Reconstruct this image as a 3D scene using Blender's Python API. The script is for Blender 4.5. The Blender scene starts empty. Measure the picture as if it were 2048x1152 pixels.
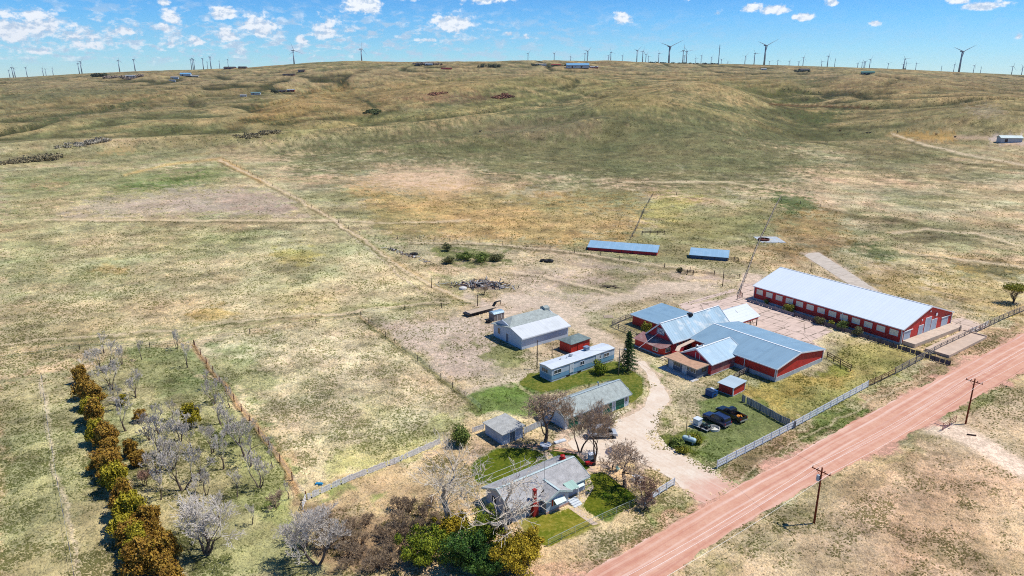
import bpy, bmesh, math, random
import numpy as np
from mathutils import Vector, Matrix

S = bpy.context.scene
COL = S.collection
RAD = math.radians

# ---------------------------------------------------------------- camera
CAM_H = 60.0
FPX, HORIZON = 1384.0, 152.0            # focal length in photo pixels, row of the true horizon
PITCH = math.atan((576 - HORIZON) / FPX)
CP, SP = math.cos(PITCH), math.sin(PITCH)
cd = bpy.data.cameras.new('camera')
cam = bpy.data.objects.new('camera', cd)
COL.objects.link(cam)
cam.location = (0, 0, CAM_H)
cam.rotation_euler = (math.pi / 2 - PITCH, 0, 0)
cd.sensor_width = 36
cd.lens = 36 * FPX / 2048
cd.clip_start = 1
cd.clip_end = 90000
S.camera = cam

# ---------------------------------------------------------------- sun, sky, exposure
SUN_EL, SUN_AZ = RAD(61), RAD(82)       # azimuth clockwise from +Y
sl = bpy.data.lights.new('sun', 'SUN')
sl.energy = 4.5
sl.angle = RAD(0.53)
sl.color = (1.0, 0.955, 0.88)
sun = bpy.data.objects.new('sun', sl)
COL.objects.link(sun)
sdir = Vector((math.sin(SUN_AZ) * math.cos(SUN_EL), math.cos(SUN_AZ) * math.cos(SUN_EL), math.sin(SUN_EL)))
sun.rotation_euler = (-sdir).to_track_quat('-Z', 'Y').to_euler()
sun.location = (0, 0, 300)
S.view_settings.view_transform = 'Standard'
S.view_settings.look = 'None'
S.view_settings.exposure = 0.2
S.view_settings.gamma = 1
S.render.engine = 'CYCLES'
S.cycles.use_denoising = False
S.cycles.pixel_filter_type = 'BLACKMAN_HARRIS'
S.cycles.filter_width = 1.05
S.cycles.max_bounces = 4
S.cycles.diffuse_bounces = 2
S.cycles.glossy_bounces = 2
S.cycles.transmission_bounces = 2
S.cycles.volume_bounces = 0
S.cycles.transparent_max_bounces = 4
S.cycles.caustics_reflective = False
S.cycles.caustics_refractive = False


class NT:
    """small helper to write node trees"""
    def __init__(s, tree):
        s.t = tree
        s.n = tree.nodes
        s.l = tree.links

    def put(s, sock, v):
        if isinstance(v, bpy.types.NodeSocket):
            s.l.new(v, sock)
        elif v is not None:
            sock.default_value = v

    def math(s, op, a, b=None, c=None, clamp=False):
        m = s.n.new('ShaderNodeMath')
        m.operation = op
        m.use_clamp = clamp
        s.put(m.inputs[0], a)
        if b is not None: s.put(m.inputs[1], b)
        if c is not None: s.put(m.inputs[2], c)
        return m.outputs[0]

    def mix(s, fac, a, b, mode='MIX'):
        m = s.n.new('ShaderNodeMix')
        m.data_type = 'RGBA'
        m.blend_type = mode
        s.put(m.inputs['Factor'], fac)
        def c4(v): return (v[0], v[1], v[2], 1) if isinstance(v, (tuple, list)) else v
        s.put(m.inputs['A'], c4(a)) if False else s.put(m.inputs[6], c4(a))
        s.put(m.inputs[7], c4(b))
        return m.outputs[2]

    def ramp(s, fac, stops, interp='LINEAR'):
        r = s.n.new('ShaderNodeValToRGB')
        r.color_ramp.interpolation = interp
        e = r.color_ramp.elements
        while len(e) < len(stops): e.new(0.5)
        for i, (p, c) in enumerate(stops):
            e[i].position = p
            e[i].color = (c[0], c[1], c[2], 1) if isinstance(c, (tuple, list)) else (c, c, c, 1)
        s.put(r.inputs[0], fac)
        return r.outputs[0]

    def maprange(s, v, a, b, c=0., d=1., smooth=False):
        m = s.n.new('ShaderNodeMapRange')
        m.interpolation_type = 'SMOOTHSTEP' if smooth else 'LINEAR'
        s.put(m.inputs[0], v)
        for i, q in enumerate((a, b, c, d)): s.put(m.inputs[i + 1], q)
        return m.outputs[0]

    def noise(s, vec, scale, detail=3, rough=.5, dist=0., dim='3D'):
        n = s.n.new('ShaderNodeTexNoise')
        n.noise_dimensions = dim
        s.put(n.inputs['Vector'], vec)
        n.inputs['Scale'].default_value = scale
        n.inputs['Detail'].default_value = detail
        n.inputs['Roughness'].default_value = rough
        n.inputs['Distortion'].default_value = dist
        return n.outputs[0]

    def vor(s, vec, scale, feature='F1', rnd=1.):
        n = s.n.new('ShaderNodeTexVoronoi')
        n.feature = feature
        s.put(n.inputs['Vector'], vec)
        n.inputs['Scale'].default_value = scale
        n.inputs['Randomness'].default_value = rnd
        return n.outputs[0]

    def scale(s, vec, v, loc=(0, 0, 0), rot=(0, 0, 0)):
        n = s.n.new('ShaderNodeMapping')
        s.put(n.inputs[0], vec)
        n.inputs['Scale'].default_value = v
        n.inputs['Location'].default_value = loc
        n.inputs['Rotation'].default_value = rot
        return n.outputs[0]

    def coord(s, which='Object'):
        return s.n.new('ShaderNodeTexCoord').outputs[which]

    def geo(s, which='Position'):
        return s.n.new('ShaderNodeNewGeometry').outputs[which]

    def sep(s, v):
        n = s.n.new('ShaderNodeSeparateXYZ')
        s.put(n.inputs[0], v)
        return n.outputs

    def comb(s, x, y, z=0.):
        n = s.n.new('ShaderNodeCombineXYZ')
        for i, q in enumerate((x, y, z)): s.put(n.inputs[i], q)
        return n.outputs[0]

    def bump(s, h, strength, dist):
        n = s.n.new('ShaderNodeBump')
        s.put(n.inputs['Height'], h)
        n.inputs['Strength'].default_value = strength
        n.inputs['Distance'].default_value = dist
        return n.outputs[0]

    def attr(s, name, out='Color'):
        n = s.n.new('ShaderNodeAttribute')
        n.attribute_name = name
        return n.outputs[out]


def world():
    w = bpy.data.worlds.new('World')
    S.world = w
    w.use_nodes = True
    t = NT(w.node_tree)
    t.n.clear()
    sky = t.n.new('ShaderNodeTexSky')
    sky.sky_type = 'NISHITA'
    sky.sun_disc = False
    sky.sun_elevation = SUN_EL
    sky.sun_rotation = SUN_AZ
    sky.altitude = 1900
    sky.air_density = 1.0
    sky.dust_density = 0.3
    sky.ozone_density = 2.0
    d = t.sep(t.coord('Generated'))
    el = t.math('MULTIPLY', t.math('ARCSINE', d[2]), 180 / math.pi)
    az = t.math('MULTIPLY', t.math('ARCTAN2', d[0], d[1]), 180 / math.pi)
    # deep polarised-looking blue: tint of the physical sky by elevation
    tint = t.ramp(t.maprange(el, -1, 11), [(0, SKYT[0]), (.1, SKYT[1]), (.25, SKYT[2]), (.42, SKYT[3]), (.62, SKYT[4])])
    base = t.mix(1.0, sky.outputs[0], tint, 'MULTIPLY')
    # clouds, each at its own bearing and elevation
    fld = None
    for (px, py, wx, wy, s) in CLOUDS:
        a0 = math.degrees(math.atan2((px - 1024) / FPX, CP + (576 - py) / FPX * SP))
        e0 = (HORIZON - py) / FPX * 57.3 * math.cos(RAD(a0))
        k = 57.3 / FPX * math.cos(RAD(a0)) ** 2
        dx = t.math('DIVIDE', t.math('SUBTRACT', az, a0), wx * k * 1.12)
        dy = t.math('DIVIDE', t.math('SUBTRACT', el, e0), wy * 1.25 * 57.3 / FPX)
        # flat-based cumulus: the lower half falls off faster
        dy = t.math('MAXIMUM', dy, t.math('MULTIPLY', dy, -1.6))
        q = t.math('ADD', t.math('MULTIPLY', dx, dx), t.math('MULTIPLY', dy, dy))
        v = t.math('MULTIPLY_ADD', t.math('SQRT', q), -s, s)
        fld = v if fld is None else t.math('MAXIMUM', fld, v)
    P = t.comb(az, t.math('MULTIPLY', el, 1.5), 0.)
    n1 = t.noise(P, 1.1, 7, .62)
    n2 = t.noise(t.scale(P, (1, 1, 1), (0.12, -0.32, 0)), 1.1, 7, .62)
    den = t.math('ADD', fld, t.math('MULTIPLY', t.math('SUBTRACT', n1, .5), 3.2))
    # scattered small puffs low over the horizon
    n3 = t.noise(t.scale(P, (.8, 1.3, 1), (7, 3, 0)), .9, 6, .6)
    wis = t.math('MULTIPLY', t.maprange(n3, .46, .62, 0, .75, True), t.math('MULTIPLY', t.maprange(el, .2, 1.6, 0, 1, True), t.maprange(el, 6.0, 2.8, 0, 1, True)))
    wis = t.math('MULTIPLY', wis, t.maprange(az, 18, -12, .12, 1.0))
    cov = t.math('MAXIMUM', t.maprange(den, .05, .85, 0, .95, True), wis)
    cov = t.math('MULTIPLY', cov, t.maprange(el, .1, 1.2, .3, 1, True))
    lit = t.maprange(t.math('ADD', t.math('SUBTRACT', n1, n2), t.math('MULTIPLY', den, .05)), -.09, .12, 0, 1, True)
    cc = t.mix(lit, (3.5, 4.3, 5.3), (6.4, 6.6, 6.8))
    col = t.mix(cov, base, cc)
    w.cycles.sampling_method = 'MANUAL'
    w.cycles.sample_map_resolution = 256
    bg = t.n.new('ShaderNodeBackground')
    t.put(bg.inputs[0], col)
    bg.inputs[1].default_value = 0.145
    out = t.n.new('ShaderNodeOutputWorld')
    t.l.new(bg.outputs[0], out.inputs[0])


SKYT = [(0.60, .72, .84), (.50, .71, .87), (.36, .68, .90), (.23, .60, .90), (.14, .49, .84)]
# px, py, half width, half height (photo pixels), strength
CLOUDS = [(20, 75, 60, 34, 1.5), (85, 62, 42, 26, 1.6), (250, 72, 40, 12, 1.0), (150, 80, 60, 18, .9), (330, 22, 14, 9, 1.3),
          (345, 50, 24, 16, 1.4), (332, 66, 18, 10, 1.2), (448, 42, 30, 14, 1.7), (520, 66, 44, 24, 1.4), (455, 80, 30, 18, 1.1),
          (570, 8, 46, 14, 1.8), (340, 94, 20, 12, 1.1), (385, 92, 36, 10, .9), (606, 90, 14, 14, 1.2), (655, 72, 34, 26, 1.1),
          (725, 28, 42, 22, 1.7), (820, 8, 66, 16, 1.7), (972, 8, 66, 24, 1.9), (905, 62, 46, 22, 1.6), (698, 70, 14, 8, 1.1),
          (852, 88, 18, 5, 1.2), (1018, 76, 10, 7, 1.2), (1242, 52, 22, 14, 1.3), (1245, 0, 34, 8, 1.3), (1278, 8, 14, 10, 1.1),
          (1400, 6, 44, 16, 1.3), (1508, 32, 26, 9, 1.4), (1548, 36, 34, 10, 1.6), (1604, 48, 24, 9, 1.6), (1662, 22, 16, 9, 1.5),
          (1915, 20, 28, 9, 1.6), (1962, 28, 48, 9, 1.7), (1748, 58, 12, 6, 1.1), (2036, 80, 8, 6, 1.1), (1052, 82, 9, 6, 1.0),
          (1090, 0, 18, 6, 1.1), (180, 100, 60, 10, .7), (90, 106, 60, 10, .7), (1434, 40, 10, 5, 1.0), (320, 2, 26, 4, .9)]
world()


# ---------------------------------------------------------------- terrain
def vnoise(x, y, seed=0):
    """smooth value noise in [0,1]"""
    xi = np.floor(x).astype(np.int64); yi = np.floor(y).astype(np.int64)
    fx = x - xi; fy = y - yi
    fx = fx * fx * (3 - 2 * fx); fy = fy * fy * (3 - 2 * fy)
    def hsh(a, b):
        n = (a * 374761393 + b * 668265263 + seed * 2147483647 + 12345) & 0xffffffff
        n = ((n ^ (n >> 13)) * 1274126177) & 0xffffffff
        n = n ^ (n >> 16)
        return (n & 0xffffff) / float(0xffffff)
    a = hsh(xi, yi); b = hsh(xi + 1, yi); c = hsh(xi, yi + 1); d = hsh(xi + 1, yi + 1)
    return (a + (b - a) * fx) * (1 - fy) + (c + (d - c) * fx) * fy


def fbm(x, y, scale, octs=4, rough=.5, seed=0):
    s = 0; amp = 1; tot = 0
    for i in range(octs):
        s = s + amp * vnoise(x / scale + 17.3 * i, y / scale - 9.1 * i, seed + i)
        tot += amp; amp *= rough; scale /= 2.03
    return s / tot


def sstep(v, a, b):
    t = np.clip((v - a) / (b - a), 0, 1)
    return t * t * (3 - 2 * t)


SKYL = [(-2500, 160), (-400, 160), (0, 157), (60, 155), (150, 150), (300, 144), (500, 138), (700, 130), (1000, 128), (1250, 127), (1450, 130),
        (1600, 134), (1750, 139), (1900, 146), (2048, 152), (2300, 158), (4500, 160)]


def far_h(px, d):
    ys = np.interp(px, [a for a, b in SKYL], [b for a, b in SKYL])
    return CAM_H + (HORIZON + 1 - ys) * d / FPX * .956


def wp(px, d):
    return ((px - 1024) / FPX * d * .956, d)


# ridges: (px, distance, height, half width)
RIDGES = [
    [(1420, 1100, 18, 150), (1290, 900, 18, 120), (1170, 830, 15, 100), (980, 780, 13, 70), (740, 700, 10, 55), (420, 640, 8, 45), (60, 600, 6, 45)],
    [(1290, 860, 13, 90), (1310, 740, 12, 70), (1400, 620, 8, 55), (1480, 540, 2, 50)],
    [(1200, 700, 9, 45), (1000, 660, 7, 40), (820, 600, 4, 36)],
    [(1400, 1350, 24, 120), (1420, 1080, 16, 100)],
    [(1100, 1500, 22, 120), (900, 1250, 18, 110), (790, 1150, 14, 90), (560, 1000, 6, 90)],
    [(700, 1700, 22, 150), (480, 1500, 14, 140), (200, 1300, 6, 140)],
    [(1750, 1700, 20, 200), (1850, 1250, 22, 160), (2000, 1000, 18, 140), (2100, 800, 8, 100)],
    [(1950, 760, 12, 70), (2100, 700, 16, 80)],
    [(1180, 2300, 10, 200), (900, 2100, 14, 200), (650, 2300, 10, 200)],
]
VALLEYS = [
    [(760, 860, 5, 45), (735, 1000, 8, 50), (705, 1250, 9, 60), (640, 1600, 10, 90)],
    [(1640, 760, 8, 60), (1590, 1000, 14, 70), (1540, 1400, 14, 90)],
    [(740, 850, 6, 60), (400, 800, 8, 70), (0, 760, 9, 80), (-400, 740, 9, 80)],
]


def poly_gauss(x, y, pts):
    best = np.zeros_like(x)
    for (a, b) in zip(pts[:-1], pts[1:]):
        ax, ay = wp(a[0], a[1]); bx, by = wp(b[0], b[1])
        vx, vy = bx - ax, by - ay
        t = np.clip(((x - ax) * vx + (y - ay) * vy) / (vx * vx + vy * vy), 0, 1)
        dx = x - (ax + vx * t); dy = y - (ay + vy * t)
        w = a[3] + (b[3] - a[3]) * t
        g = (a[2] + (b[2] - a[2]) * t) * np.exp(-(dx * dx + dy * dy) / (w * w))
        best = np.maximum(best, g)
    return best


def H(x, y):
    x = np.asarray(x, float); y = np.asarray(y, float)
    d = np.maximum(y, 1.0)
    px = 1024 + FPX * x / (d * .956 + 17)
    r = np.hypot(x, y)
    dd = np.maximum(r * .92, d)
    top = far_h(px, np.clip(dd, 400, 2600 + 1.0 * np.maximum(dd - 2600, 0)))
    top = np.minimum(top, 60 + 400)
    t = np.clip((dd - 420) / 2100, 0, 1)
    g = (t * t * (3 - 2 * t)) ** 1.15
    h = top * g
    for R_ in RIDGES: h = h + poly_gauss(x, y, R_)
    for R_ in VALLEYS: h = h - poly_gauss(x, y, R_)
    # rolling relief grows with distance and vanishes again at the skyline
    amp = sstep(dd, 420, 1100) * (1 - .85 * sstep(dd, 1900, 2700))
    n = fbm(x * .6 + 900, y, 420, 4, .5, 3) - .5
    n2 = 1 - np.abs(2 * fbm(x * .7, y + 300, 210, 4, .5, 8) - 1)
    n3 = 1 - np.abs(2 * fbm(x * .8 + y * .5, y * .8 - x * .5 + 300, 120, 3, .5, 88) - 1)
    h = h + amp * (n * 13 + (n2 - .8) * 10 + (n3 - .8) * 7)
    # drainage lines cut into the slopes
    g1 = np.abs(2 * fbm(x + 77, y * .8, 330, 4, .5, 140) - 1)
    h = h - amp * 5.5 * np.exp(-(g1 / .05) ** 2)
    # the near pasture rolls a little, the farmstead itself is level
    nearr = sstep(dd, 175, 330)
    h = h + nearr * (fbm(x, y, 90, 3, .5, 21) - .5) * 2.2 * (1 - amp)
    h = h - 25 * sstep(dd, 9000, 14000)
    return h


def G(px, py, z=None):
    """ground point that the photo shows at pixel px, py (or the point at height z)"""
    u = (px - 1024) / FPX; v = (py - 576) / FPX
    dx, dy, dz = u, CP - v * SP, -(SP + v * CP)
    if z is not None or py > 560:
        zz = z or 0.
        t = (zz - CAM_H) / dz
        return Vector((dx * t, dy * t, zz))
    ts = np.exp(np.linspace(math.log(150), math.log(14000), 2500))
    hh = H(dx * ts, dy * ts)
    below = CAM_H + dz * ts - hh < 0
    i = int(np.argmax(below)) if below.any() else len(ts) - 1
    t = ts[i]
    return Vector((dx * t, dy * t, float(hh[i])))


def project(x, y, z):
    dz = z - CAM_H
    D = np.maximum(y * CP - dz * SP, 1)
    return 1024 + FPX * x / D, 576 - FPX * (dz * CP + y * SP) / D


def hz(x, y):
    return float(H(np.array([x]), np.array([y]))[0])


# ---------------------------------------------------------------- colour helper
def lin(c):
    c = c / 255.
    return c / 12.92 if c <= .04045 else ((c + .055) / 1.055) ** 2.4


def sc(r, g, b, k=1.38):
    """photographed sunlit sRGB colour -> albedo under this sun and sky"""
    return (lin(r) / k, lin(g) / k, lin(b) / k)


# ---------------------------------------------------------------- tags
def tag(o, label=None, cat=None, group=None, kind=None):
    if label: o['label'] = label
    if cat: o['category'] = cat
    if group: o['group'] = group
    if kind: o['kind'] = kind
    return o


MATS = {}


def mesh_from_np(name, co, faces4=None, faces3=None):
    me = bpy.data.meshes.new(name)
    me.vertices.add(len(co))
    me.vertices.foreach_set('co', np.asarray(co, np.float32).ravel())
    f = faces4 if faces4 is not None else faces3
    k = f.shape[1]
    me.loops.add(f.size)
    me.polygons.add(len(f))
    me.loops.foreach_set('vertex_index', f.astype(np.int32).ravel())
    me.polygons.foreach_set('loop_start', np.arange(0, f.size, k, dtype=np.int32))
    me.polygons.foreach_set('loop_total', np.full(len(f), k, np.int32))
    me.update(calc_edges=True)
    return me


# ---------------------------------------------------------------- ground
def seg_d(px, py, pts, closed=False):
    best = np.full(px.shape, 1e9)
    P = list(pts) + ([pts[0]] if closed else [])
    for (ax, ay), (bx, by) in zip(P[:-1], P[1:]):
        vx, vy = bx - ax, by - ay
        t = np.clip(((px - ax) * vx + (py - ay) * vy) / (vx * vx + vy * vy + 1e-9), 0, 1)
        best = np.minimum(best, np.hypot(px - ax - vx * t, py - ay - vy * t))
    return best


def inside(px, py, pts):
    r = np.zeros(px.shape, bool)
    n = len(pts)
    for i in range(n):
        ax, ay = pts[i]; bx, by = pts[(i + 1) % n]
        if ay == by: continue
        c = ((ay > py) != (by > py)) & (px < (bx - ax) * (py - ay) / (by - ay) + ax)
        r ^= c
    return r


class Paint:
    def __init__(s, x, y, z):
        s.x, s.y = x, y
        s.px, s.py = project(x, y, z)
        s.bad = (y < 20)
        s.px[s.bad] = -9999
        s.col = np.zeros((len(x), 3))
        s.tuft = np.full(len(x), .5)
        # warp follows world-space noise so painted edges wander
        d = np.maximum(y, 30)
        ppm = FPX / d * .95
        s.wx = (fbm(x, y, 9, 4, .6, 31) - .5) * 9 * ppm
        s.wy = (fbm(x, y, 9, 4, .6, 47) - .5) * 9 * ppm * .45
        s.fine = fbm(x, y, 3.5, 4, .65, 77)
        s.mid = fbm(x, y, 22, 5, .6, 91)

    def mask(s, pts, soft, closed, width=0, warp=1., mot=0.):
        xs = [p[0] for p in pts]; ys = [p[1] for p in pts]
        pad = soft + width + 40 * warp
        sel = np.nonzero((s.px > min(xs) - pad) & (s.px < max(xs) + pad) & (s.py > min(ys) - pad) & (s.py < max(ys) + pad))[0]
        if len(sel) == 0: return sel, None
        qx = s.px[sel] + s.wx[sel] * warp; qy = s.py[sel] + s.wy[sel] * warp
        if closed:
            d = seg_d(qx, qy, pts, True)
            d = np.where(inside(qx, qy, pts), -d, d) + (s.fine[sel] - .5) * soft * 7 * warp
        else:
            d = seg_d(qx, qy, pts) - width
        m = 1 - sstep(d, -soft, soft)
        if mot > 0:
            n = s.mid[sel] * .5 + s.fine[sel] * .5
            m = m * (1 - mot + mot * sstep(n, .44, .56))
        return sel, m

    def put(s, sel, m, color, a, tuft):
        if m is None: return
        m = (m * a)
        s.col[sel] = s.col[sel] * (1 - m[:, None]) + np.array(color) * m[:, None]
        if tuft is not None: s.tuft[sel] = s.tuft[sel] * (1 - m) + tuft * m

    def poly(s, pts, color, soft=12, a=1., warp=1., mot=0., tuft=None):
        sel, m = s.mask(pts, soft, True, 0, warp, mot)
        s.put(sel, m, color, a, tuft)

    def line(s, pts, width, color, soft=2, a=1., warp=.3, mot=0., tuft=None):
        sel, m = s.mask(pts, soft, False, width, warp, mot)
        s.put(sel, m, color, a, tuft)


def smooth_pts(pts, n=6):
    """Catmull-Rom through the points"""
    P = [pts[0]] + list(pts) + [pts[-1]]
    out = []
    for i in range(1, len(P) - 2):
        for k in range(n):
            t = k / n
            out.append(tuple(.5 * (2 * P[i][j] + (P[i + 1][j] - P[i - 1][j]) * t + (2 * P[i - 1][j] - 5 * P[i][j] + 4 * P[i + 1][j] - P[i + 2][j]) * t * t
                                   + (3 * P[i][j] - 3 * P[i + 1][j] + P[i + 2][j] - P[i - 1][j]) * t ** 3) for j in range(len(pts[0]))))
    out.append(tuple(pts[-1]))
    return out


STRAW = sc(200, 188, 148); OLIVE = sc(150, 144, 110); GREEN = sc(112, 124, 66); DKGREEN = sc(92, 104, 58)
OCHRE = sc(198, 164, 98); TAN = sc(190, 160, 118); DIRT = sc(206, 182, 156); PINK = sc(214, 170, 142); GREY = sc(172, 160, 142)
BROWN = sc(150, 122, 90); LAWN = sc(84, 118, 26); ROADC = sc(222, 160, 138); WARM = sc(178, 142, 96)


def paint_ground(p):
    x, y = p.x, p.y
    n = len(x)
    big = fbm(x, y, 160, 4, .55, 5)
    big2 = fbm(x + 500, y, 60, 4, .6, 15)
    far = sstep(y, 420, 900)
    # anisotropic streaks over the far slopes
    st = fbm(x, y * .45, 130, 5, .6, 63)
    st2 = fbm(x * .5, y, 45, 4, .6, 64)
    base = np.outer(np.ones(n), STRAW)
    def lay(m, c):
        nonlocal base
        base = base * (1 - m[:, None]) + np.array(c) * m[:, None]
    lay(far, sc(158, 144, 98))
    lay(sstep(big, .46, .60) * .6, OLIVE)
    lay(sstep(st, .5, .62) * far * .75, sc(128, 128, 82))
    lay(sstep(st, .47, .36) * far * .75, sc(176, 142, 94))
    lay(sstep(st2, .53, .66) * far * .5, sc(120, 112, 72))
    lay(sstep(st2, .44, .34) * far * .5, sc(184, 170, 116))
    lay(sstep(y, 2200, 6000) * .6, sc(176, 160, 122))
    lay(sstep(y, 7000, 9500) * .9, sc(96, 116, 118))  # farthest plain: blue of the haze painted into the ground colour
    lay(sstep(big2, .52, .62) * (1 - far) * .6, sc(140, 140, 92))
    lay(sstep(big2, .48, .38) * (1 - far) * .6, sc(204, 176, 132))
    b3 = fbm(x, y, 26, 4, .6, 101)
    lay(sstep(b3, .53, .62) * (1 - far) * .5, sc(150, 144, 100))
    lay(sstep(b3, .46, .38) * (1 - far) * .5, sc(214, 190, 150))
    p.col[:] = base
    P, L = p.poly, p.line
    # draws stay green, crests are bleached
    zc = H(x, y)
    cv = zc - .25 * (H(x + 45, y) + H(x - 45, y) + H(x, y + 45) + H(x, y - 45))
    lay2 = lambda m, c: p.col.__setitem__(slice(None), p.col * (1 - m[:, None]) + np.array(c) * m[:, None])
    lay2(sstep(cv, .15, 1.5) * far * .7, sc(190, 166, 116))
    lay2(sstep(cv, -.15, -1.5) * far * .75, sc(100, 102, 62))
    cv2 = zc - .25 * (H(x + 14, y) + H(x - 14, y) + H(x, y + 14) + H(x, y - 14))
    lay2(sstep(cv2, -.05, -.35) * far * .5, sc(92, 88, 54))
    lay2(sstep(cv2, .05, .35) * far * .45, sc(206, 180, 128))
    # ---- far slopes
    P([(0, 150), (520, 140), (900, 130), (1400, 128), (1700, 140), (2048, 155), (2048, 175), (1500, 150), (1000, 150), (600, 172), (0, 200)], sc(160, 142, 110), 12, .45)
    P([(0, 180), (320, 165), (560, 178), (520, 200), (0, 236)], sc(152, 134, 92), 6, .6, mot=.4)
    g1 = np.abs(2 * fbm(x + 77, y * .8, 330, 4, .5, 140) - 1)
    lay2(np.exp(-(g1 / .042) ** 2) * sstep(y, 420, 800) * (1 - sstep(y, 2200, 2800)) * .95, sc(76, 76, 44))
    P([(0, 190), (200, 178), (330, 182), (0, 208)], sc(120, 122, 84), 4, .6)
    P([(0, 225), (260, 205), (500, 185), (600, 180), (560, 196), (250, 240), (0, 262)], sc(130, 124, 86), 4, .6, mot=.5)
    for k in range(7):
        q = 40 + k * 38
        L([(q - 30, 262 - k * 7), (q + 40, 242 - k * 8), (q + 70, 235 - k * 8)], 1.4, sc(86, 98, 60), 1.5, .75, warp=.3)
    L([(0, 246), (300, 212), (620, 182), (640, 178)], .8, sc(94, 96, 62), 1.2, .7)
    L([(120, 236), (420, 206), (600, 190)], .8, sc(206, 180, 140), 1.2, .5)
    P([(520, 215), (640, 185), (760, 165), (900, 150), (1010, 152), (960, 178), (860, 205), (760, 215), (560, 248)], sc(178, 148, 96), 10, .55, mot=.3)
    P([(540, 205), (700, 170), (720, 178), (640, 205), (560, 240), (480, 245)], sc(196, 156, 96), 8, .5, mot=.3)
    P([(790, 196), (860, 186), (990, 188), (1010, 200), (900, 206)], sc(150, 112, 88), 4, .7, mot=.3)
    P([(960, 160), (1100, 150), (1230, 148), (1180, 165), (1020, 180)], sc(150, 138, 84), 5, .5)
    L([(560, 272), (700, 244), (880, 225), (1080, 196), (1250, 168)], 6, sc(178, 168, 106), 7, .55)
    L([(735, 203), (752, 218), (745, 232), (735, 240)], 3, sc(70, 78, 42), 3, .9, warp=.6)
    L([(715, 196), (738, 206)], 2, sc(84, 84, 50), 3, .8)
    L([(840, 238), (1000, 205), (1060, 198)], 1.2, sc(104, 92, 54), 2, .7)
    for k in range(7):
        o_ = 16 * k - 40
        cc_ = sc(190, 174, 118) if k % 2 else sc(96, 92, 58)
        L([(0, 330 + o_ * .8), (250, 302 + o_ * .75), (450, 272 + o_ * .7), (700, 240 + o_ * .6), (1000, 194 + o_ * .4), (1240, 164 + o_ * .2)], .8 + .5 * (k % 3), cc_, 1.6, .55, warp=.5, mot=.4)
    for k in range(6):
        L([(0, 214 + 9 * k), (180, 206 + 7 * k), (420, 192 + 5 * k), (600, 182 + 4 * k)], .8, sc(84, 78, 52) if k % 2 else sc(176, 150, 104), 1.4, .55, warp=.5, mot=.3)
    for k in range(5):
        L([(1250 + 60 * k, 168 + 8 * k), (1330 + 60 * k, 196 + 9 * k), (1480 + 50 * k, 222 + 12 * k), (1700 + 40 * k, 236 + 20 * k)], 1., sc(178, 160, 108) if k % 2 else sc(92, 90, 56), 2, .4, warp=.6, mot=.4)
    # near dark hill face
    P([(560, 300), (760, 262), (1000, 232), (1230, 205), (1420, 215), (1560, 260), (1640, 330), (1560, 370), (1250, 380), (960, 345), (760, 330), (600, 340)], sc(122, 120, 80), 30, .9)
    P([(980, 245), (1200, 240), (1180, 270), (1040, 278), (960, 265)], sc(158, 138, 108), 10, .6, mot=.3)
    P([(1180, 180), (1260, 165), (1330, 190), (1330, 215), (1200, 222)], sc(166, 146, 94), 10, .7, mot=.3)
    L([(1230, 172), (1300, 195), (1430, 225), (1560, 262)], 3, sc(176, 154, 104), 4, .5)
    P([(1370, 150), (1600, 155), (1600, 178), (1520, 196), (1420, 172)], sc(150, 134, 84), 8, .6, mot=.3)
    P([(1620, 158), (2048, 162), (2048, 200), (1800, 190), (1650, 180)], sc(150, 124, 84), 8, .6, mot=.3)
    P([(1480, 175), (1620, 182), (1640, 205), (1560, 206)], sc(116, 116, 64), 8, .6)
    P([(1640, 225), (1800, 205), (2048, 215), (2048, 260), (1800, 255)], sc(140, 128, 88), 14, .6)
    P([(1930, 215), (1990, 212), (2010, 228), (1950, 232)], sc(186, 166, 138), 6, .6)
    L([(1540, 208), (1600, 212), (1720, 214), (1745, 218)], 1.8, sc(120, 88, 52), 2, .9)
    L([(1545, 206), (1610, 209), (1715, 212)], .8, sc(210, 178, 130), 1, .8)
    L([(1640, 196), (1665, 202), (1655, 208)], .8, sc(205, 178, 130), 1.2, .8)
    P([(1580, 222), (1700, 224), (1640, 250), (1600, 245)], sc(98, 104, 58), 8, .7)
    L([(1770, 270), (1830, 280), (1920, 290), (1990, 300), (2048, 316)], 1.6, sc(192, 160, 116), 2.5, .8)
    P([(1780, 266), (1860, 264), (1910, 270), (1915, 280), (1850, 282), (1800, 276)], sc(204, 164, 98), 5, .9, tuft=.2)
    L([(1910, 274), (1990, 276), (2048, 290)], 3.5, sc(206, 178, 148), 3, .8, tuft=.1)
    P([(1985, 268), (2048, 268), (2048, 290), (1980, 284)], sc(216, 196, 180), 4, .85, tuft=.1)
    P([(1660, 280), (1760, 270), (1850, 300), (1990, 350), (1900, 380), (1720, 350)], sc(124, 118, 78), 20, .6)
    L([(1790, 300), (1850, 312), (1930, 328), (2048, 340)], 2.5, sc(96, 88, 54), 3, .7)
    L([(1850, 304), (1950, 320), (2048, 334)], 1.2, sc(188, 164, 114), 2, .6)
    L([(1245, 364), (1460, 364), (1500, 372), (1580, 382)], 1.6, sc(186, 176, 124), 2, .7)
    # contour banks on the right; the shading below them is painted into the ground
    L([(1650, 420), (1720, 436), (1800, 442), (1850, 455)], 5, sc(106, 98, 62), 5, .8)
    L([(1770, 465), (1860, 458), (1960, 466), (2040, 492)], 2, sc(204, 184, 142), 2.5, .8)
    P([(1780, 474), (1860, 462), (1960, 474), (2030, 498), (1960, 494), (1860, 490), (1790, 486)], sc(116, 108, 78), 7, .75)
    L([(1800, 505), (1900, 512), (2000, 520), (2048, 534)], 2.5, sc(204, 180, 126), 3, .7)
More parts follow.
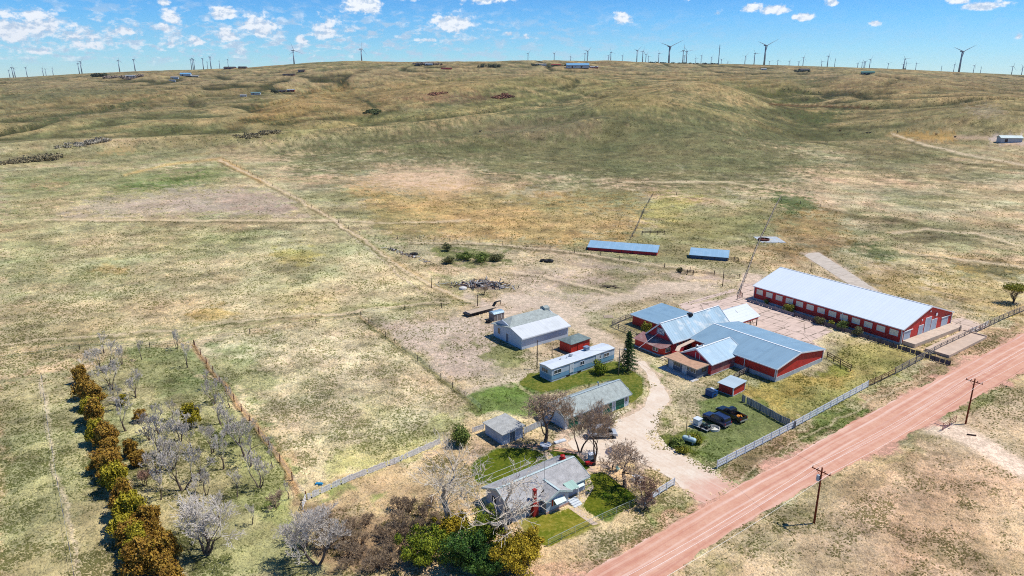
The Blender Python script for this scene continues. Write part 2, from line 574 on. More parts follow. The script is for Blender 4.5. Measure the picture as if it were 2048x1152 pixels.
    P([(1895, 516), (2000, 526), (2048, 544), (2048, 565), (1930, 545)], sc(108, 104, 68), 7, .75)
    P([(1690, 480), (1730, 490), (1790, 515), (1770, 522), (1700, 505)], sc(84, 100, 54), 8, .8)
    P([(1540, 384), (1620, 388), (1640, 420), (1590, 432), (1550, 412)], sc(84, 104, 56), 9, .85)
    P([(1555, 440), (1640, 420), (1700, 470), (1660, 520), (1540, 500)], sc(176, 142, 92), 14, .7, mot=.3)
    P([(1860, 545), (1950, 540), (2048, 570), (2048, 640), (1900, 600)], sc(196, 170, 104), 20, .5)
    P([(1700, 540), (1800, 540), (1880, 590), (1830, 600), (1730, 575)], sc(168, 148, 88), 14, .6)
    # ---- left field
    P([(0, 330), (445, 322), (560, 350), (700, 450), (960, 612), (700, 650), (380, 680), (0, 760)], sc(196, 188, 140), 14, .5)
    P([(0, 345), (240, 335), (450, 330), (520, 355), (440, 370), (260, 400), (100, 420), (0, 420)], sc(128, 136, 78), 14, .6, mot=.5)
    P([(250, 365), (400, 340), (450, 345), (440, 360), (300, 385), (150, 400)], sc(98, 122, 58), 10, .75, mot=.4)
    P([(0, 420), (100, 400), (120, 480), (260, 560), (0, 600)], sc(146, 150, 98), 24, .5, mot=.4)
    P([(170, 405), (330, 385), (500, 375), (580, 398), (600, 428), (320, 432), (130, 432)], sc(188, 172, 152), 10, .85, mot=.35, tuft=.2)
    P([(430, 392), (520, 385), (590, 410), (470, 420)], sc(192, 166, 142), 8, .6, tuft=.2)
    P([(300, 432), (520, 436), (660, 445), (480, 462), (250, 455)], sc(146, 130, 98), 6, .5)
    L([(88, 440), (200, 439), (400, 441), (560, 441), (668, 440)], 1.6, sc(214, 192, 140), 2, .9, tuft=.1)
    P([(300, 465), (520, 470), (480, 500), (300, 500)], sc(138, 146, 88), 14, .5, mot=.3)
    for (a, b, rx, ry, c, s_) in [(590, 510, 45, 18, sc(198, 184, 100), .7), (420, 630, 50, 12, sc(206, 176, 104), .7), (220, 540, 30, 9, sc(204, 172, 110), .6),
                                  (100, 370, 40, 8, sc(196, 164, 122), .6), (330, 560, 60, 20, sc(150, 146, 104), .5), (600, 600, 90, 24, sc(200, 190, 128), .5),
                                  (60, 560, 60, 20, sc(140, 140, 104), .5), (40, 640, 60, 26, sc(150, 152, 106), .5)]:
        P([(a + rx * math.cos(k * .785), b + ry * math.sin(k * .785)) for k in range(8)], c, 8, s_, mot=.4)
    L([(440, 318), (470, 330), (530, 365), (600, 400), (665, 438), (740, 490), (800, 530), (900, 590), (960, 612)], 4, sc(204, 178, 124), 5, .7, tuft=.2)
    L([(440, 320), (480, 340), (520, 362)], 4, sc(196, 150, 84), 4, .7)
    L([(250, 350), (330, 330), (440, 318)], 1.8, sc(206, 176, 108), 2, .7)
    L([(0, 332), (120, 326), (140, 322)], 2, sc(196, 190, 130), 3, .5)
    P([(210, 298), (250, 294), (275, 300), (240, 308), (200, 306)], sc(216, 182, 128), 4, .8, tuft=.1)
    P([(0, 305), (120, 300), (440, 270), (560, 262), (600, 268), (420, 296), (130, 320), (0, 328)], sc(134, 128, 78), 5, .5, mot=.3)
    # middle straw paddock
    P([(690, 372), (760, 345), (920, 336), (960, 380), (900, 395), (740, 380)], sc(224, 194, 156), 10, .95, mot=.25, tuft=.12)
    P([(700, 375), (940, 380), (1180, 410), (1290, 420), (1260, 470), (1100, 490), (900, 488), (780, 470)], sc(196, 166, 104), 16, .75, mot=.2)
    P([(950, 385), (1160, 412), (1250, 408), (1200, 425), (1000, 405)], sc(140, 132, 90), 8, .5, mot=.3)
    P([(690, 400), (860, 440), (880, 470), (760, 470)], sc(150, 146, 96), 16, .6)
    P([(1300, 405), (1540, 400), (1520, 480), (1440, 490), (1300, 480)], sc(150, 144, 88), 16, .6, mot=.3)
    P([(1300, 390), (1400, 395), (1340, 440), (1290, 450)], sc(190, 176, 104), 10, .6, mot=.3)
    P([(1080, 388), (1300, 388), (1290, 400), (1090, 408)], sc(176, 150, 96), 8, .5)
    # ---- yard
    P([(740, 480), (960, 490), (1180, 505), (1300, 535), (1480, 560), (1500, 600), (1300, 620), (1230, 640), (1150, 650), (1180, 700), (1080, 790), (960, 800), (760, 640), (960, 605), (1010, 560), (830, 520)],
      sc(190, 174, 142), 10, .75, mot=.45, tuft=.35)
    P([(1000, 540), (1150, 545), (1280, 560), (1460, 565), (1440, 585), (1250, 600), (1120, 620), (1020, 600), (1040, 570)], sc(208, 188, 166), 10, .75, mot=.4, tuft=.2)
    P([(1130, 520), (1300, 535), (1470, 560), (1300, 550), (1150, 540)], sc(178, 162, 142), 6, .7, tuft=.2)
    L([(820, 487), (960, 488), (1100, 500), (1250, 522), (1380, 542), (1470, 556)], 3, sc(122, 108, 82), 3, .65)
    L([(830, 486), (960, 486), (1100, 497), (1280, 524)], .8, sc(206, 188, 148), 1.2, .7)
    P([(1180, 540), (1290, 548), (1400, 560), (1320, 565), (1180, 550)], sc(150, 140, 104), 6, .5, mot=.3)
    P([(1120, 570), (1260, 555), (1300, 575), (1130, 600)], sc(140, 140, 92), 6, .75, mot=.4)
    P([(1180, 540), (1330, 545), (1360, 560), (1220, 560)], sc(120, 130, 74), 6, .6, mot=.4)
    P([(870, 505), (900, 500), (1010, 505), (1020, 525), (900, 532)], sc(110, 120, 66), 8, .8)
    P([(860, 545), (890, 560), (980, 590), (960, 606), (900, 590)], sc(120, 132, 72), 8, .7, mot=.3)
    P([(770, 645), (960, 630), (990, 660), (1000, 740), (900, 760), (800, 690)], sc(204, 186, 164), 10, .8, mot=.2, tuft=.2)
    P([(960, 690), (1030, 700), (1060, 720), (1000, 735), (950, 720)], sc(118, 126, 66), 8, .8, mot=.2)
    P([(870, 680), (900, 678), (920, 700), (880, 705)], sc(140, 142, 88), 6, .6, mot=.3)
    L([(930, 790), (990, 770), (1060, 745)], 8, sc(206, 188, 160), 6, .75, tuft=.2)
    P([(940, 800), (1000, 770), (1060, 765), (1090, 790), (1060, 830), (1000, 830), (950, 812)], sc(92, 124, 44), 6, .9, mot=.1)
    P([(850, 740), (900, 760), (930, 800), (900, 790)], sc(128, 132, 80), 8, .5, mot=.3)
    L([(930, 590), (1010, 628), (1060, 610), (1130, 640)], 8, sc(214, 196, 172), 8, .8, tuft=.1)
    # ---- pasture and tree paddock
    P([(395, 692), (720, 635), (960, 815), (900, 888), (620, 985)], sc(206, 192, 152), 5, .9, mot=.1)
    P([(560, 700), (700, 690), (760, 780), (700, 860), (560, 830)], sc(206, 190, 160), 26, .5, mot=.4)
    P([(395, 700), (480, 690), (560, 760), (520, 800), (450, 770)], sc(118, 136, 72), 16, .7, mot=.3)
    P([(600, 700), (640, 760), (600, 800), (560, 740)], sc(150, 150, 104), 16, .5, mot=.3)
    P([(650, 900), (850, 850), (950, 820), (900, 885), (660, 965)], sc(176, 180, 104), 12, .6, mot=.3)
    P([(700, 780), (820, 800), (800, 850), (700, 850)], sc(170, 164, 110), 20, .5, mot=.4)
    P([(150, 735), (340, 690), (395, 690), (610, 990), (700, 1152), (280, 1152), (200, 900)], sc(148, 152, 104), 12, .85, mot=.1)
    P([(260, 700), (390, 700), (440, 780), (330, 800), (270, 760)], sc(122, 142, 82), 14, .6, mot=.4)
    P([(250, 800), (330, 790), (380, 860), (430, 960), (520, 1060), (380, 1060), (280, 950)], sc(186, 180, 138), 14, .5, mot=.5)
    P([(440, 820), (540, 900), (600, 1000), (620, 1080), (520, 1040), (440, 920)], sc(118, 140, 70), 14, .6, mot=.5)
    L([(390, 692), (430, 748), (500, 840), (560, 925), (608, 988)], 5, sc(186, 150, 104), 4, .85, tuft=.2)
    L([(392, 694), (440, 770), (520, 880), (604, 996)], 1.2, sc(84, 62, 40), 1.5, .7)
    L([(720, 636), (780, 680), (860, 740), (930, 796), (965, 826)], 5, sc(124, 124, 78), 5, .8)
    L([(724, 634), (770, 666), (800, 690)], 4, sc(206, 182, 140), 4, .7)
    P([(0, 760), (150, 740), (200, 900), (230, 1152), (0, 1152)], sc(156, 158, 112), 12, .8, mot=.1)
    P([(0, 800), (80, 790), (110, 1000), (60, 1152), (0, 1152)], sc(150, 148, 104), 14, .4, mot=.3)
    L([(84, 755), (98, 850), (120, 980), (150, 1152)], 5, sc(206, 192, 160), 4, .75, mot=.2, tuft=.2)
    L([(0, 690), (200, 668), (500, 645), (720, 612), (960, 604)], 4, sc(150, 150, 92), 5, .5, mot=.4)
    P([(600, 1010), (700, 970), (880, 905), (950, 900), (960, 960), (900, 1060), (780, 1152), (640, 1152)], sc(170, 152, 116), 10, .8, mot=.2)
    P([(640, 985), (700, 965), (720, 985), (650, 1010)], sc(104, 126, 62), 6, .8, mot=.3)
    P([(760, 1000), (820, 975), (830, 1000), (780, 1025)], sc(112, 140, 66), 8, .7, mot=.3)
    P([(640, 1010), (720, 1000), (800, 1060), (860, 1060), (840, 1152), (660, 1152)], sc(118, 96, 78), 16, .75, mot=.2)
    P([(930, 905), (960, 880), (1000, 900), (960, 950)], sc(190, 168, 142), 8, .7)
    for k, (c, a_) in enumerate([(sc(214, 196, 150), .7), (sc(128, 134, 78), .6), (sc(212, 190, 146), .6), (sc(120, 130, 72), .5)]):
        L([(0, 722 - k * 7), (200, 694 - k * 6), (380, 676 - k * 5), (560, 652 - k * 5), (740, 626 - k * 4), (960, 606 - k * 3)], 1.6, c, 3, a_, warp=.4)
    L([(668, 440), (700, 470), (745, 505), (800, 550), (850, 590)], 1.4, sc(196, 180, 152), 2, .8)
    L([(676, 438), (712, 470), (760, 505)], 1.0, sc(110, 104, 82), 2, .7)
    L([(1030, 768), (1060, 788), (1110, 822)], 2.5, sc(206, 190, 150), 3, .6)
    # ---- barn meadow
    P([(1450, 770), (1550, 770), (1660, 730), (1700, 690), (1850, 700), (1930, 690), (1790, 745), (1590, 845), (1480, 790)], sc(168, 158, 92), 6, .85, mot=.1)
    P([(1470, 780), (1560, 772), (1660, 725), (1700, 750), (1580, 810), (1510, 815)], sc(190, 164, 88), 10, .7, mot=.2)
    P([(1640, 670), (1700, 670), (1830, 700), (1780, 740), (1700, 720)], sc(152, 150, 84), 10, .6, mot=.3)
    P([(1560, 830), (1700, 760), (1790, 720), (1790, 745), (1600, 845)], sc(134, 138, 78), 8, .6, mot=.3)
    P([(1610, 740), (1680, 722), (1690, 738), (1620, 756)], sc(108, 130, 50), 5, .7, mot=.2)
    P([(1400, 735), (1480, 740), (1470, 760), (1430, 765), (1380, 770)], sc(176, 168, 124), 6, .6, mot=.2)
    P([(1320, 770), (1420, 770), (1430, 800), (1400, 830), (1370, 900), (1330, 880), (1330, 830), (1350, 810)], sc(198, 182, 148), 8, .75, mot=.3, tuft=.3)
    P([(1290, 715), (1330, 745), (1340, 775), (1300, 760), (1280, 730)], sc(110, 136, 64), 6, .7, mot=.2)
    # vehicle lawn
    P([(1420, 790), (1440, 780), (1482, 795), (1580, 850), (1500, 890), (1432, 925), (1400, 880), (1400, 850)], sc(104, 124, 62), 6, .9, mot=.1, tuft=.22)
    P([(1400, 880), (1420, 900), (1430, 930), (1440, 945), (1410, 935), (1370, 905)], sc(120, 136, 70), 6, .8, mot=.2)
    P([(1328, 862), (1350, 850), (1400, 858), (1412, 885), (1390, 905), (1350, 900)], sc(98, 112, 40), 5, .9)
    # verge between fence and road
    P([(1440, 940), (1590, 860), (1790, 762), (1990, 660), (2048, 640), (2048, 665), (1720, 835), (1480, 965)], sc(184, 154, 122), 4, .85, mot=.1)
    P([(1640, 820), (1730, 800), (1720, 830), (1620, 890), (1590, 880)], sc(96, 122, 52), 6, .85, mot=.2)
    P([(1480, 920), (1560, 880), (1600, 880), (1500, 945)], sc(124, 122, 70), 6, .6, mot=.4)
    P([(1850, 740), (1990, 670), (2048, 642), (2048, 650), (1860, 755)], sc(112, 122, 62), 5, .6, mot=.4)
    P([(1090, 1152), (1180, 1110), (1300, 1040), (1380, 990), (1430, 965), (1480, 968), (1170, 1152)], sc(202, 170, 136), 6, .9, mot=.1)
    P([(1280, 1030), (1330, 1010), (1400, 985), (1360, 1020), (1290, 1055)], sc(110, 132, 62), 6, .6, mot=.3)
    # far side of the road
    P([(1340, 1152), (2048, 770), (2300, 700), (2300, 1300), (1300, 1300)], sc(208, 184, 148), 5, .9, tuft=.36)
    P([(1370, 1140), (1640, 985), (1850, 870), (1880, 890), (1660, 1030), (1440, 1152)], sc(130, 130, 76), 10, .65, mot=.5)
    P([(1880, 830), (2048, 735), (2048, 790), (1930, 840)], sc(134, 130, 78), 8, .7, mot=.4)
    P([(1500, 1100), (1700, 1000), (1800, 960), (1850, 1060), (1700, 1152), (1480, 1152)], sc(206, 186, 150), 20, .5, mot=.4)
    P([(1800, 900), (1900, 930), (1960, 1000), (1900, 1152), (1800, 1152), (1790, 1000)], sc(152, 130, 100), 26, .55, mot=.4)
    P([(1860, 1090), (1950, 1060), (2048, 1100), (2048, 1152), (1860, 1152)], sc(120, 118, 76), 16, .6, mot=.4)
    L([(1860, 850), (1920, 868), (1980, 900), (2048, 940)], 16, sc(240, 216, 186), 10, .95, tuft=.05)
    P([(1640, 1040), (1740, 1000), (1800, 1060), (1700, 1120), (1640, 1090)], sc(214, 194, 160), 20, .5, mot=.4)
    # mottling of the turf at the size of wallows, ant hills and old dung rings
    k1 = fbm(x, y, 11, 5, .68, 210); k2 = fbm(x, y * .6, 48, 5, .62, 220); k3 = fbm(x + 40, y, 5, 4, .7, 230)
    tf = np.clip(p.tuft * 1.8, .25, 1)
    farm = sstep(y, 330, 800)
    p.col[:] = p.col * (np.array([1.03, 1., 1.02]) - farm[:, None] * np.array([.22, .17, .22]))
    lum = 1 + tf * ((k1 - .5) * 1.05 + (k2 - .5) * .35 + (k3 - .5) * 1.3)
    hue = tf * (fbm(x, y, 19, 5, .66, 240) - .5) * .65
    p.col[:] = np.clip(p.col * np.clip(lum, .5, 1.6)[:, None] * np.stack([1 + hue * .6, 1 - hue * .02, 1 + hue * .15], 1), .01, .8)
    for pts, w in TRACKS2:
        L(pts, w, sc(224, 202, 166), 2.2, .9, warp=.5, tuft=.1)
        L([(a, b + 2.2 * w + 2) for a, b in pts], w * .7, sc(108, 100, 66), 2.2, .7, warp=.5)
    for q in LAWNS: P(q, sc(88, 118, 34), 4, .85, warp=.35)
    P([(1050, 1040), (1135, 1018), (1190, 1048), (1100, 1092), (1082, 1086), (1058, 1065)], sc(140, 138, 48), 4, .85, warp=.35, tuft=0.)
    # earth under the drives and the road bleeds into the verges
    for pts, w, c in DRIVES:
        L(pts, w + 3, c, 6, .85, warp=.9, tuft=.15)
    P(DRIVE_POLY, sc(226, 200, 170), 7, .9, tuft=.1)
    P(ROAD_PX, sc(216, 166, 142), 9, .95, warp=.8, tuft=.1)
    for q in BARE: P(q, sc(222, 198, 176), 5, .8, warp=.3, tuft=0.)
    P(PARKING_PX, sc(220, 194, 166), 6, .9, tuft=.1)


ROAD_PX = [(1150, 1165), (1320, 1060), (1480, 968), (1720, 835), (2048, 662), (2500, 430), (2560, 500), (2048, 742), (1860, 848), (1640, 962), (1330, 1152)]
DRIVE_POLY = [(1266, 722), (1290, 742), (1300, 775), (1288, 812), (1240, 845), (1215, 880), (1240, 905), (1300, 935), (1350, 960), (1370, 990), (1400, 1000), (1475, 966), (1440, 945), (1380, 915),
              (1330, 888), (1312, 862), (1322, 825), (1345, 800), (1330, 772), (1312, 745), (1290, 722)]
PARKING_PX = [(1120, 870), (1260, 828), (1290, 812), (1310, 850), (1250, 900), (1230, 930), (1180, 930), (1130, 905)]
TRACKS2 = [([(440, 320), (530, 364), (600, 400), (665, 438), (740, 490), (800, 534), (880, 580), (955, 606)], 1.6), ([(90, 440), (300, 440), (560, 441), (668, 440)], 1.1),
           ([(1785, 268), (1850, 290), (1930, 308), (2048, 330)], 1.6), ([(1780, 466), (1860, 459), (1960, 467), (2042, 492)], 1.3), ([(1800, 506), (1900, 513), (2048, 536)], 1.3),
           ([(1245, 364), (1460, 364), (1500, 372), (1580, 382)], .9), ([(820, 484), (960, 486), (1100, 498), (1250, 520), (1380, 540)], 1.2), ([(668, 440), (800, 446), (940, 440)], .9),
           ([(0, 690), (200, 672), (380, 655), (640, 628), (900, 602)], 1.2), ([(1480, 960), (1600, 880), (1740, 800), (1860, 745)], 1.0),
           ([(1130, 628), (1180, 600), (1300, 574), (1420, 566)], 1.5), ([(1020, 545), (1130, 560), (1230, 590)], 1.4)]
BARE = [[(1490, 546), (1532, 549), (1520, 580), (1506, 598), (1560, 612), (1620, 636), (1667, 662), (1622, 682), (1650, 702), (1640, 712), (1560, 690), (1500, 668), (1440, 640), (1370, 622), (1356, 612), (1440, 600), (1478, 580)],
        [(1602, 507), (1638, 505), (1760, 584), (1700, 570)], [(1902, 640), (1922, 636), (1978, 652), (1940, 668), (1905, 660)]]
LAWNS = [[(942, 938), (965, 915), (1000, 896), (1075, 900), (1105, 922), (1050, 950), (990, 975), (955, 965)], [(1096, 906), (1124, 896), (1160, 910), (1190, 940), (1150, 950), (1112, 924)],
         [(1172, 950), (1210, 945), (1262, 985), (1278, 1008), (1205, 1040), (1165, 1015), (1176, 990), (1186, 968)],
         [(1034, 768), (1060, 748), (1090, 745), (1240, 722), (1286, 758), (1286, 790), (1262, 808), (1250, 790), (1220, 757), (1130, 778), (1085, 785)]]
DRIVES = [([(1120, 620), (1150, 640), (1175, 655), (1210, 690), (1245, 716), (1280, 735)], 13, sc(218, 196, 168)),
          ([(1130, 632), (1200, 606), (1300, 580), (1400, 572)], 6, sc(214, 194, 168)),
          ([(1010, 605), (1070, 600), (1130, 625)], 8, sc(216, 196, 170))]


def ground():
    # rings: rows of the photograph first, then growing steps
    rows = np.arange(1250, 262, -2.0)
    r1 = []
    for q in rows:
        v = (q - 576) / FPX
        t = CAM_H / (SP + v * CP)
        r1.append((CP - v * SP) * t)
    r = [1.0, 15.0, 35.0, 52.0] + [a for a in r1 if a > 55]
    while r[-1] < 16000: r.append(r[-1] * 1.0105)
    r += [24000., 40000.]
    r = np.array(r)
    az = np.concatenate([np.arange(-44, 44.01, .095)])
    az = np.concatenate([np.linspace(-180, -47, 34), az, np.linspace(47, 180, 34)[:-1]])
    az = np.radians(az)
    A, Rr = np.meshgrid(az, r)
    # distances along the view axis, so rows stay rows
    lim = np.cos(np.clip(A, -RAD(60), RAD(60)))
    dist = Rr / lim
    x = (dist * np.sin(A)).ravel(); y = (dist * np.cos(A)).ravel()
    z = H(x, y)
    nr, na = A.shape
    idx = np.arange(nr * na).reshape(nr, na)
    nx = np.roll(idx, -1, axis=1)
    f = np.stack([idx[:-1], nx[:-1], nx[1:], idx[1:]], -1).reshape(-1, 4)[:, ::-1]
    me = mesh_from_np('ground', np.stack([x, y, z], -1), f)
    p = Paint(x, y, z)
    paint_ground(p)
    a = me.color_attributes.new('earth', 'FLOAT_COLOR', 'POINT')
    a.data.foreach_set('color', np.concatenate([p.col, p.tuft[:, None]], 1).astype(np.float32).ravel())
    me.polygons.foreach_set('use_smooth', np.ones(len(me.polygons), bool))
    o = bpy.data.objects.new('ground', me)
    COL.objects.link(o)
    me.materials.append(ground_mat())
    tag(o, kind='structure')
    return o


def ground_mat():
    m = bpy.data.materials.new('grassland')
    m.use_nodes = True
    t = NT(m.node_tree)
    b = t.n['Principled BSDF']
    P = t.geo()
    att = t.n.new('ShaderNodeAttribute'); att.attribute_name = 'earth'
    col, tuft = att.outputs['Color'], att.outputs['Alpha']
    # clumps at every size: short-grass prairie
    n1 = t.noise(P, 2.4, 2, .75)
    n4 = t.noise(P, .75, 3, .75)
    n2 = t.noise(t.scale(P, (1, 1, 1), (40, 9, 0)), .12, 4, .72)
    n3 = t.noise(t.scale(P, (1, .6, 1)), .022, 6, .72)
    v = t.math('ADD', t.math('MULTIPLY_ADD', n1, .8, n4), t.math('ADD', t.math('MULTIPLY', n2, .42), t.math('MULTIPLY', n3, .38)))
    dark = t.maprange(v, 1.285, 1.215, 0, .8)
    light = t.maprange(v, 1.31, 1.40, 0, 1)
    k = t.math('MULTIPLY_ADD', tuft, .95, .12, clamp=True)
    green = t.mix(1., col, (.30, .35, .22), 'MULTIPLY')
    brown = t.mix(1., col, (.42, .35, .29), 'MULTIPLY')
    hue = t.maprange(t.math('SUBTRACT', n3, n2), -.06, .06, 0, 1)
    dk = t.mix(hue, green, brown)
    c = t.mix(t.math('MULTIPLY', dark, k), col, dk)
    c = t.mix(t.math('MULTIPLY', light, .85), c, t.mix(1., col, (1.42, 1.37, 1.38), 'MULTIPLY'))
    # small dark weeds
    w = t.maprange(t.vor(P, .55), .16, .05, 0, 1)
    ws = t.maprange(n2, .5, .56, 0, 1)
    c = t.mix(t.math('MULTIPLY', t.math('MULTIPLY', w, ws), t.math('MULTIPLY', tuft, .8)), c, sc(84, 84, 48))
    t.put(b.inputs['Base Color'], c)
    b.inputs['Roughness'].default_value = 1.
    b.inputs['Specular IOR Level'].default_value = .1
    t.put(b.inputs['Normal'], t.bump(n1, .6, .4))
    return m



ground()


def grass():
    """real tufts of grass and low scrub standing on the ground, coloured like the turf they grow from"""
    rs = np.random.RandomState(12)
    n = 500000
    px = rs.uniform(-60, 2110, n); py = 158 + 1030 * rs.uniform(0, 1, n) ** .88
    # rows -> distance by walking the terrain profile of each column
    u = (px - 1024) / FPX; v = (py - 576) / FPX
    dx, dy, dz = u, CP - v * SP, -(SP + v * CP)
    ts = np.exp(np.linspace(math.log(60), math.log(3600), 80))
    hit = np.full(n, -1.)
    todo = np.arange(n)
    for a, b in zip(ts[:-1], ts[1:]):
        g = CAM_H + dz[todo] * b - H(dx[todo] * b, dy[todo] * b)
        k = g < 0
        i = todo[k]
        if len(i):
            lo = np.full(len(i), a); hi = np.full(len(i), b)
            for _ in range(5):
                m = (lo + hi) / 2; q = CAM_H + dz[i] * m - H(dx[i] * m, dy[i] * m) < 0
                hi = np.where(q, m, hi); lo = np.where(q, lo, m)
            hit[i] = hi
        todo = todo[~k]
        if len(todo) == 0: break
    k = hit > 0
    x, y = (dx * hit)[k], (dy * hit)[k]
    z = H(x, y)
    P = Paint(x, y, z); paint_ground(P)
    d = np.maximum(y, 50)
    patch = fbm(x, y, 14, 3, .6, 300)
    keep = (P.tuft > .22) & (rs.uniform(0, 1, len(x)) < (.45 + 1.6 * (patch - .35)) * np.clip(P.tuft * 1.9, 0, 1)) & ~inside(P.px, P.py, ROAD_KEEP)
    for q in LAWNS: keep &= ~inside(P.px, P.py, q)
    x, y, z, d = x[keep], y[keep], z[keep], d[keep]; col = P.col[keep]; n = len(x)
    s = (.16 + d * .0009) * rs.uniform(.5, 1.5, n)
    hgt = s * np.where(d < 350, .55, .38) * rs.uniform(.6, 1.3, n)
    cl = .6 * fbm(x, y, 6.5, 3, .65, 411) + .4 * fbm(x, y, 2.5, 3, .65, 415) + .25 * (fbm(x, y * .6, 45, 3, .6, 412) - .5) + rs.normal(0, .05, n)
    tone = np.where(cl < .49, 0, np.where(cl < .53, 1, 2))
    f = np.array([[.40, .44, .30], [.86, .84, .78], [1.32, 1.28, 1.22]])[tone] * rs.uniform(.85, 1.15, (n, 1))
    cc = np.clip(col * f, 0, .8)
    # each tuft a small ragged mound
    ring = []
    a0 = rs.uniform(0, 2 * np.pi, n)
    for b in range(5):
        a = a0 + b * 2 * np.pi / 5; r = s * rs.uniform(.3, .75, n)
        ring.append(np.stack([x + np.cos(a) * r * 1.25, y + np.sin(a) * r, z - .02 - .01 * d / 100], -1))
    apex = np.stack([x + rs.normal(0, .16, n) * s, y + rs.normal(0, .16, n) * s, z + hgt], -1)
    V_ = np.stack(ring + [apex], 1).reshape(-1, 3)
    C_ = np.repeat(cc[:, None], 6, 1).reshape(-1, 3)
    i0 = np.arange(n)[:, None] * 6
    F_ = np.stack([np.concatenate([i0 + b, i0 + (b + 1) % 5, i0 + 5], 1) for b in range(5)], 1).reshape(-1, 3)
    me = mesh_from_np('prairie_grass', V_, faces3=F_)
    me.polygons.foreach_set('use_smooth', np.ones(len(me.polygons), bool))
    at_ = me.color_attributes.new('earth', 'FLOAT_COLOR', 'POINT')
    at_.data.foreach_set('color', np.concatenate([C_, np.ones((len(C_), 1))], 1).astype(np.float32).ravel())
    m = bpy.data.materials.new('grass_blades'); m.use_nodes = True
    t = NT(m.node_tree); b = t.n['Principled BSDF']
    t.put(b.inputs['Base Color'], t.attr('earth'))
    b.inputs['Roughness'].default_value = 1.; b.inputs['Specular IOR Level'].default_value = .05
    me.materials.append(m)
    o = bpy.data.objects.new('prairie_grass', me); COL.objects.link(o)
    tag(o, 'dry prairie grass tufts and low scrub covering pasture and hills', 'grass', kind='stuff')


ROAD_KEEP = [(700, 1415), (1000, 1243), (1160, 1154), (1320, 1064), (1480, 970), (1600, 905), (1720, 837), (1880, 755), (2048, 666), (2500, 428), (2580, 458), (2048, 742), (1860, 846), (1640, 962), (1480, 1052), (1335, 1152), (1100, 1330), (900, 1460)]
grass()


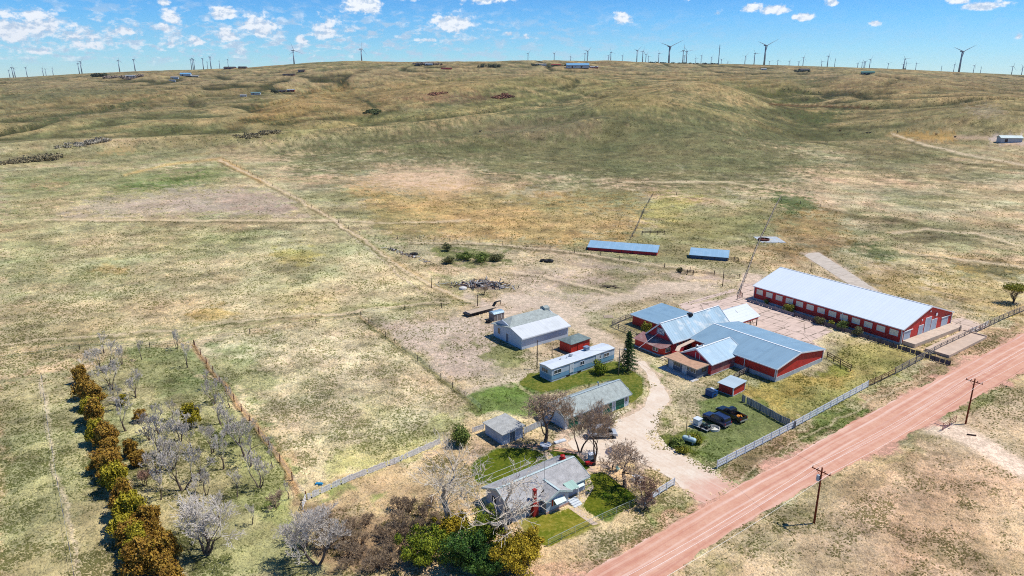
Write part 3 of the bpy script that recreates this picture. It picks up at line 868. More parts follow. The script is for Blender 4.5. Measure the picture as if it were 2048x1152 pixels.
# ================================================================ mesh building
class MB:
    """collects shapes and links them as ONE mesh object"""
    def __init__(s):
        s.v = []; s.f = []; s.m = []; s.cur = 0

    def add(s, vs, fs):
        b = len(s.v)
        s.v += [tuple(q) for q in vs]
        s.f += [tuple(b + i for i in f) for f in fs]
        s.m += [s.cur] * len(fs)

    def box(s, x0, y0, z0, x1, y1, z1, M=None):
        vs = [Vector((x, y, z)) for z in (z0, z1) for y in (y0, y1) for x in (x0, x1)]
        if M is not None: vs = [M @ q for q in vs]
        s.add(vs, [(0, 2, 3, 1), (4, 5, 7, 6), (0, 1, 5, 4), (2, 6, 7, 3), (0, 4, 6, 2), (1, 3, 7, 5)])

    def beam(s, a, b, w, h=None, up=(0, 0, 1)):
        """rectangular bar from a to b"""
        a, b = Vector(a), Vector(b); h = h or w
        d = (b - a).normalized(); u = Vector(up)
        if abs(d.dot(u)) > .97: u = Vector((1, 0, 0))
        sx = d.cross(u).normalized() * (w / 2); sz = sx.cross(d).normalized() * (h / 2)
        vs = [a - sx - sz, a + sx - sz, a + sx + sz, a - sx + sz, b - sx - sz, b + sx - sz, b + sx + sz, b - sx + sz]
        s.add(vs, [(3, 2, 1, 0), (4, 5, 6, 7), (0, 1, 5, 4), (1, 2, 6, 5), (2, 3, 7, 6), (3, 0, 4, 7)])

    def tube(s, pts, rads, n=6, cap=True):
        pts = [Vector(p) for p in pts]
        if not isinstance(rads, (list, tuple)): rads = [rads] * len(pts)
        base = len(s.v)
        ref = None
        for i, p in enumerate(pts):
            d = (pts[min(i + 1, len(pts) - 1)] - pts[max(i - 1, 0)]).normalized()
            if ref is None:
                ref = d.orthogonal().normalized()
            else:
                ref = (ref - d * ref.dot(d))
                ref = ref.normalized() if ref.length > 1e-5 else d.orthogonal().normalized()
            q = d.cross(ref)
            for k in range(n):
                a = 2 * math.pi * k / n
                s.v.append(tuple(p + (ref * math.cos(a) + q * math.sin(a)) * rads[i]))
        for i in range(len(pts) - 1):
            for k in range(n):
                a = base + i * n + k; b = base + i * n + (k + 1) % n
                s.f.append((a, b, b + n, a + n)); s.m.append(s.cur)
        if cap:
            s.f.append(tuple(base + k for k in range(n))[::-1]); s.m.append(s.cur)
            s.f.append(tuple(base + (len(pts) - 1) * n + k for k in range(n))); s.m.append(s.cur)

    def lathe(s, prof, n=16, c=(0, 0, 0), axis='z'):
        """prof: (radius, height) list"""
        base = len(s.v)
        for r, h in prof:
            for k in range(n):
                a = 2 * math.pi * k / n
                q = (r * math.cos(a), r * math.sin(a), h)
                if axis == 'x': q = (q[2], q[0], q[1])
                if axis == 'y': q = (q[0], q[2], q[1])
                s.v.append((q[0] + c[0], q[1] + c[1], q[2] + c[2]))
        for i in range(len(prof) - 1):
            for k in range(n):
                a = base + i * n + k; b = base + i * n + (k + 1) % n
                s.f.append((a, b, b + n, a + n)); s.m.append(s.cur)
        s.f.append(tuple(base + k for k in range(n))[::-1]); s.m.append(s.cur)
        s.f.append(tuple(base + (len(prof) - 1) * n + k for k in range(n))); s.m.append(s.cur)

    def prism(s, poly, y0, y1, M=None, axis='y'):
        """polygon in (x, z) extruded along y (or (x, y) along z, or (y, z) along x)"""
        n = len(poly)
        def P(a, b, t):
            q = Vector((a, t, b)) if axis == 'y' else Vector((a, b, t)) if axis == 'z' else Vector((t, a, b))
            return M @ q if M is not None else q
        vs = [P(a, b, y0) for a, b in poly] + [P(a, b, y1) for a, b in poly]
        s.add(vs, [tuple(range(n)), tuple(range(2 * n - 1, n - 1, -1))] + [(i, i + n, (i + 1) % n + n, (i + 1) % n) for i in range(n)])

    def quad(s, *p): s.add(p, [tuple(range(len(p)))])

    def build(s, name, mat, parent=None, smooth=False, loc=None, fixn=True):
        me = bpy.data.meshes.new(name)
        me.from_pydata(s.v, [], s.f)
        mats = mat if isinstance(mat, (list, tuple)) else [mat]
        for m in mats: me.materials.append(m)
        if len(mats) > 1: me.polygons.foreach_set('material_index', s.m)
        if smooth: me.polygons.foreach_set('use_smooth', [True] * len(me.polygons))
        if fixn:
            bm = bmesh.new(); bm.from_mesh(me)
            bmesh.ops.recalc_face_normals(bm, faces=bm.faces)
            bm.to_mesh(me); bm.free()
        o = bpy.data.objects.new(name, me)
        COL.objects.link(o)
        if parent is not None:
            o.parent = parent
            KID.setdefault(parent.name, []).append(o)
        if loc is not None: o.location = loc
        return o


def empty(name, loc, rz, label, cat, group=None):
    o = bpy.data.objects.new(name, None)
    COL.objects.link(o)
    o.empty_display_size = 1
    o.location = loc
    o.rotation_euler = (0, 0, rz)
    return tag(o, label, cat, group)


def copy_tree(o, loc, rz=0, sc_=None, label=None, group=None):
    """copy a thing with its parts and their sub-parts"""
    def cp(q, par):
        c = q.copy(); COL.objects.link(c)
        if par is not None: c.parent = par
        for ch in KID.get(q.name, []): KID.setdefault(c.name, []).append(cp(ch, c))
        return c
    r = cp(o, None)
    r.location = loc; r.rotation_euler = (0, 0, rz)
    if sc_ is not None: r.scale = sc_ if isinstance(sc_, tuple) else (sc_,) * 3
    if label: r['label'] = label
    if group: r['group'] = group
    return r


KID = {}


# ================================================================ materials
def mat(name, col, rough=.8, metal=0., var=.12, scale=3., spec=.3, bump=0., streak=None, col2=None, fine=0.):
    if name in MATS: return MATS[name]
    m = bpy.data.materials.new(name)
    m.use_nodes = True
    t = NT(m.node_tree); b = t.n['Principled BSDF']
    P = t.coord('Object')
    n = t.noise(P if streak is None else t.scale(P, streak), scale, 5, .65)
    lo = tuple(c * (1 - var) for c in col); hi = tuple(min(1, c * (1 + var)) for c in (col2 or col))
    if col2: lo, hi = col, col2
    c = t.mix(t.maprange(n, .36, .64), lo, hi)
    if fine:
        f = t.noise(P, scale * 9, 3, .6)
        c = t.mix(t.maprange(f, .5, .66, 0, fine), c, tuple(q * .55 for q in col))
    t.put(b.inputs['Base Color'], c)
    b.inputs['Roughness'].default_value = rough
    b.inputs['Metallic'].default_value = metal
    b.inputs['Specular IOR Level'].default_value = spec
    if bump: t.put(b.inputs['Normal'], t.bump(n, bump, .05))
    MATS[name] = m
    return m


def rib_mat(name, col, pitch=.9, axis=0, rough=.45, metal=.0, depth=.35, stain=None, stain_amt=.5, var=.1, spec=.5, line=.82):
    """ribbed sheet metal / board siding: ribs run across the given object axis; stains in patches"""
    if name in MATS: return MATS[name]
    m = bpy.data.materials.new(name)
    m.use_nodes = True
    t = NT(m.node_tree); b = t.n['Principled BSDF']
    P = t.coord('Object'); xyz = t.sep(P)
    if axis == 3:  # any wall: run along x+y
        u = t.math('ADD', xyz[0], xyz[1])
    else:
        u = xyz[axis]
    ph = t.math('FRACT', t.math('DIVIDE', u, pitch))
    tri = t.math('ABSOLUTE', t.math('SUBTRACT', ph, .5))
    rib = t.maprange(tri, .44, .5, 0, 1)
    pan = t.noise(t.comb(t.math('FLOOR', t.math('DIVIDE', u, pitch)), 0., 0.), 7.3, 0)
    st = t.noise(t.scale(P, (.25, .25, .25)), 1.7, 5, .65)
    c = t.mix(t.maprange(pan, .3, .7), tuple(q * (1 - var) for q in col), tuple(q * (1 + var) for q in col))
    if stain: c = t.mix(t.maprange(st, .50, .64, 0, stain_amt), c, stain)
    c = t.mix(rib, c, t.mix(1., c, (line, line, line), 'MULTIPLY'))
    t.put(b.inputs['Base Color'], c)
    b.inputs['Roughness'].default_value = rough
    b.inputs['Metallic'].default_value = metal
    b.inputs['Specular IOR Level'].default_value = spec
    t.put(b.inputs['Normal'], t.bump(rib, depth, .04))
    MATS[name] = m
    return m


def shingle_mat(name, col, var=.3, rough=.9):
    if name in MATS: return MATS[name]
    m = bpy.data.materials.new(name); m.use_nodes = True
    t = NT(m.node_tree); b = t.n['Principled BSDF']
    P = t.coord('Object')
    n1 = t.noise(P, 1.1, 6, .7); n2 = t.noise(P, 7, 3, .7)
    v = t.math('ADD', t.math('MULTIPLY', n1, .5), t.math('MULTIPLY', n2, .5))
    c = t.ramp(t.maprange(v, .38, .62), [(0, tuple(q * (1 - var) for q in col)), (.5, col), (1, tuple(q * (1 + var) for q in col))])
    t.put(b.inputs['Base Color'], c)
    b.inputs['Roughness'].default_value = rough
    b.inputs['Specular IOR Level'].default_value = .2
    t.put(b.inputs['Normal'], t.bump(n2, .5, .03))
    MATS[name] = m
    return m


def glass_mat(name='window_glass', col=(.03, .045, .06)):
    if name in MATS: return MATS[name]
    m = mat(name, col, .12, 0., .2, 2., .7)
    return m


M_WHITE = mat('white_paint', sc(226, 232, 236), .6, 0, .08, 2.5)
M_TRIM = mat('white_trim', (.72, .74, .74), .5, 0, .05, 3)
M_RED = rib_mat('red_barn_siding', sc(220, 46, 40), .42, 3, .6, 0, .3, sc(180, 40, 38), .5)
M_REDSH = rib_mat('red_board_siding', sc(214, 42, 60), .3, 3, .7, 0, .3, sc(168, 46, 72), .5)
M_REDFADE = rib_mat('faded_red_boards', sc(176, 88, 92), .35, 3, .8, 0, .3, sc(200, 150, 140), .7)
M_ROOFW = rib_mat('white_metal_roof', (.66, .72, .77), .95, 1, .42, 0, .25, (.60, .67, .73), .3, .02)
M_ROOFB = rib_mat('blue_grey_metal_roof', sc(142, 176, 196), .62, 0, .5, .0, .4, sc(126, 160, 182), .6, .06)
M_ROOFB2 = rib_mat('blue_grey_metal_roof_cross', sc(142, 176, 196), .62, 1, .5, .0, .4, sc(126, 160, 182), .6, .06)
M_ROOFN = rib_mat('new_white_metal_roof', sc(232, 238, 242), .8, 1, .4, 0, .25, sc(215, 225, 235), .4, .02)
M_TIN = rib_mat('patched_tin_roof', sc(160, 190, 206), .75, 0, .5, .1, .5, sc(214, 222, 222), .9, .14, line=.7)
M_TIN2 = rib_mat('pale_tin_roof', sc(160, 190, 208), .6, 0, .45, .1, .4, sc(190, 210, 220), .7, .08)
M_RUST = rib_mat('rusted_roof_sheets', sc(158, 112, 108), .55, 1, .8, 0, .4, sc(196, 176, 168), .7, .2, line=.6)
M_TANROOF = mat('tan_felt_roof', sc(206, 164, 134), .9, 0, .16, 1.2, .2, .2, fine=.3)
M_SHINGLE = shingle_mat('grey_shingles', sc(184, 182, 180))
M_SHINGLE2 = shingle_mat('pale_green_grey_shingles', sc(176, 184, 178))
M_SHINGLE3 = shingle_mat('dark_green_grey_shingles', sc(126, 142, 140), .35)
M_CONC = mat('foundation_concrete', sc(196, 204, 208), .9, 0, .14, 1.2, .2, .2, fine=.3)
M_SIDING = rib_mat('pale_blue_white_siding', sc(214, 226, 238), .9, 2, .6, 0, .25, sc(196, 212, 228), .4, .03)
M_BLUESIDE = rib_mat('trailer_siding', sc(206, 222, 236), .45, 3, .6, 0, .25, sc(186, 208, 228), .4, .04)
M_BLUESKIRT = rib_mat('blue_trailer_skirt', sc(130, 182, 216), .45, 3, .6, 0, .25, sc(120, 168, 206), .4, .04)
M_BLOCK = mat('grey_block_wall', sc(120, 132, 148), .9, 0, .18, 1.5, .2, .2, fine=.4)
M_GLASS = glass_mat()
M_GREEN = mat('green_garage_door', sc(28, 116, 92), .5, 0, .12, 2)
M_CREAM = mat('cream_panel', (.80, .76, .56), .7, 0, .05, 2)
M_WOOD = mat('weathered_grey_wood', sc(150, 140, 132), .9, 0, .25, 2.2, .1, .2)
M_DARKWOOD = mat('dark_old_wood', sc(86, 72, 66), .9, 0, .3, 2.2, .1, .2)
M_POLE = mat('creosoted_pole', sc(128, 66, 44), .9, 0, .2, 2.2, .1)
M_METAL = mat('galvanised_metal', (.42, .44, .45), .4, .6, .1, 3)
M_DARK = mat('black_steel', (.02, .02, .022), .5, .2, .2, 3)
M_RUBBER = mat('tyre_rubber', (.018, .018, .018), .85, 0, .2, 5)
M_WHITEF = mat('white_fence_paint', sc(236, 240, 246), .55, 0, .05, 2)
M_PICKET = mat('weathered_white_pickets', (.72, .70, .68), .8, 0, .2, 4)
M_REDP = mat('red_gloss_paint', sc(190, 30, 34), .45, 0, .1, 3)
M_CONCY = None


def place(px, py, z=None):
    g = G(px, py, z)
    return Vector((g.x, g.y, g.z))


AX = RAD(37.0)                          # the farm is laid out square to the road
U = Vector((math.cos(AX), math.sin(AX), 0)); V = Vector((-math.sin(AX), math.cos(AX), 0))


def loc2(o, px, py):
    """photo pixel -> local x, y of a building whose origin is o (axes U, V)"""
    g = G(px, py, 0.) - Vector((o[0], o[1], 0))
    return g.dot(U), g.dot(V)


def win(p, x, y, z, w, h, face, frame=M_TRIM, glass=None, t=.08, deep=.06, bars=0):
    """window on a wall; face is the outward axis '+x' '-x' '+y' '-y'; x, y is the wall point at the window's middle"""
    glass = glass or M_GLASS
    sx = 1 if face[0] == '+' else -1
    f = MB(); g = MB()
    def bx(mb, a0, a1, z0, z1, d0, d1):
        if face[1] == 'x': mb.box(x + min(sx * d0, sx * d1), y + a0, z0, x + max(sx * d0, sx * d1), y + a1, z1)
        else: mb.box(x + a0, y + min(sx * d0, sx * d1), z0, x + a1, y + max(sx * d0, sx * d1), z1)
    bx(f, -w / 2 - t, -w / 2, z - t, z + h + t, -.02, deep); bx(f, w / 2, w / 2 + t, z - t, z + h + t, -.02, deep)
    bx(f, -w / 2, w / 2, z - t, z, -.02, deep + .02); bx(f, -w / 2, w / 2, z + h, z + h + t, -.02, deep)
    for k in range(bars):
        a = -w / 2 + w * (k + 1) / (bars + 1)
        bx(f, a - .03, a + .03, z, z + h, .005, deep - .01)
    bx(g, -w / 2, w / 2, z, z + h, -.02, .02)
    o = f.build('window', frame, p)
    gl = g.build('pane', glass, o)
    return o


def door(p, x, y, z, w, h, face, m=M_TRIM, name='door', handle=True, panels=0, m2=None, t=.06, trim=None):
    sx = 1 if face[0] == '+' else -1
    f = MB()
    def bx(mb, a0, a1, z0, z1, d0, d1):
        if face[1] == 'x': mb.box(x + min(sx * d0, sx * d1), y + a0, z0, x + max(sx * d0, sx * d1), y + a1, z1)
        else: mb.box(x + a0, y + min(sx * d0, sx * d1), z0, x + a1, y + max(sx * d0, sx * d1), z1)
    if panels:
        for k in range(panels):
            z0 = z + h * k / panels
            bx(f, -w / 2, w / 2, z0 + .02, z + h * (k + 1) / panels - .02, -.02, t)
            bx(f, -w / 2, w / 2, z0 - .02, z0 + .02, -.02, t - .035)
    else:
        bx(f, -w / 2, w / 2, z, z + h, -.02, t)
    o = f.build(name, m, p)
    q = MB()
    bx(q, -w / 2 - .12, -w / 2, z, z + h + .12, -.02, t + .02); bx(q, w / 2, w / 2 + .12, z, z + h + .12, -.02, t + .02); bx(q, -w / 2, w / 2, z + h, z + h + .12, -.02, t + .02)
    q.build('door_frame', trim or M_TRIM, o)
    if handle:
        hb = MB()
        if panels: bx(hb, -.12, .12, z + .35, z + .42, t, t + .06)
        else: bx(hb, w / 2 - .16, w / 2 - .08, z + h * .46, z + h * .52, t, t + .07)
        hb.build('handle', M_METAL, o)
    return o


def gable_box(p, x0, y0, x1, y1, z0, ze, zr, axis, mw, mr, over=.35, th=.12, name='roof', wname='wall', trim=None, base=None, basem=None, ridge_at=.5):
    """walls with gables + a pitched roof slab whose ridge runs along axis"""
    w = MB()
    if axis == 'x':
        c = y0 + (y1 - y0) * ridge_at
        w.prism([(y0, z0), (y1, z0), (y1, ze), (c, zr), (y0, ze)], x0, x1, axis='x')
    else:
        c = x0 + (x1 - x0) * ridge_at
        w.prism([(x0, z0), (x1, z0), (x1, ze), (c, zr), (x0, ze)], y0, y1, axis='y')
    wo = w.build(wname, mw, p)
    r = MB()
    if axis == 'x':
        s1 = (zr - ze) / (c - y0); s2 = (zr - ze) / (y1 - c)
        a0, a1, b0, b1 = y0 - over, y1 + over, x0 - over, x1 + over
        prof = [(a0, ze - s1 * over + .01), (c, zr + .01), (a1, ze - s2 * over + .01), (a1, ze - s2 * over + th), (c, zr + th * 1.1), (a0, ze - s1 * over + th)]
        r.prism(prof, b0, b1, axis='x')
    else:
        s1 = (zr - ze) / (c - x0); s2 = (zr - ze) / (x1 - c)
        a0, a1, b0, b1 = x0 - over, x1 + over, y0 - over, y1 + over
        prof = [(a0, ze - s1 * over + .01), (c, zr + .01), (a1, ze - s2 * over + .01), (a1, ze - s2 * over + th), (c, zr + th * 1.1), (a0, ze - s1 * over + th)]
        r.prism(prof, b0, b1, axis='y')
    ro = r.build(name, mr, p)
    if trim:
        t = MB(); d = .09
        for e in (b0 - .04, b1 + .04):
            for (p0, q0) in (((a0, ze - s1 * over + th * .4), (c, zr + th * .5)), ((c, zr + th * .5), (a1, ze - s2 * over + th * .4))):
                if axis == 'x': t.beam((e, p0[0], p0[1]), (e, q0[0], q0[1]), .05, .3)
                else: t.beam((p0[0], e, p0[1]), (q0[0], e, q0[1]), .05, .3)
        for (q, zz) in ((a0 - .03, ze - s1 * over + th * .3), (a1 + .03, ze - s2 * over + th * .3)):
            if axis == 'x': t.beam((b0, q, zz), (b1, q, zz), .06, .2)
            else: t.beam((q, b0, zz), (q, b1, zz), .06, .2)
        if axis == 'x': t.beam((b0, c, zr + th * 1.25), (b1, c, zr + th * 1.25), .35, .05)
        else: t.beam((c, b0, zr + th * 1.25), (c, b1, zr + th * 1.25), .35, .05)
        t.build('fascia', trim, ro)
    if base:
        q = MB(); e = .07
        q.box(x0 - e, y0 - e, z0 - .3, x1 + e, y1 + e, z0 + base)
        q.build('foundation', basem or M_CONC, p)
    return wo, ro


# ================================================================ sheets on the ground: road, drives, slabs, lawns, paths
def sheet(name, pts, z, m, wob=0., step=1.2, seed=1, world=False):
    """flat sheet whose outline follows photo pixels, edge roughened by noise"""
    P = [Vector((a, b, 0)) for a, b in pts] if world else [G(a, b, 0.) for a, b in pts]
    out = []
    for a, b in zip(P, P[1:] + P[:1]):
        n = max(1, int((b - a).length / step)) if wob else 1
        for k in range(n): out.append(a.lerp(b, k / n))
    if wob:
        xs = np.array([q.x for q in out]); ys = np.array([q.y for q in out])
        nx = (fbm(xs, ys, 3.2, 5, .8, seed) - .5) * 5 * wob; ny = (fbm(xs, ys, 3.2, 5, .8, seed + 5) - .5) * 5 * wob
        out = [Vector((q.x + a, q.y + b, 0)) for q, a, b in zip(out, nx, ny)]
    from mathutils.geometry import tessellate_polygon
    tri = tessellate_polygon([[Vector((q.x, q.y, 0)) for q in out]])
    fs = []
    for a, b, c in tri:
        ar = (out[b].x - out[a].x) * (out[c].y - out[a].y) - (out[b].y - out[a].y) * (out[c].x - out[a].x)
        if abs(ar) > 1e-7: fs.append((a, b, c) if ar > 0 else (a, c, b))
    me = bpy.data.meshes.new(name); me.from_pydata([(q.x, q.y, z) for q in out], [], fs)
    me.materials.append(m)
    o = bpy.data.objects.new(name, me); COL.objects.link(o)
    return tag(o, kind='structure')


def dirt_mat(name, col, col2, streak_dir=None, amt=1., near_road=False):
    m = bpy.data.materials.new(name); m.use_nodes = True
    t = NT(m.node_tree); b = t.n['Principled BSDF']
    P = t.geo()
    n1 = t.noise(P, .35, 6, .7); n2 = t.noise(P, 1.8, 4, .75)
    v = t.math('ADD', t.math('MULTIPLY', n1, .6), t.math('MULTIPLY', n2, .4))
    c = t.mix(t.maprange(v, .40, .60), col, col2)
    if streak_dir is not None:
        # wheel tracks and grader lines run along the road
        Q = t.scale(P, (1, 1, 1), (0, 0, 0), (0, 0, -streak_dir))
        s = t.sep(Q)
        warp = t.math('MULTIPLY', t.noise(t.comb(t.math('MULTIPLY', s[0], .03), 0., 0.), 1., 2), 1.6)
        yy = t.math('ADD', s[1], warp)
        a = t.noise(t.comb(t.math('MULTIPLY', s[0], .02), yy, 0.), 1.5, 4, .6)
        lit = t.maprange(a, .53, .64, 0, .4, True)
        c = t.mix(lit, c, sc(246, 206, 186))
        dk = t.maprange(a, .47, .36, 0, .4, True)
        c = t.mix(dk, c, sc(196, 128, 112))
        # two worn, paler wheel lines in the middle of the road
        for off, w, k in TRACKS:
            d = t.math('ABSOLUTE', t.math('SUBTRACT', yy, off))
            br = t.maprange(t.noise(t.comb(t.math('MULTIPLY', s[0], .05), off, 0.), 1.3, 3), .4, .6, .3, 1)
            c = t.mix(t.math('MULTIPLY', t.maprange(d, w, w * .3, 0, k, True), br), c, sc(250, 218, 200))
        g = t.maprange(t.noise(P, .9, 4, .7), .56, .66, 0, .3)
        c = t.mix(g, c, sc(206, 146, 126))
    if near_road:
        # red road gravel dragged into the drive, and tyre ruts
        s = t.sep(t.scale(P, (1, 1, 1), (0, 0, 0), (0, 0, -RD)))
        c = t.mix(t.maprange(t.math('ADD', s[1], t.math('MULTIPLY', n1, 8.)), ROAD_OFF + 13, ROAD_OFF + 6, 0, .8, True), c, sc(226, 168, 146))
        a = t.noise(t.scale(P, (1, 1, 1), (0, 0, 0), (0, 0, RAD(-128))), .5, 4, .6)
        r = t.noise(t.scale(t.scale(P, (1, 1, 1), (0, 0, 0), (0, 0, RAD(-126))), (.06, 1.4, 1)), 1., 3, .6)
        c = t.mix(t.maprange(r, .54, .66, 0, .3), c, sc(196, 168, 142))
        c = t.mix(t.maprange(r, .45, .36, 0, .3), c, sc(244, 226, 206))
    t.put(b.inputs['Base Color'], c)
    b.inputs['Roughness'].default_value = .95
    b.inputs['Specular IOR Level'].default_value = .15
    t.put(b.inputs['Normal'], t.bump(n2, .4, .08))
    return m


def conc_mat(name, slab=(3.6, 3.6), col=sc(226, 198, 178), grass=.5, tilt=AX):
    """pale concrete cast in bays, weeds and cracks in the joints"""
    m = bpy.data.materials.new(name); m.use_nodes = True
    t = NT(m.node_tree); b = t.n['Principled BSDF']
    P = t.scale(t.geo(), (1, 1, 1), (0, 0, 0), (0, 0, -tilt))
    W = t.math('MULTIPLY', t.math('SUBTRACT', t.noise(P, .5, 3, .6), .5), .5)
    s = t.sep(P)
    def joint(u, p):
        f = t.math('FRACT', t.math('DIVIDE', t.math('ADD', u, W), p))
        return t.math('MULTIPLY', t.math('SUBTRACT', .5, t.math('ABSOLUTE', t.math('SUBTRACT', f, .5))), p)
    j = t.math('MINIMUM', joint(s[0], slab[0]), joint(s[1], slab[1]))
    cell = t.comb(t.math('FLOOR', t.math('DIVIDE', s[0], slab[0])), t.math('FLOOR', t.math('DIVIDE', s[1], slab[1])))
    cv = t.noise(cell, 3.71, 0)
    n = t.noise(P, .5, 6, .7)
    c = t.mix(t.maprange(n, .38, .62), tuple(q * .9 for q in col), tuple(min(.8, q * 1.12) for q in col))
    c = t.mix(t.maprange(cv, .3, .7, 0, .3), c, tuple(q * .82 for q in col))
    gap = t.maprange(t.noise(P, .33, 4, .7), .42, .56, 0, 1)
    gr = t.math('MULTIPLY', t.maprange(j, .22, .06, 0, 1), gap)
    c = t.mix(t.math('MULTIPLY', gr, grass), c, sc(96, 88, 66))
    cr = t.n.new('ShaderNodeTexVoronoi'); cr.feature = 'DISTANCE_TO_EDGE'
    t.put(cr.inputs['Vector'], P); cr.inputs['Scale'].default_value = .16
    c = t.mix(t.maprange(cr.outputs[0], .016, .005, 0, .6 * grass), c, sc(104, 92, 76))
    t.put(b.inputs['Base Color'], c)
    b.inputs['Roughness'].default_value = .9
    b.inputs['Specular IOR Level'].default_value = .2
    return m


def lawn_mat(name, col, col2, col3):
    m = bpy.data.materials.new(name); m.use_nodes = True
    t = NT(m.node_tree); b = t.n['Principled BSDF']
    P = t.geo()
    n1 = t.noise(P, .22, 5, .7); n2 = t.noise(P, 1.6, 4, .8)
    c = t.mix(t.maprange(n1, .42, .58), col, col2)
    c = t.mix(t.maprange(n2, .50, .66, 0, .7), c, col3)
    c = t.mix(t.maprange(n2, .46, .34, 0, .6), c, tuple(q * .55 for q in col))
    t.put(b.inputs['Base Color'], c)
    b.inputs['Roughness'].default_value = 1.
    b.inputs['Specular IOR Level'].default_value = .1
    t.put(b.inputs['Normal'], t.bump(n2, .8, .12))
    return m


# the road: centre line through (1640, 890) heading 36.7 degrees
RD = RAD(36.8)
rdu = Vector((math.cos(RD), math.sin(RD), 0)); rdv = Vector((-math.sin(RD), math.cos(RD), 0))
rc = G(1640, 900, 0.)
ROAD_OFF = rc.dot(rdv)
TRACKS = [(ROAD_OFF + 2.3, .22, .8), (ROAD_OFF + .9, .3, .7), (ROAD_OFF - 1.0, .25, .6), (ROAD_OFF - 2.4, .25, .5)]
road_m = dirt_mat('red_gravel', sc(220, 160, 132), sc(234, 184, 156), RD)
_unused = [(700, 1415), (1000, 1243), (1160, 1154), (1320, 1064), (1480, 970), (1600, 905), (1720, 837), (1880, 755), (2048, 666), (2500, 428), (2580, 458), (2048, 742), (1860, 846), (1640, 962), (1480, 1052), (1335, 1152), (1100, 1330), (900, 1460)]
sheet('gravel_road', ROAD_KEEP, .03, road_m, .3, .8, 3)
drive_m = dirt_mat('pale_drive_dirt', sc(234, 210, 184), sc(248, 232, 210), near_road=True)
sheet('driveway', [(1270, 722), (1290, 742), (1300, 775), (1290, 812), (1245, 845), (1222, 880), (1240, 905), (1300, 935), (1350, 960), (1376, 990), (1410, 1008), (1478, 972), (1436, 942), (1380, 915),
                   (1330, 888), (1314, 862), (1322, 825), (1340, 800), (1326, 772), (1308, 745), (1288, 722)], .02, drive_m, .22, .5, 8)
sheet('parking_yard', [(1135, 885), (1170, 862), (1262, 830), (1286, 822), (1262, 850), (1240, 880), (1246, 902), (1225, 925), (1185, 922), (1150, 905)], .016, drive_m, .22, .5, 9)
yard_m = conc_mat('yard_concrete', (4.2, 3.4), sc(230, 204, 186), .9)
sheet('concrete_yard', [(1490, 546), (1532, 549), (1520, 580), (1506, 598), (1560, 612), (1620, 636), (1667, 662), (1622, 682), (1650, 702), (1640, 712), (1560, 690), (1500, 668), (1440, 640), (1370, 622), (1360, 612), (1440, 600), (1478, 588)], .03, yard_m, .12, 1.5, 10)
sheet('concrete_feed_strip', [(1362, 613), (1474, 582), (1470, 577), (1356, 609)], .026, yard_m, .05)
sheet('concrete_ramp', [(1602, 507), (1638, 505), (1760, 584), (1700, 570)], .03, conc_mat('ramp_concrete', (6, 6), sc(214, 200, 182), .35, 0.6), .06)
sheet('barn_apron', [(1902, 640), (1922, 636), (1978, 652), (1940, 668), (1905, 660)], .03, conc_mat('apron_concrete', (5, 4), sc(226, 200, 178), .8), .06)
lawn_m = lawn_mat('mown_lawn', sc(70, 92, 20), sc(100, 112, 28), sc(146, 142, 52))
lawn_d = lawn_mat('dry_lawn', sc(112, 122, 30), sc(150, 140, 50), sc(186, 168, 84))
sheet('back_lawn', [(942, 938), (965, 915), (1000, 896), (1075, 900), (1105, 922), (1050, 950), (990, 975), (955, 965)], .012, lawn_m, .35, .4, 12)
sheet('back_lawn', [(1096, 906), (1124, 896), (1160, 910), (1190, 940), (1150, 950), (1112, 924)], .012, lawn_m, .25, .4, 13)
sheet('front_lawn', [(1172, 950), (1210, 945), (1262, 985), (1278, 1008), (1205, 1040), (1165, 1015), (1176, 990), (1186, 968)], .012, lawn_mat('front_lawn_grass', sc(68, 92, 18), sc(104, 112, 26), sc(156, 148, 56)), .25, .4, 14)
sheet('side_lawn', [(1050, 1040), (1135, 1018), (1190, 1048), (1100, 1092), (1082, 1086), (1058, 1065)], .012, lawn_d, .3, .4, 15)
sheet('trailer_lawn', [(1034, 768), (1060, 748), (1090, 745), (1240, 722), (1286, 758), (1286, 790), (1262, 808), (1250, 790), (1220, 757), (1130, 778), (1085, 785)], .012, lawn_mat('yard_grass', sc(88, 106, 36), sc(120, 124, 48), sc(168, 154, 84)), .45, .4, 16)
path_m = dirt_mat('path_concrete', sc(214, 188, 160), sc(228, 206, 180))
sheet('garden_path', [(1128, 1010), (1140, 1003), (1198, 1048), (1186, 1051)], .02, path_m)
sheet('garden_path', [(1152, 1015), (1164, 1012), (1188, 975), (1178, 952), (1168, 955), (1172, 976)], .017, path_m)
sheet('garden_path', [(1081, 898), (1090, 894), (1112, 922), (1100, 928)], .02, path_m)
sheet('garden_path', [(1020, 888), (1075, 888), (1160, 902), (1150, 908), (1075, 897), (1022, 895)], .017, dirt_mat('brick_path', sc(206, 160, 130), sc(220, 180, 150)))
sheet('garden_path', [(1168, 953), (1206, 940), (1196, 930), (1160, 905), (1152, 908), (1180, 935), (1166, 944)], .017, dirt_mat('dirt_path', sc(214, 180, 152), sc(226, 196, 168)))
sheet('garage_apron', [(1136, 868), (1258, 813), (1262, 820), (1142, 878)], .03, mat('apron_cement', sc(226, 210, 176), .9, 0, .08, .8))
sheet('flower_bed', [(1132, 1000), (1164, 968), (1176, 974), (1168, 1000), (1150, 1012)], .014, dirt_mat('bed_earth', sc(170, 150, 116), sc(200, 176, 150)))


# ================================================================ buildings
def at(o, a, b, z=0., rz=None):
    r = AX if rz is None else rz
    return Vector((o[0] + a * math.cos(r) - b * math.sin(r), o[1] + a * math.sin(r) + b * math.cos(r), z))


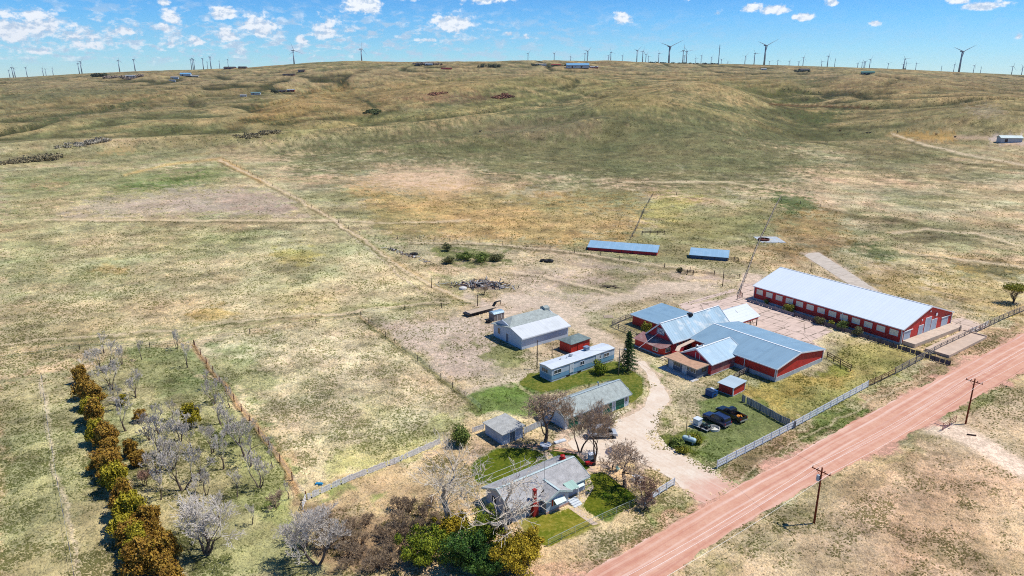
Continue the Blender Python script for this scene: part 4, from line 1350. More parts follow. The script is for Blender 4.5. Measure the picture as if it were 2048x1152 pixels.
# ---- long red barn
def long_barn():
    rz = RAD(33.2); L, W = 41.5, 22.6
    t = empty('long_barn', (90.6, 150.5, 0), rz, 'long red barn with broad white metal roof and a row of cream window panels', 'barn')
    w, r = gable_box(t, 0, 0, W, L, 0, 3.9, 7.4, 'y', M_RED, M_ROOFW, .35, .14, trim=M_TRIM, base=.5)
    for k in range(13):
        y = 1.9 + k * (L - 3.8) / 12
        win(t, -.02, y, 1.9, 1.9, 1.25, '-x', M_TRIM, M_CREAM)
    for y in (.12, L * .36, L * .70, L - .1):
        q = MB(); q.box(-.16, y - .07, .5, -.02, y + .07, 3.75); q.build('downpipe', M_TRIM, t)
    # gable end facing the road, loading dock in front
    dock = 1.0
    q = MB(); q.box(.6, -2.9, 0, W - .2, -.08, dock); q.box(W - 1.2, -3.1, 0, W - .9, -2.9, dock + .5)
    q.build('loading_dock', mat('dock_concrete', sc(222, 200, 178), .9, 0, .12, .7, .2, .1), t)
    pale = rib_mat('pale_blue_door', sc(190, 206, 222), .45, 0, .6, 0, .2)
    for (x, w_, h) in ((2.2, 2.6, 1.95), (8.2, 1.9, 2.2), (11.2, 2.5, 3.6), (14.2, 2.3, 2.6), (19.4, 2.8, 2.1)):
        door(t, x, 0, dock, w_, h, '-y', pale, 'barn_door', True)
        if w_ > 2.5 and h < 3:
            q = MB(); q.beam((x - w_ * .7, -.14, dock + h + .2), (x + w_ * .8, -.14, dock + h + .2), .14, .16); q.build('door_rail', M_TRIM, t)
    for (x, z, w_) in ((8.0, 4.6, .5), (11.4, 6.2, .5), (14.6, 4.8, .9)):
        q = MB(); q.lathe([(.0, 0), (w_ * .5, .02), (w_ * .5, .12), (.1, .2)], 10, (0, 0, 0), 'y')
        o_ = q.build('vent', M_TRIM, t); o_.location = (x, -.22, z)
    v = MB(); v.beam((0, -.1, 3.2), (0, -.1, .5), .16, .16); v.build('corner_trim', M_TRIM, t)
    v = MB(); v.beam((W, -.1, 3.6), (W, -.1, .5), .16, .16); v.build('corner_trim', M_TRIM, t)
    # lower concrete terrace in front
    c = MB(); c.box(0, 0, 0, 19.5, 5.2, .65); c.box(19.5, 0, 0, 19.9, 5.0, .9)
    o_ = c.build('concrete_terrace', mat('terrace_concrete', sc(222, 196, 172), .9, 0, .1, .5, .2, .1, fine=.2))
    p = at((90.6, 150.5), 1.2, -10.2, 0, rz); o_.location = p; o_.rotation_euler = (0, 0, RAD(36.2))
    tag(o_, 'raised pale concrete terrace lying between the red barn gable and the roadside fence', 'terrace')


long_barn()


def big_barn():
    O = (53.9, 130.0)
    t = empty('wide_barn', (O[0], O[1], 0), AX, 'wide low red barn with blue grey ridged roof and whitewashed footing', 'barn')
    gable_box(t, 0, 0, 17.7, 21.5, 0, 2.95, 4.5, 'y', M_RED, M_ROOFB2, .35, .12, trim=M_TRIM, base=.95, ridge_at=.46)
    for (x, y) in ((-.12, 7.4), (-.1, .1), (.12, -.12), (17.6, -.12)):
        q = MB(); q.box(x - .07, y - .07, .9, x + .07, y + .07, 2.8); q.build('downpipe', M_TRIM, t)
    # cross wing
    t2 = empty('cross_gable_shed', at(O, -8, 9.9, 0), AX, 'small gabled red wing with pale blue metal roof behind the tan roofed office', 'barn')
    gable_box(t2, 0, 0, 11, 7.9, 0, 2.65, 4.7, 'x', M_REDFADE, M_TIN2, .3, .1, trim=M_TRIM, base=.2)
    rw = MB(); rw.prism([(0.02, .3), (7.88, .3), (7.88, 2.6), (3.95, 4.6), (.02, 2.6)], -.06, 0, axis='x'); rw.build('gable_wall', M_REDSH, t2)
    for y in (3.0, 4.1):
        q = MB(); q.box(-.16, y - .05, 1.2, -.06, y + .05, 4.0); q.build('trim_board', M_TRIM, t2)
    for (x, y) in ((1.6, 5.2), (2.6, 4.4)):
        q = MB(); q.lathe([(.2, 0), (.2, .5), (.32, .55), (.32, .65), (.05, .8)], 10)
        q.build('roof_vent', M_METAL, t2, loc=(x, y, 4.2))
    # tan roofed office
    t3 = empty('office_annex', at(O, -11.6, 10.6, 0), AX, 'low grey block building with flat tan roof and shaded white doors', 'building')
    w = MB(); w.box(0, 0, 0, 3.6, 7.8, 2.35); w.build('wall', M_BLOCK, t3)
    r = MB(); r.prism([(-.9, 2.38), (3.7, 2.5), (3.7, 2.66), (-.9, 2.56)], -.45, 8.2, axis='y'); ro = r.build('roof', M_TANROOF, t3)
    q = MB(); q.beam((-.93, -.45, 2.47), (-.93, 8.2, 2.47), .05, .24); q.beam((-.93, -.48, 2.47), (3.7, -.48, 2.6), .05, .24); q.build('fascia', mat('tan_fascia', sc(206, 186, 160), .7), ro)
    for (y, w_) in ((1.1, 1.3), (2.5, .8), (5.3, 1.6)): win(t3, 0, y, 1.1, w_, .9, '-x', M_TRIM, M_GLASS, .06, bars=2)
    for y in (3.3, 6.9): door(t3, 0, y, .05, .95, 2.0, '-x', M_WHITE)
    win(t3, 2.2, 0, 1.2, 1.2, .8, '-y', M_DARKWOOD)
    s_ = MB(); s_.box(-2.0, -.6, .0, -.02, 8.6, .12); s_.build('step_slab', mat('walk_concrete', sc(214, 210, 204), .9, 0, .1, 1.5), t3)
    # loft barn
    t4 = empty('loft_barn', at(O, -5.6, 22.3, 0), AX, 'tall red loft barn with patched tin roof and framed loft hatch', 'barn')
    gable_box(t4, 0, 0, 20, 7.2, 0, 3.3, 6.5, 'x', M_REDSH, M_TIN, .45, .1, trim=M_TRIM)
    hatch = MB(); hatch.box(-.1, 2.6, 4.0, -.03, 4.6, 5.2)
    h = hatch.build('loft_hatch', M_WHITE, t4)
    q = MB()
    for (a, b) in (((2.5, 3.9), (2.5, 5.3)), ((4.7, 3.9), (4.7, 5.3)), ((2.5, 5.3), (4.7, 5.3)), ((2.5, 3.9), (4.7, 3.9)), ((2.6, 4.0), (4.6, 5.2)), ((2.6, 5.2), (4.6, 4.0))):
        q.beam((-.14, a[0], a[1]), (-.14, b[0], b[1]), .06, .12)
    q.build('hatch_frame', mat('grey_hatch_boards', sc(150, 160, 176), .8), h)
    for x in (4.6, 9.4): win(t4, x, 0, 1.9, .75, .8, '-y')
    for x in (1.6, 3.0, 6.9): win(t4, x, 0, 1.7, .5, .55, '-y', M_WHITE, M_GLASS, .05)
    q = MB(); q.box(9.2, 2.9, 6.3, 10.1, 4.0, 6.95); q.build('ridge_vent', M_DARK, t4)
    q = MB(); q.tube([(-.3, 3.6, 4.6), (-5.2, 5.4, 1.2)], .05, 5); q.build('guy_pole', M_TRIM, t4)
    # porch with rusty roof
    t5 = empty('barn_porch', at(O, -8.4, 22.8, 0), AX, 'closed red porch under rusty sheet roof, glazed at its corner', 'porch')
    w = MB(); w.prism([(0.9, 0), (2.75, 0), (2.75, 8.2), (0, 8.2), (0, .9)], .3, 1.9, axis='z'); w.build('wall', M_RED, t5)
    f = MB(); f.prism([(.85, -.06), (2.7, -.06), (2.7, 8.26), (-.06, 8.26), (-.06, .85)], 0, .35, axis='z'); f.build('foundation', M_CONC, t5)
    r = MB()
    r.add([(-.4, .2, 2.0), (-.4, 8.5, 2.0), (2.8, 8.5, 3.0), (2.8, -.7, 3.0), (.8, -.7, 2.3)], [(0, 1, 2, 3, 4)])
    r.add([(-.4, .2, 1.92), (-.4, 8.5, 1.92), (2.8, 8.5, 2.92), (2.8, -.7, 2.92), (.8, -.7, 2.22)], [(4, 3, 2, 1, 0)])
    r.add([(-.4, .2, 2.0), (-.4, 8.5, 2.0), (-.4, 8.5, 1.92), (-.4, .2, 1.92)], [(0, 1, 2, 3)]); r.add([(.8, -.7, 2.3), (-.4, .2, 2.0), (-.4, .2, 1.92), (.8, -.7, 2.22)], [(0, 1, 2, 3)])
    r.add([(2.8, -.7, 3.0), (.8, -.7, 2.3), (.8, -.7, 2.22), (2.8, -.7, 2.92)], [(0, 1, 2, 3)])
    r.build('roof', M_RUST, t5)
    for y in (1.6, 2.4): win(t5, 0, y, .9, .6, .8, '-x', M_TRIM)
    win(t5, 1.85, 0, .85, 1.5, .85, '-y', M_TRIM, bars=3)
    g = MB(); g.beam((.42, .45, .9), (.48, .4, 1.75), 1.0, .06); 
    dk = MB(); dk.box(-.9, -1.9, 0, 1.5, -.2, .28); dk.box(-1.4, -1.7, 0, -.9, -.4, .14); dk.build('deck', mat('pale_deck_boards', sc(222, 204, 170), .8, 0, .1, 3), t5)
    # new white roof part
    t6 = empty('open_shed', at(O, 14.5, 22.0, 0), AX, 'shed with bright new white metal roof, open along its front', 'shed')
    r = MB()
    prof = [(-.4, 2.6), (3.9, 4.75), (8.2, 2.6), (8.2, 2.72), (3.9, 4.9), (-.4, 2.72)]
    r.prism(prof, -.1, 12, axis='x'); r.build('roof', M_ROOFN, t6)
    w = MB(); w.box(0, 7.7, 0, 11.8, 7.85, 2.7); w.box(0, 0, 2.0, 11.8, .12, 2.78); w.box(0, 0.13, 0, 5.5, .25, 2.6)
    w.build('wall', M_RED, t6)
    w = MB(); w.prism([(0, 2.2), (7.8, 2.2), (7.8, 2.6), (3.9, 4.5), (0, 2.6)], 11.7, 11.82, axis='x'); w.build('gable_wall', M_RED, t6)
    for x in (6.5, 8.8, 11.6):
        q = MB(); q.box(x - .08, .13, 0, x + .08, .3, 2.0); q.build('post', M_DARKWOOD, t6)
    q = MB(); q.prism([(-.12, -.4), (.12, -.4), (.12, .4), (-.12, .4)], 0, 0.05, axis='z')
    o_ = q.build('roof_vent', M_METAL, t6); o_.location = (6.2, 2.6, 4.25); o_.rotation_euler = (RAD(27), 0, 0)
    # red gate beside it
    gt = empty('red_gate', at(O, 27.4, 24.4, 0), AX + RAD(60), 'red tubular gate leaning open beside the bright white shed roof', 'gate')
    q = MB()
    for z in (.5, .9, 1.3, 1.7, 2.1): q.tube([(0, 0, z), (3.2, 0, z)], .05, 5)
    for x in (0, 1.6, 3.2): q.tube([(x, 0, .4), (x, 0, 2.2)], .06, 5)
    q.tube([(0, .02, .5), (3.2, .02, 2.1)], .05, 5)
    q.build('gate_frame', M_REDP, gt)
    q = MB(); q.tube([(-.12, 0, 0), (-.12, 0, 2.4)], .1, 7); q.build('post', M_DARKWOOD, gt)
    # rear annex
    t7 = empty('rear_annex', at(O, 2.2, 29.7, 0), AX, 'red annex behind the loft barn under one sloping blue metal roof', 'shed')
    w = MB(); w.prism([(0, 0), (11, 0), (11, 3.1), (0, 2.5)], 0, 12.2, axis='y'); w.build('wall', M_RED, t7)
    r = MB(); r.prism([(-.5, 2.5), (11.3, 3.13), (11.3, 3.25), (-.5, 2.62)], -.1, 12.6, axis='y'); r.build('roof', M_ROOFB, t7)
    q = MB(); q.beam((-.53, -.1, 2.55), (-.53, 12.6, 2.55), .05, .2); q.beam((-.5, 12.63, 2.6), (11.3, 12.63, 3.2), .05, .2); q.build('fascia', M_TRIM, t7)
    door(t7, 0, 2.5, 0, 1.6, 2.0, '-x', M_DARKWOOD)
    # boarded ramp between loft barn and office
    rp = MB(); rp.beam((-5.4, 20.7, 2.4), (1.5, 20.7, 3.0), 1.0, .1); rp.beam((-8.2, 18.9, 2.72), (-5.3, 20.7, 2.5), .9, .08)
    o_ = rp.build('connecting_roof', mat('pale_boards', sc(222, 196, 172), .8, 0, .1, 2)); o_.location = (O[0], O[1], 0); o_.rotation_euler = (0, 0, AX)
    tag(o_, 'narrow pale boarded roof linking the loft barn wall to the tan roofed office', 'roof')


big_barn()


def white_barn():
    t = empty('white_barn', (2.3, 147.4, 0), AX, 'white barn with hipped shingle roof and long white lean-to roof', 'barn')
    w = MB(); w.prism([(0, 0), (11.2, 0), (11.2, 3.3), (7.8, 5.1), (4.1, 4.1), (0, 2.9)], 0, .15, axis='x')
    w.prism([(0, 0), (11.2, 0), (11.2, 3.3), (7.8, 5.1), (4.1, 4.1), (0, 2.9)], 13.9, 14.05, axis='x')
    w.box(.15, 0, 0, 13.9, .15, 2.85); w.box(.15, 11.05, 0, 13.9, 11.2, 3.2)
    w.build('wall', rib_mat('white_board_wall', sc(214, 228, 244), .5, 3, .6, 0, .25, sc(198, 216, 236), .4, .03), t)
    r = MB(); r.prism([(-.45, 2.78), (4.2, 4.17), (4.2, 4.29), (-.45, 2.9)], -.3, 14.4, axis='x'); r.build('lean_to_roof', rib_mat('white_lean_to_roof', sc(226, 230, 230), .9, 0, .5, 0, .2, sc(204, 208, 206), .5, .03), t)
    r = MB()
    zr = 5.45
    a, b, c, d = (-.5, 4.1, 4.31), (14.3, 4.1, 4.31), (14.3, 11.6, 3.25), (-.5, 11.6, 3.25)
    e, f = (3.2, 7.8, zr), (12.6, 7.8, zr)
    dn = lambda q: (q[0], q[1], q[2] - .12)
    V_ = [a, b, c, d, e, f]; V2 = [dn(q) for q in V_]
    F = [(0, 1, 5, 4), (1, 2, 5), (2, 3, 4, 5), (3, 0, 4)]
    r.add(V_ + V2, F + [tuple(i + 6 for i in q)[::-1] for q in F] + [(0, 6, 7, 1), (1, 7, 8, 2), (2, 8, 9, 3), (3, 9, 6, 0)])
    r.build('shingle_roof', M_SHINGLE2, t)
    f_ = MB(); f_.box(-.35, -.5, 2.60, 14.45, -.44, 2.86); f_.box(-.06, -.02, 0, .0, .16, 2.6); f_.build('fascia', M_TRIM, t)
    win(t, 0, 8.9, 1.3, 1.0, 1.4, '-x', M_TRIM, M_GLASS)
    door(t, 0, 5.6, .2, .95, 2.1, '-x', mat('brown_grey_door', sc(130, 136, 150), .7))
    q = MB(); q.prism([(6.8, 4.9), (8.6, 4.9), (8.6, 5.7), (7.7, 6.1), (6.8, 5.7)], 12.3, 13.8, axis='x'); q.build('roof_vent', M_SHINGLE2, t)


white_barn()


def hip_roof(mb, x0, y0, x1, y1, ze, zr, over=.3, inset=None, axis='x', th=.1):
    a0, b0, a1, b1 = x0 - over, y0 - over, x1 + over, y1 + over
    if axis == 'x':
        i = inset if inset is not None else (b1 - b0) / 2
        e, f = (a0 + i, (b0 + b1) / 2, zr), (a1 - i, (b0 + b1) / 2, zr)
        F = [(0, 1, 5, 4), (1, 2, 5), (2, 3, 4, 5), (3, 0, 4)]
    else:
        i = inset if inset is not None else (a1 - a0) / 2
        e, f = ((a0 + a1) / 2, b0 + i, zr), ((a0 + a1) / 2, b1 - i, zr)
        F = [(0, 1, 4), (1, 2, 5, 4), (2, 3, 5), (3, 0, 4, 5)]
    V_ = [(a0, b0, ze), (a1, b0, ze), (a1, b1, ze), (a0, b1, ze), e, f]
    V2 = [(q[0], q[1], q[2] - th) for q in V_]
    mb.add(V_ + V2, F + [tuple(i + 6 for i in q)[::-1] for q in F] + [(0, 6, 7, 1), (1, 7, 8, 2), (2, 8, 9, 3), (3, 9, 6, 0)])


def small_buildings():
    # red shed with green-grey hipped roof
    t = empty('red_shed', (13.3, 145.0, 0), AX + RAD(3), 'small bright red shed with dark hipped shingle roof behind the mobile home', 'shed')
    w = MB(); w.box(0, 0, 0, 6.0, 3.7, 2.3); w.build('wall', rib_mat('bright_red_wall', sc(214, 44, 34), .3, 3, .6, 0, .2), t)
    r = MB(); hip_roof(r, 0, 0, 6, 3.7, 2.36, 3.25, .25); r.build('roof', M_SHINGLE3, t)
    door(t, 3.0, 0, 0, 1.6, 1.9, '-y', rib_mat('bright_red_wall', (1, 0, 0)), trim=M_REDP)
    # mobile home
    t = empty('mobile_home', (8.1, 129.8, 0), AX + RAD(1.5), 'long pale blue and white mobile home with flat white roof', 'mobile home')
    L, W, Hh = 18.4, 3.8, 2.95
    w = MB(); w.box(0, 0, 1.45, L, W, Hh); w.build('wall', M_BLUESIDE, t)
    w = MB(); w.box(.01, .01, .5, L - .01, W - .01, 1.45); w.build('lower_wall', M_BLUESKIRT, t)
    w = MB(); w.box(.08, .08, 0, L - .08, W - .08, .5); w.build('skirt', mat('pale_skirting', sc(206, 216, 226), .7), t)
    r = MB()
    prof = [(-.1, Hh), (W / 2, Hh + .22), (W + .1, Hh), (W + .1, Hh - .06), (-.1, Hh - .06)]
    r.prism(prof, -.12, L + .12, axis='x'); r.build('roof', rib_mat('trailer_roof', sc(224, 232, 238), 1.2, 0, .6, 0, .2, sc(204, 214, 222), .6, .03), t)
    q = MB(); q.box(-.14, -.12, Hh - .12, L + .14, -.1, Hh + .02); q.box(-.14, -.1, Hh - .12, -.12, W + .1, Hh + .02); q.build('gutter', M_METAL, t)
    for (x, w_) in ((1.6, 1.9), (8.6, 1.1), (15.9, 1.5), (13.9, .5)): win(t, x, 0, 1.65, w_, .75, '-y', M_TRIM, M_GLASS, .05, bars=1)
    win(t, 0, 2.1, 1.65, 1.8, .8, '-x', M_TRIM, M_GLASS, .05, bars=2)
    for x in (5.5, 13.2): door(t, x, 0, .75, .85, 1.95, '-y', M_WHITE)
    for x in (4.6, 7.8): 
        q = MB(); q.box(x - .5, -.05, .1, x + .5, .0, .4); q.build('skirt_vent', M_DARK, t)
    q = MB(); q.box(12.0, 2.3, Hh + .15, 13.0, 3.2, Hh + .95); q.box(11.9, 2.2, Hh + .93, 13.1, 3.3, Hh + 1.0); q.build('roof_cooler', mat('cooler_blue_grey', sc(140, 160, 180), .5), t)
    for (x, y, r_) in ((4.6, 2.4, .14), (6.0, 2.0, .12), (7.5, 2.4, .35)):
        q = MB(); q.lathe([(r_, 0), (r_, .3), (r_ * 1.4, .33), (r_ * .4, .42)], 8); q.build('roof_vent', M_METAL, t, loc=(x, y, Hh + .15))
    # stairs rails
    s_ = MB()
    for k in range(4): s_.box(12.7, -1.4 + k * .32, 0, 13.8, -1.1 + k * .32, .2 + k * .18)
    s_.build('steps', mat('wood_steps', sc(196, 180, 150), .8), t)
    # garage
    t = empty('garage', (9.4, 109.9, 0), AX, 'long pale garage with green roller doors and grey shingle roof', 'garage')
    L, W = 16.0, 6.0
    w, r = gable_box(t, 0, 0, L, W, 0, 2.5, 4.05, 'x', M_SIDING, M_SHINGLE2, .4, .12, trim=mat('grey_green_trim', sc(180, 196, 200), .6))
    for x in (1.9, 5.2): door(t, x, 0, .05, 2.5, 2.1, '-y', M_GREEN, 'garage_door', True, 5)
    for x in (10.3, 13.6): door(t, x, 0, .05, 2.3, 2.1, '-y', M_GREEN, 'garage_door', True, 5)
    win(t, 15.3, 0, 1.1, .6, .9, '-y'); win(t, 0, 3.6, 1.3, 1.0, .9, '-x')
    door(t, 7.7, 0, .05, .9, 2.05, '-y', M_WHITE)
    q = MB(); q.tube([(11.4, 3.6, 3.8), (11.4, 3.6, 4.7)], .12, 8); q.tube([(11.4, 3.6, 4.7), (11.15, 3.6, 4.82)], .16, 8); q.build('flue', M_METAL, t)
    q = MB(); q.beam((L + .3, 1.6, 2.9), (L + .9, 1.6, 2.9), 1.2, .1); q.beam((L + .85, 1.05, 0), (L + .85, 1.05, 2.9), .1); q.beam((L + .85, 2.15, 0), (L + .85, 2.15, 2.9), .1); q.build('side_canopy', M_WHITE, t)
    # barbecue tub on apron
    q = MB(); q.lathe([(.2, 0), (.5, .12), (.55, .35), (.5, .4), (.44, .36), (.1, .3)], 12)
    o_ = q.build('fire_tub', mat('rusty_tub', sc(120, 72, 60), .8)); o_.location = G(1221, 820, 0.); tag(o_, 'round rusty tub standing on the apron between two green garage doors', 'tub')
    # storage shed
    t = empty('storage_shed', (-1.6, 104.5, 0), AX + RAD(1), 'small white shed with weathered flat roof beside the picket fence', 'shed')
    w = MB(); w.prism([(0, 0), (4.4, 0), (4.4, 2.25), (0, 2.1)], 0, 5.0, axis='y'); w.build('wall', rib_mat('white_shed_boards', sc(206, 220, 238), .3, 3, .7, 0, .2, sc(180, 196, 214), .5), t)
    r = MB(); r.prism([(-.35, 2.13), (4.75, 2.3), (4.75, 2.42), (-.35, 2.25)], -.4, 5.4, axis='y'); r.build('roof', shingle_mat('weathered_flat_roof', sc(186, 186, 180)), t)
    door(t, 2.1, 0, 0, 1.1, 1.9, '-y', mat('grey_open_door', sc(120, 130, 136), .8))
    # red and white well house
    t = empty('well_house', (43.2, 123.3, 0), AX + RAD(4), 'small red box shed with flat pale metal roof and white corner boards', 'shed')
    w = MB(); w.box(0, 0, .12, 4.2, 3.2, 1.85); w.build('wall', M_RED, t)
    w = MB(); w.box(-.04, -.04, 0, 4.24, 3.24, .14); w.build('foundation', M_CONC, t)
    r = MB(); r.prism([(-.3, 1.86), (4.5, 2.02), (4.5, 2.1), (-.3, 1.94)], -.25, 3.5, axis='y'); r.build('roof', rib_mat('pale_flat_metal', sc(196, 214, 220), .6, 0, .45, 0, .2), t)
    q = MB(); q.box(-.07, -.07, .14, .1, .1, 1.84); q.box(4.12, -.07, .14, 4.27, .1, 1.84); q.build('corner_trim', M_TRIM, t)
    q = MB(); q.tube([(5.2, -.2, 0), (5.2, -.2, 1.3)], .05, 6); q.build('meter_post', M_METAL, t)
    # far cattle sheds
    rz = RAD(-18.8)
    for (o, L, wm, lab) in (((50.4, 233.9), 24.4, M_REDSH, 'long low red cattle shed with pale blue metal roof, beyond the yard fence'),
                            ((72.9, 226.5), 12.4, mat('slate_boards', sc(92, 112, 140), .8, 0, .2, 1.5), 'shorter slate grey cattle shed with blue metal roof')):
        t = empty('cattle_shed', (o[0], o[1], 0), rz, lab, 'shed')
        w = MB(); w.prism([(0, 0), (4.6, 0), (4.6, 2.6), (0, 1.35)], -L, 0, axis='x'); w.build('wall', wm, t)
        r = MB(); r.prism([(-.35, 1.26), (4.9, 2.7), (4.9, 2.8), (-.35, 1.38)], -L - .3, .3, axis='x'); r.build('roof', rib_mat('cattle_shed_roof', sc(150, 190, 216), .7, 0, .5, 0, .4, sc(176, 206, 226), .6, .06), t)
        for k in range(int(L / 4) + 1):
            q = MB(); q.box(-L + k * 4 - .08, -.1, 0, -L + k * 4 + .08, -.01, 1.34); q.build('post', M_DARKWOOD, t)
    # tin garden shed by the white barn
    t = empty('tin_shed', place(988, 643, 0), AX, 'little rounded tin shed with pale roof behind the white barn corner', 'shed')
    w = MB(); w.box(0, 0, 0, 3.2, 2.2, 1.9); w.build('wall', rib_mat('brown_grey_tin', sc(150, 140, 136), .25, 3, .7, 0, .3), t)
    r = MB(); r.prism([(-.15, 1.9), (.4, 2.25), (1.1, 2.38), (1.8, 2.25), (2.35, 1.9), (2.35, 1.84), (-.15, 1.84)], -.1, 3.3, axis='x'); r.build('roof', M_TIN2, t)
    door(t, 1.6, 0, .05, 1.2, 1.7, '-y', rib_mat('brown_grey_tin', (1, 1, 1)))


small_buildings()


def house():
    t = empty('ranch_house', (4.7, 85.4, 0), AX, 'low white ranch house with grey shingle roof, red chimney and front wing', 'house')
    M_HW = rib_mat('white_lap_siding', sc(198, 210, 226), .22, 2, .6, 0, .2, sc(190, 202, 220), .3, .02)
    gable_box(t, -5.0, 1.0, 8.7, 7.4, 0, 2.45, 3.85, 'x', M_HW, M_SHINGLE, .5, .12, trim=mat('pale_fascia', sc(206, 224, 222), .6), wname='main_wall')
    gable_box(t, 0, -.3, 4.2, 4.3, 0, 2.4, 3.25, 'y', M_HW, M_SHINGLE, .4, .12, name='wing_roof', wname='wing_wall', trim=mat('pale_fascia', (1, 1, 1)))
    q = MB(); q.box(-.05, -.36, 0, 4.25, -.31, .35); q.build('brick_base', mat('pink_brick', sc(206, 168, 150), .9, 0, .15, 4), t)
    c = MB(); c.box(-1.85, .25, 0, -.95, .95, 2.2); c.box(-1.62, .4, 2.2, -1.2, .85, 4.1); c.box(-1.67, .35, 4.1, -1.15, .9, 4.22); c.build('chimney', mat('red_chimney_brick', sc(176, 52, 44), .85, 0, .25, 3, fine=.4), t)
    q = MB(); q.lathe([(.3, 0), (.3, .7), (.38, .72), (.38, .85), (.15, .95)], 10); q.box(-.35, -.35, 0, .35, .35, .5); q.build('roof_vent', M_REDP, t, loc=(7.6, 5.0, 3.5))
    # awnings
    for (x, y, w_) in ((2.2, -.31, 1.9), (7.0, 1.0, 1.8)):
        win(t, x, y, .95, w_ * .85, 1.0, '-y', M_TRIM, M_GLASS)
        a = MB(); a.add([(x - w_ / 2, y - .02, 2.05), (x + w_ / 2, y - .02, 2.05), (x + w_ / 2, y - .85, 1.55), (x - w_ / 2, y - .85, 1.55),
                         (x - w_ / 2, y - .02, 2.0), (x + w_ / 2, y - .02, 2.0), (x + w_ / 2, y - .85, 1.5), (x - w_ / 2, y - .85, 1.5)],
                        [(0, 1, 2, 3), (7, 6, 5, 4), (0, 3, 7, 4), (1, 5, 6, 2), (3, 2, 6, 7)])
        a.build('awning', rib_mat('striped_awning', sc(214, 232, 226), .3, 0, .5, 0, .2, line=.6), t)
        s_ = MB(); s_.box(x - w_ * .62, y - .05, .95, x - w_ * .5, y - .0, 1.95); s_.box(x + w_ * .5, y - .05, .95, x + w_ * .62, y - .0, 1.95); s_.build('shutter', M_REDP, t)
    a = MB(); a.add([(4.25, 1.0, 2.75), (6.1, 1.0, 2.75), (6.1, -.5, 2.3), (4.25, -.5, 2.3), (4.25, 1.0, 2.69), (6.1, 1.0, 2.69), (6.1, -.5, 2.24), (4.25, -.5, 2.24)],
                    [(0, 1, 2, 3), (7, 6, 5, 4), (0, 3, 7, 4), (1, 5, 6, 2), (3, 2, 6, 7)]); a.build('porch_roof', rib_mat('green_porch_roof', sc(168, 204, 190), .3, 0, .5), t)
    for x in (6.0,):
        q = MB(); q.box(x - .05, -.45, 0, x + .05, -.35, 2.3); q.build('porch_post', M_TRIM, t)
    door(t, 4.9, 1.0, .5, .9, 2.0, '-y', M_WHITE)
    for k in range(4):
        q = MB(); q.box(4.3, -1.6 + k * .42, 0, 5.9, -1.2 + k * .42, .12 + .12 * k); q.build('step', M_WHITE, t)
    for y in (2.6, 5.4): win(t, -5.0, y, 1.0, 1.1, 1.0, '-x')
    win(t, -3.5, 1.0, 1.0, 1.5, 1.0, '-y')
    # tv aerial
    a = MB(); a.tube([(0, 0, 0), (0, 0, 4.6)], .035, 5)
    a.tube([(-1.2, .3, 4.5), (1.2, -.3, 4.5)], .03, 4)
    for k in range(7): 
        x = -1.1 + k * .37; a.tube([(x - .1, -.45 - .04 * k - x * .25, 4.5), (x + .1, .45 + .04 * k - x * .25, 4.5)], .018, 4)
    for k in range(3): a.tube([(0, 0, 1.0), (.6 * math.cos(k * 2.1), .6 * math.sin(k * 2.1), 0)], .025, 4)
    a.build('roof_aerial', M_METAL, t, loc=(1.7, 2.2, 3.1))
    q = MB(); q.tube([(5.9, 4.4, 3.7), (5.9, 4.4, 4.5)], .05, 6); q.build('flue', M_METAL, t)
    d = MB(); d.lathe([(.02, 0), (.2, .05), (.34, .16), (.36, .2), (.3, .17), (.05, .06)], 12); d.tube([(0, 0, -.5), (0, 0, .05)], .03, 5)
    o_ = d.build('satellite_dish', M_DARK, t); o_.location = (.2, .6, 3.2); o_.rotation_euler = (RAD(60), 0, RAD(200))


house()


# ================================================================ vegetation
def bark_mat(name, c1, c2):
    return mat(name, c1, .9, 0, .2, 2.5, .1, .3, col2=c2)


def leaf_mat(name, cols, scale=1.1, rough=.75):
    if name in MATS: return MATS[name]
    m = bpy.data.materials.new(name); m.use_nodes = True
    t = NT(m.node_tree); b = t.n['Principled BSDF']
    g = t.n.new('ShaderNodeNewGeometry')
    n = t.noise(t.geo(), scale, 3, .6)
    v = t.math('ADD', t.math('MULTIPLY', g.outputs['Random Per Island'], .55), t.math('MULTIPLY', t.maprange(n, .35, .65), .45))
    c = t.ramp(v, [(i / (len(cols) - 1), q) for i, q in enumerate(cols)])
    t.put(b.inputs['Base Color'], c)
    b.inputs['Roughness'].default_value = rough
    b.inputs['Specular IOR Level'].default_value = .2
    MATS[name] = m
    return m


M_BARK_G = bark_mat('pale_grey_bark', sc(92, 78, 70), sc(140, 124, 114))
M_TWIG_G = bark_mat('silver_twigs', sc(212, 200, 186), sc(238, 228, 214))
M_BARK_B = bark_mat('brown_bark', sc(96, 78, 66), sc(136, 114, 98))
M_TWIG_B = bark_mat('brown_twigs', sc(178, 150, 124), sc(216, 190, 162))
M_BARK_W = bark_mat('dead_white_bark', sc(172, 156, 138), sc(222, 206, 184))
M_TWIG_W = bark_mat('dead_white_twigs', sc(206, 190, 168), sc(238, 226, 206))
M_TWIG_R = bark_mat('red_brown_twigs', sc(150, 118, 102), sc(186, 150, 128))
M_THICKET = bark_mat('thicket_twigs', sc(158, 134, 108), sc(200, 176, 146))
M_CEDAR = leaf_mat('rusty_cedar_leaves', [sc(112, 84, 40), sc(158, 118, 46), sc(188, 148, 56), sc(216, 184, 86)])
M_CEDAR2 = leaf_mat('olive_cedar_leaves', [sc(108, 104, 26), sc(158, 146, 36), sc(190, 174, 48), sc(216, 200, 74)])
M_JUNI = leaf_mat('green_juniper_leaves', [sc(64, 84, 26), sc(104, 124, 34), sc(152, 162, 42), sc(196, 196, 60)])
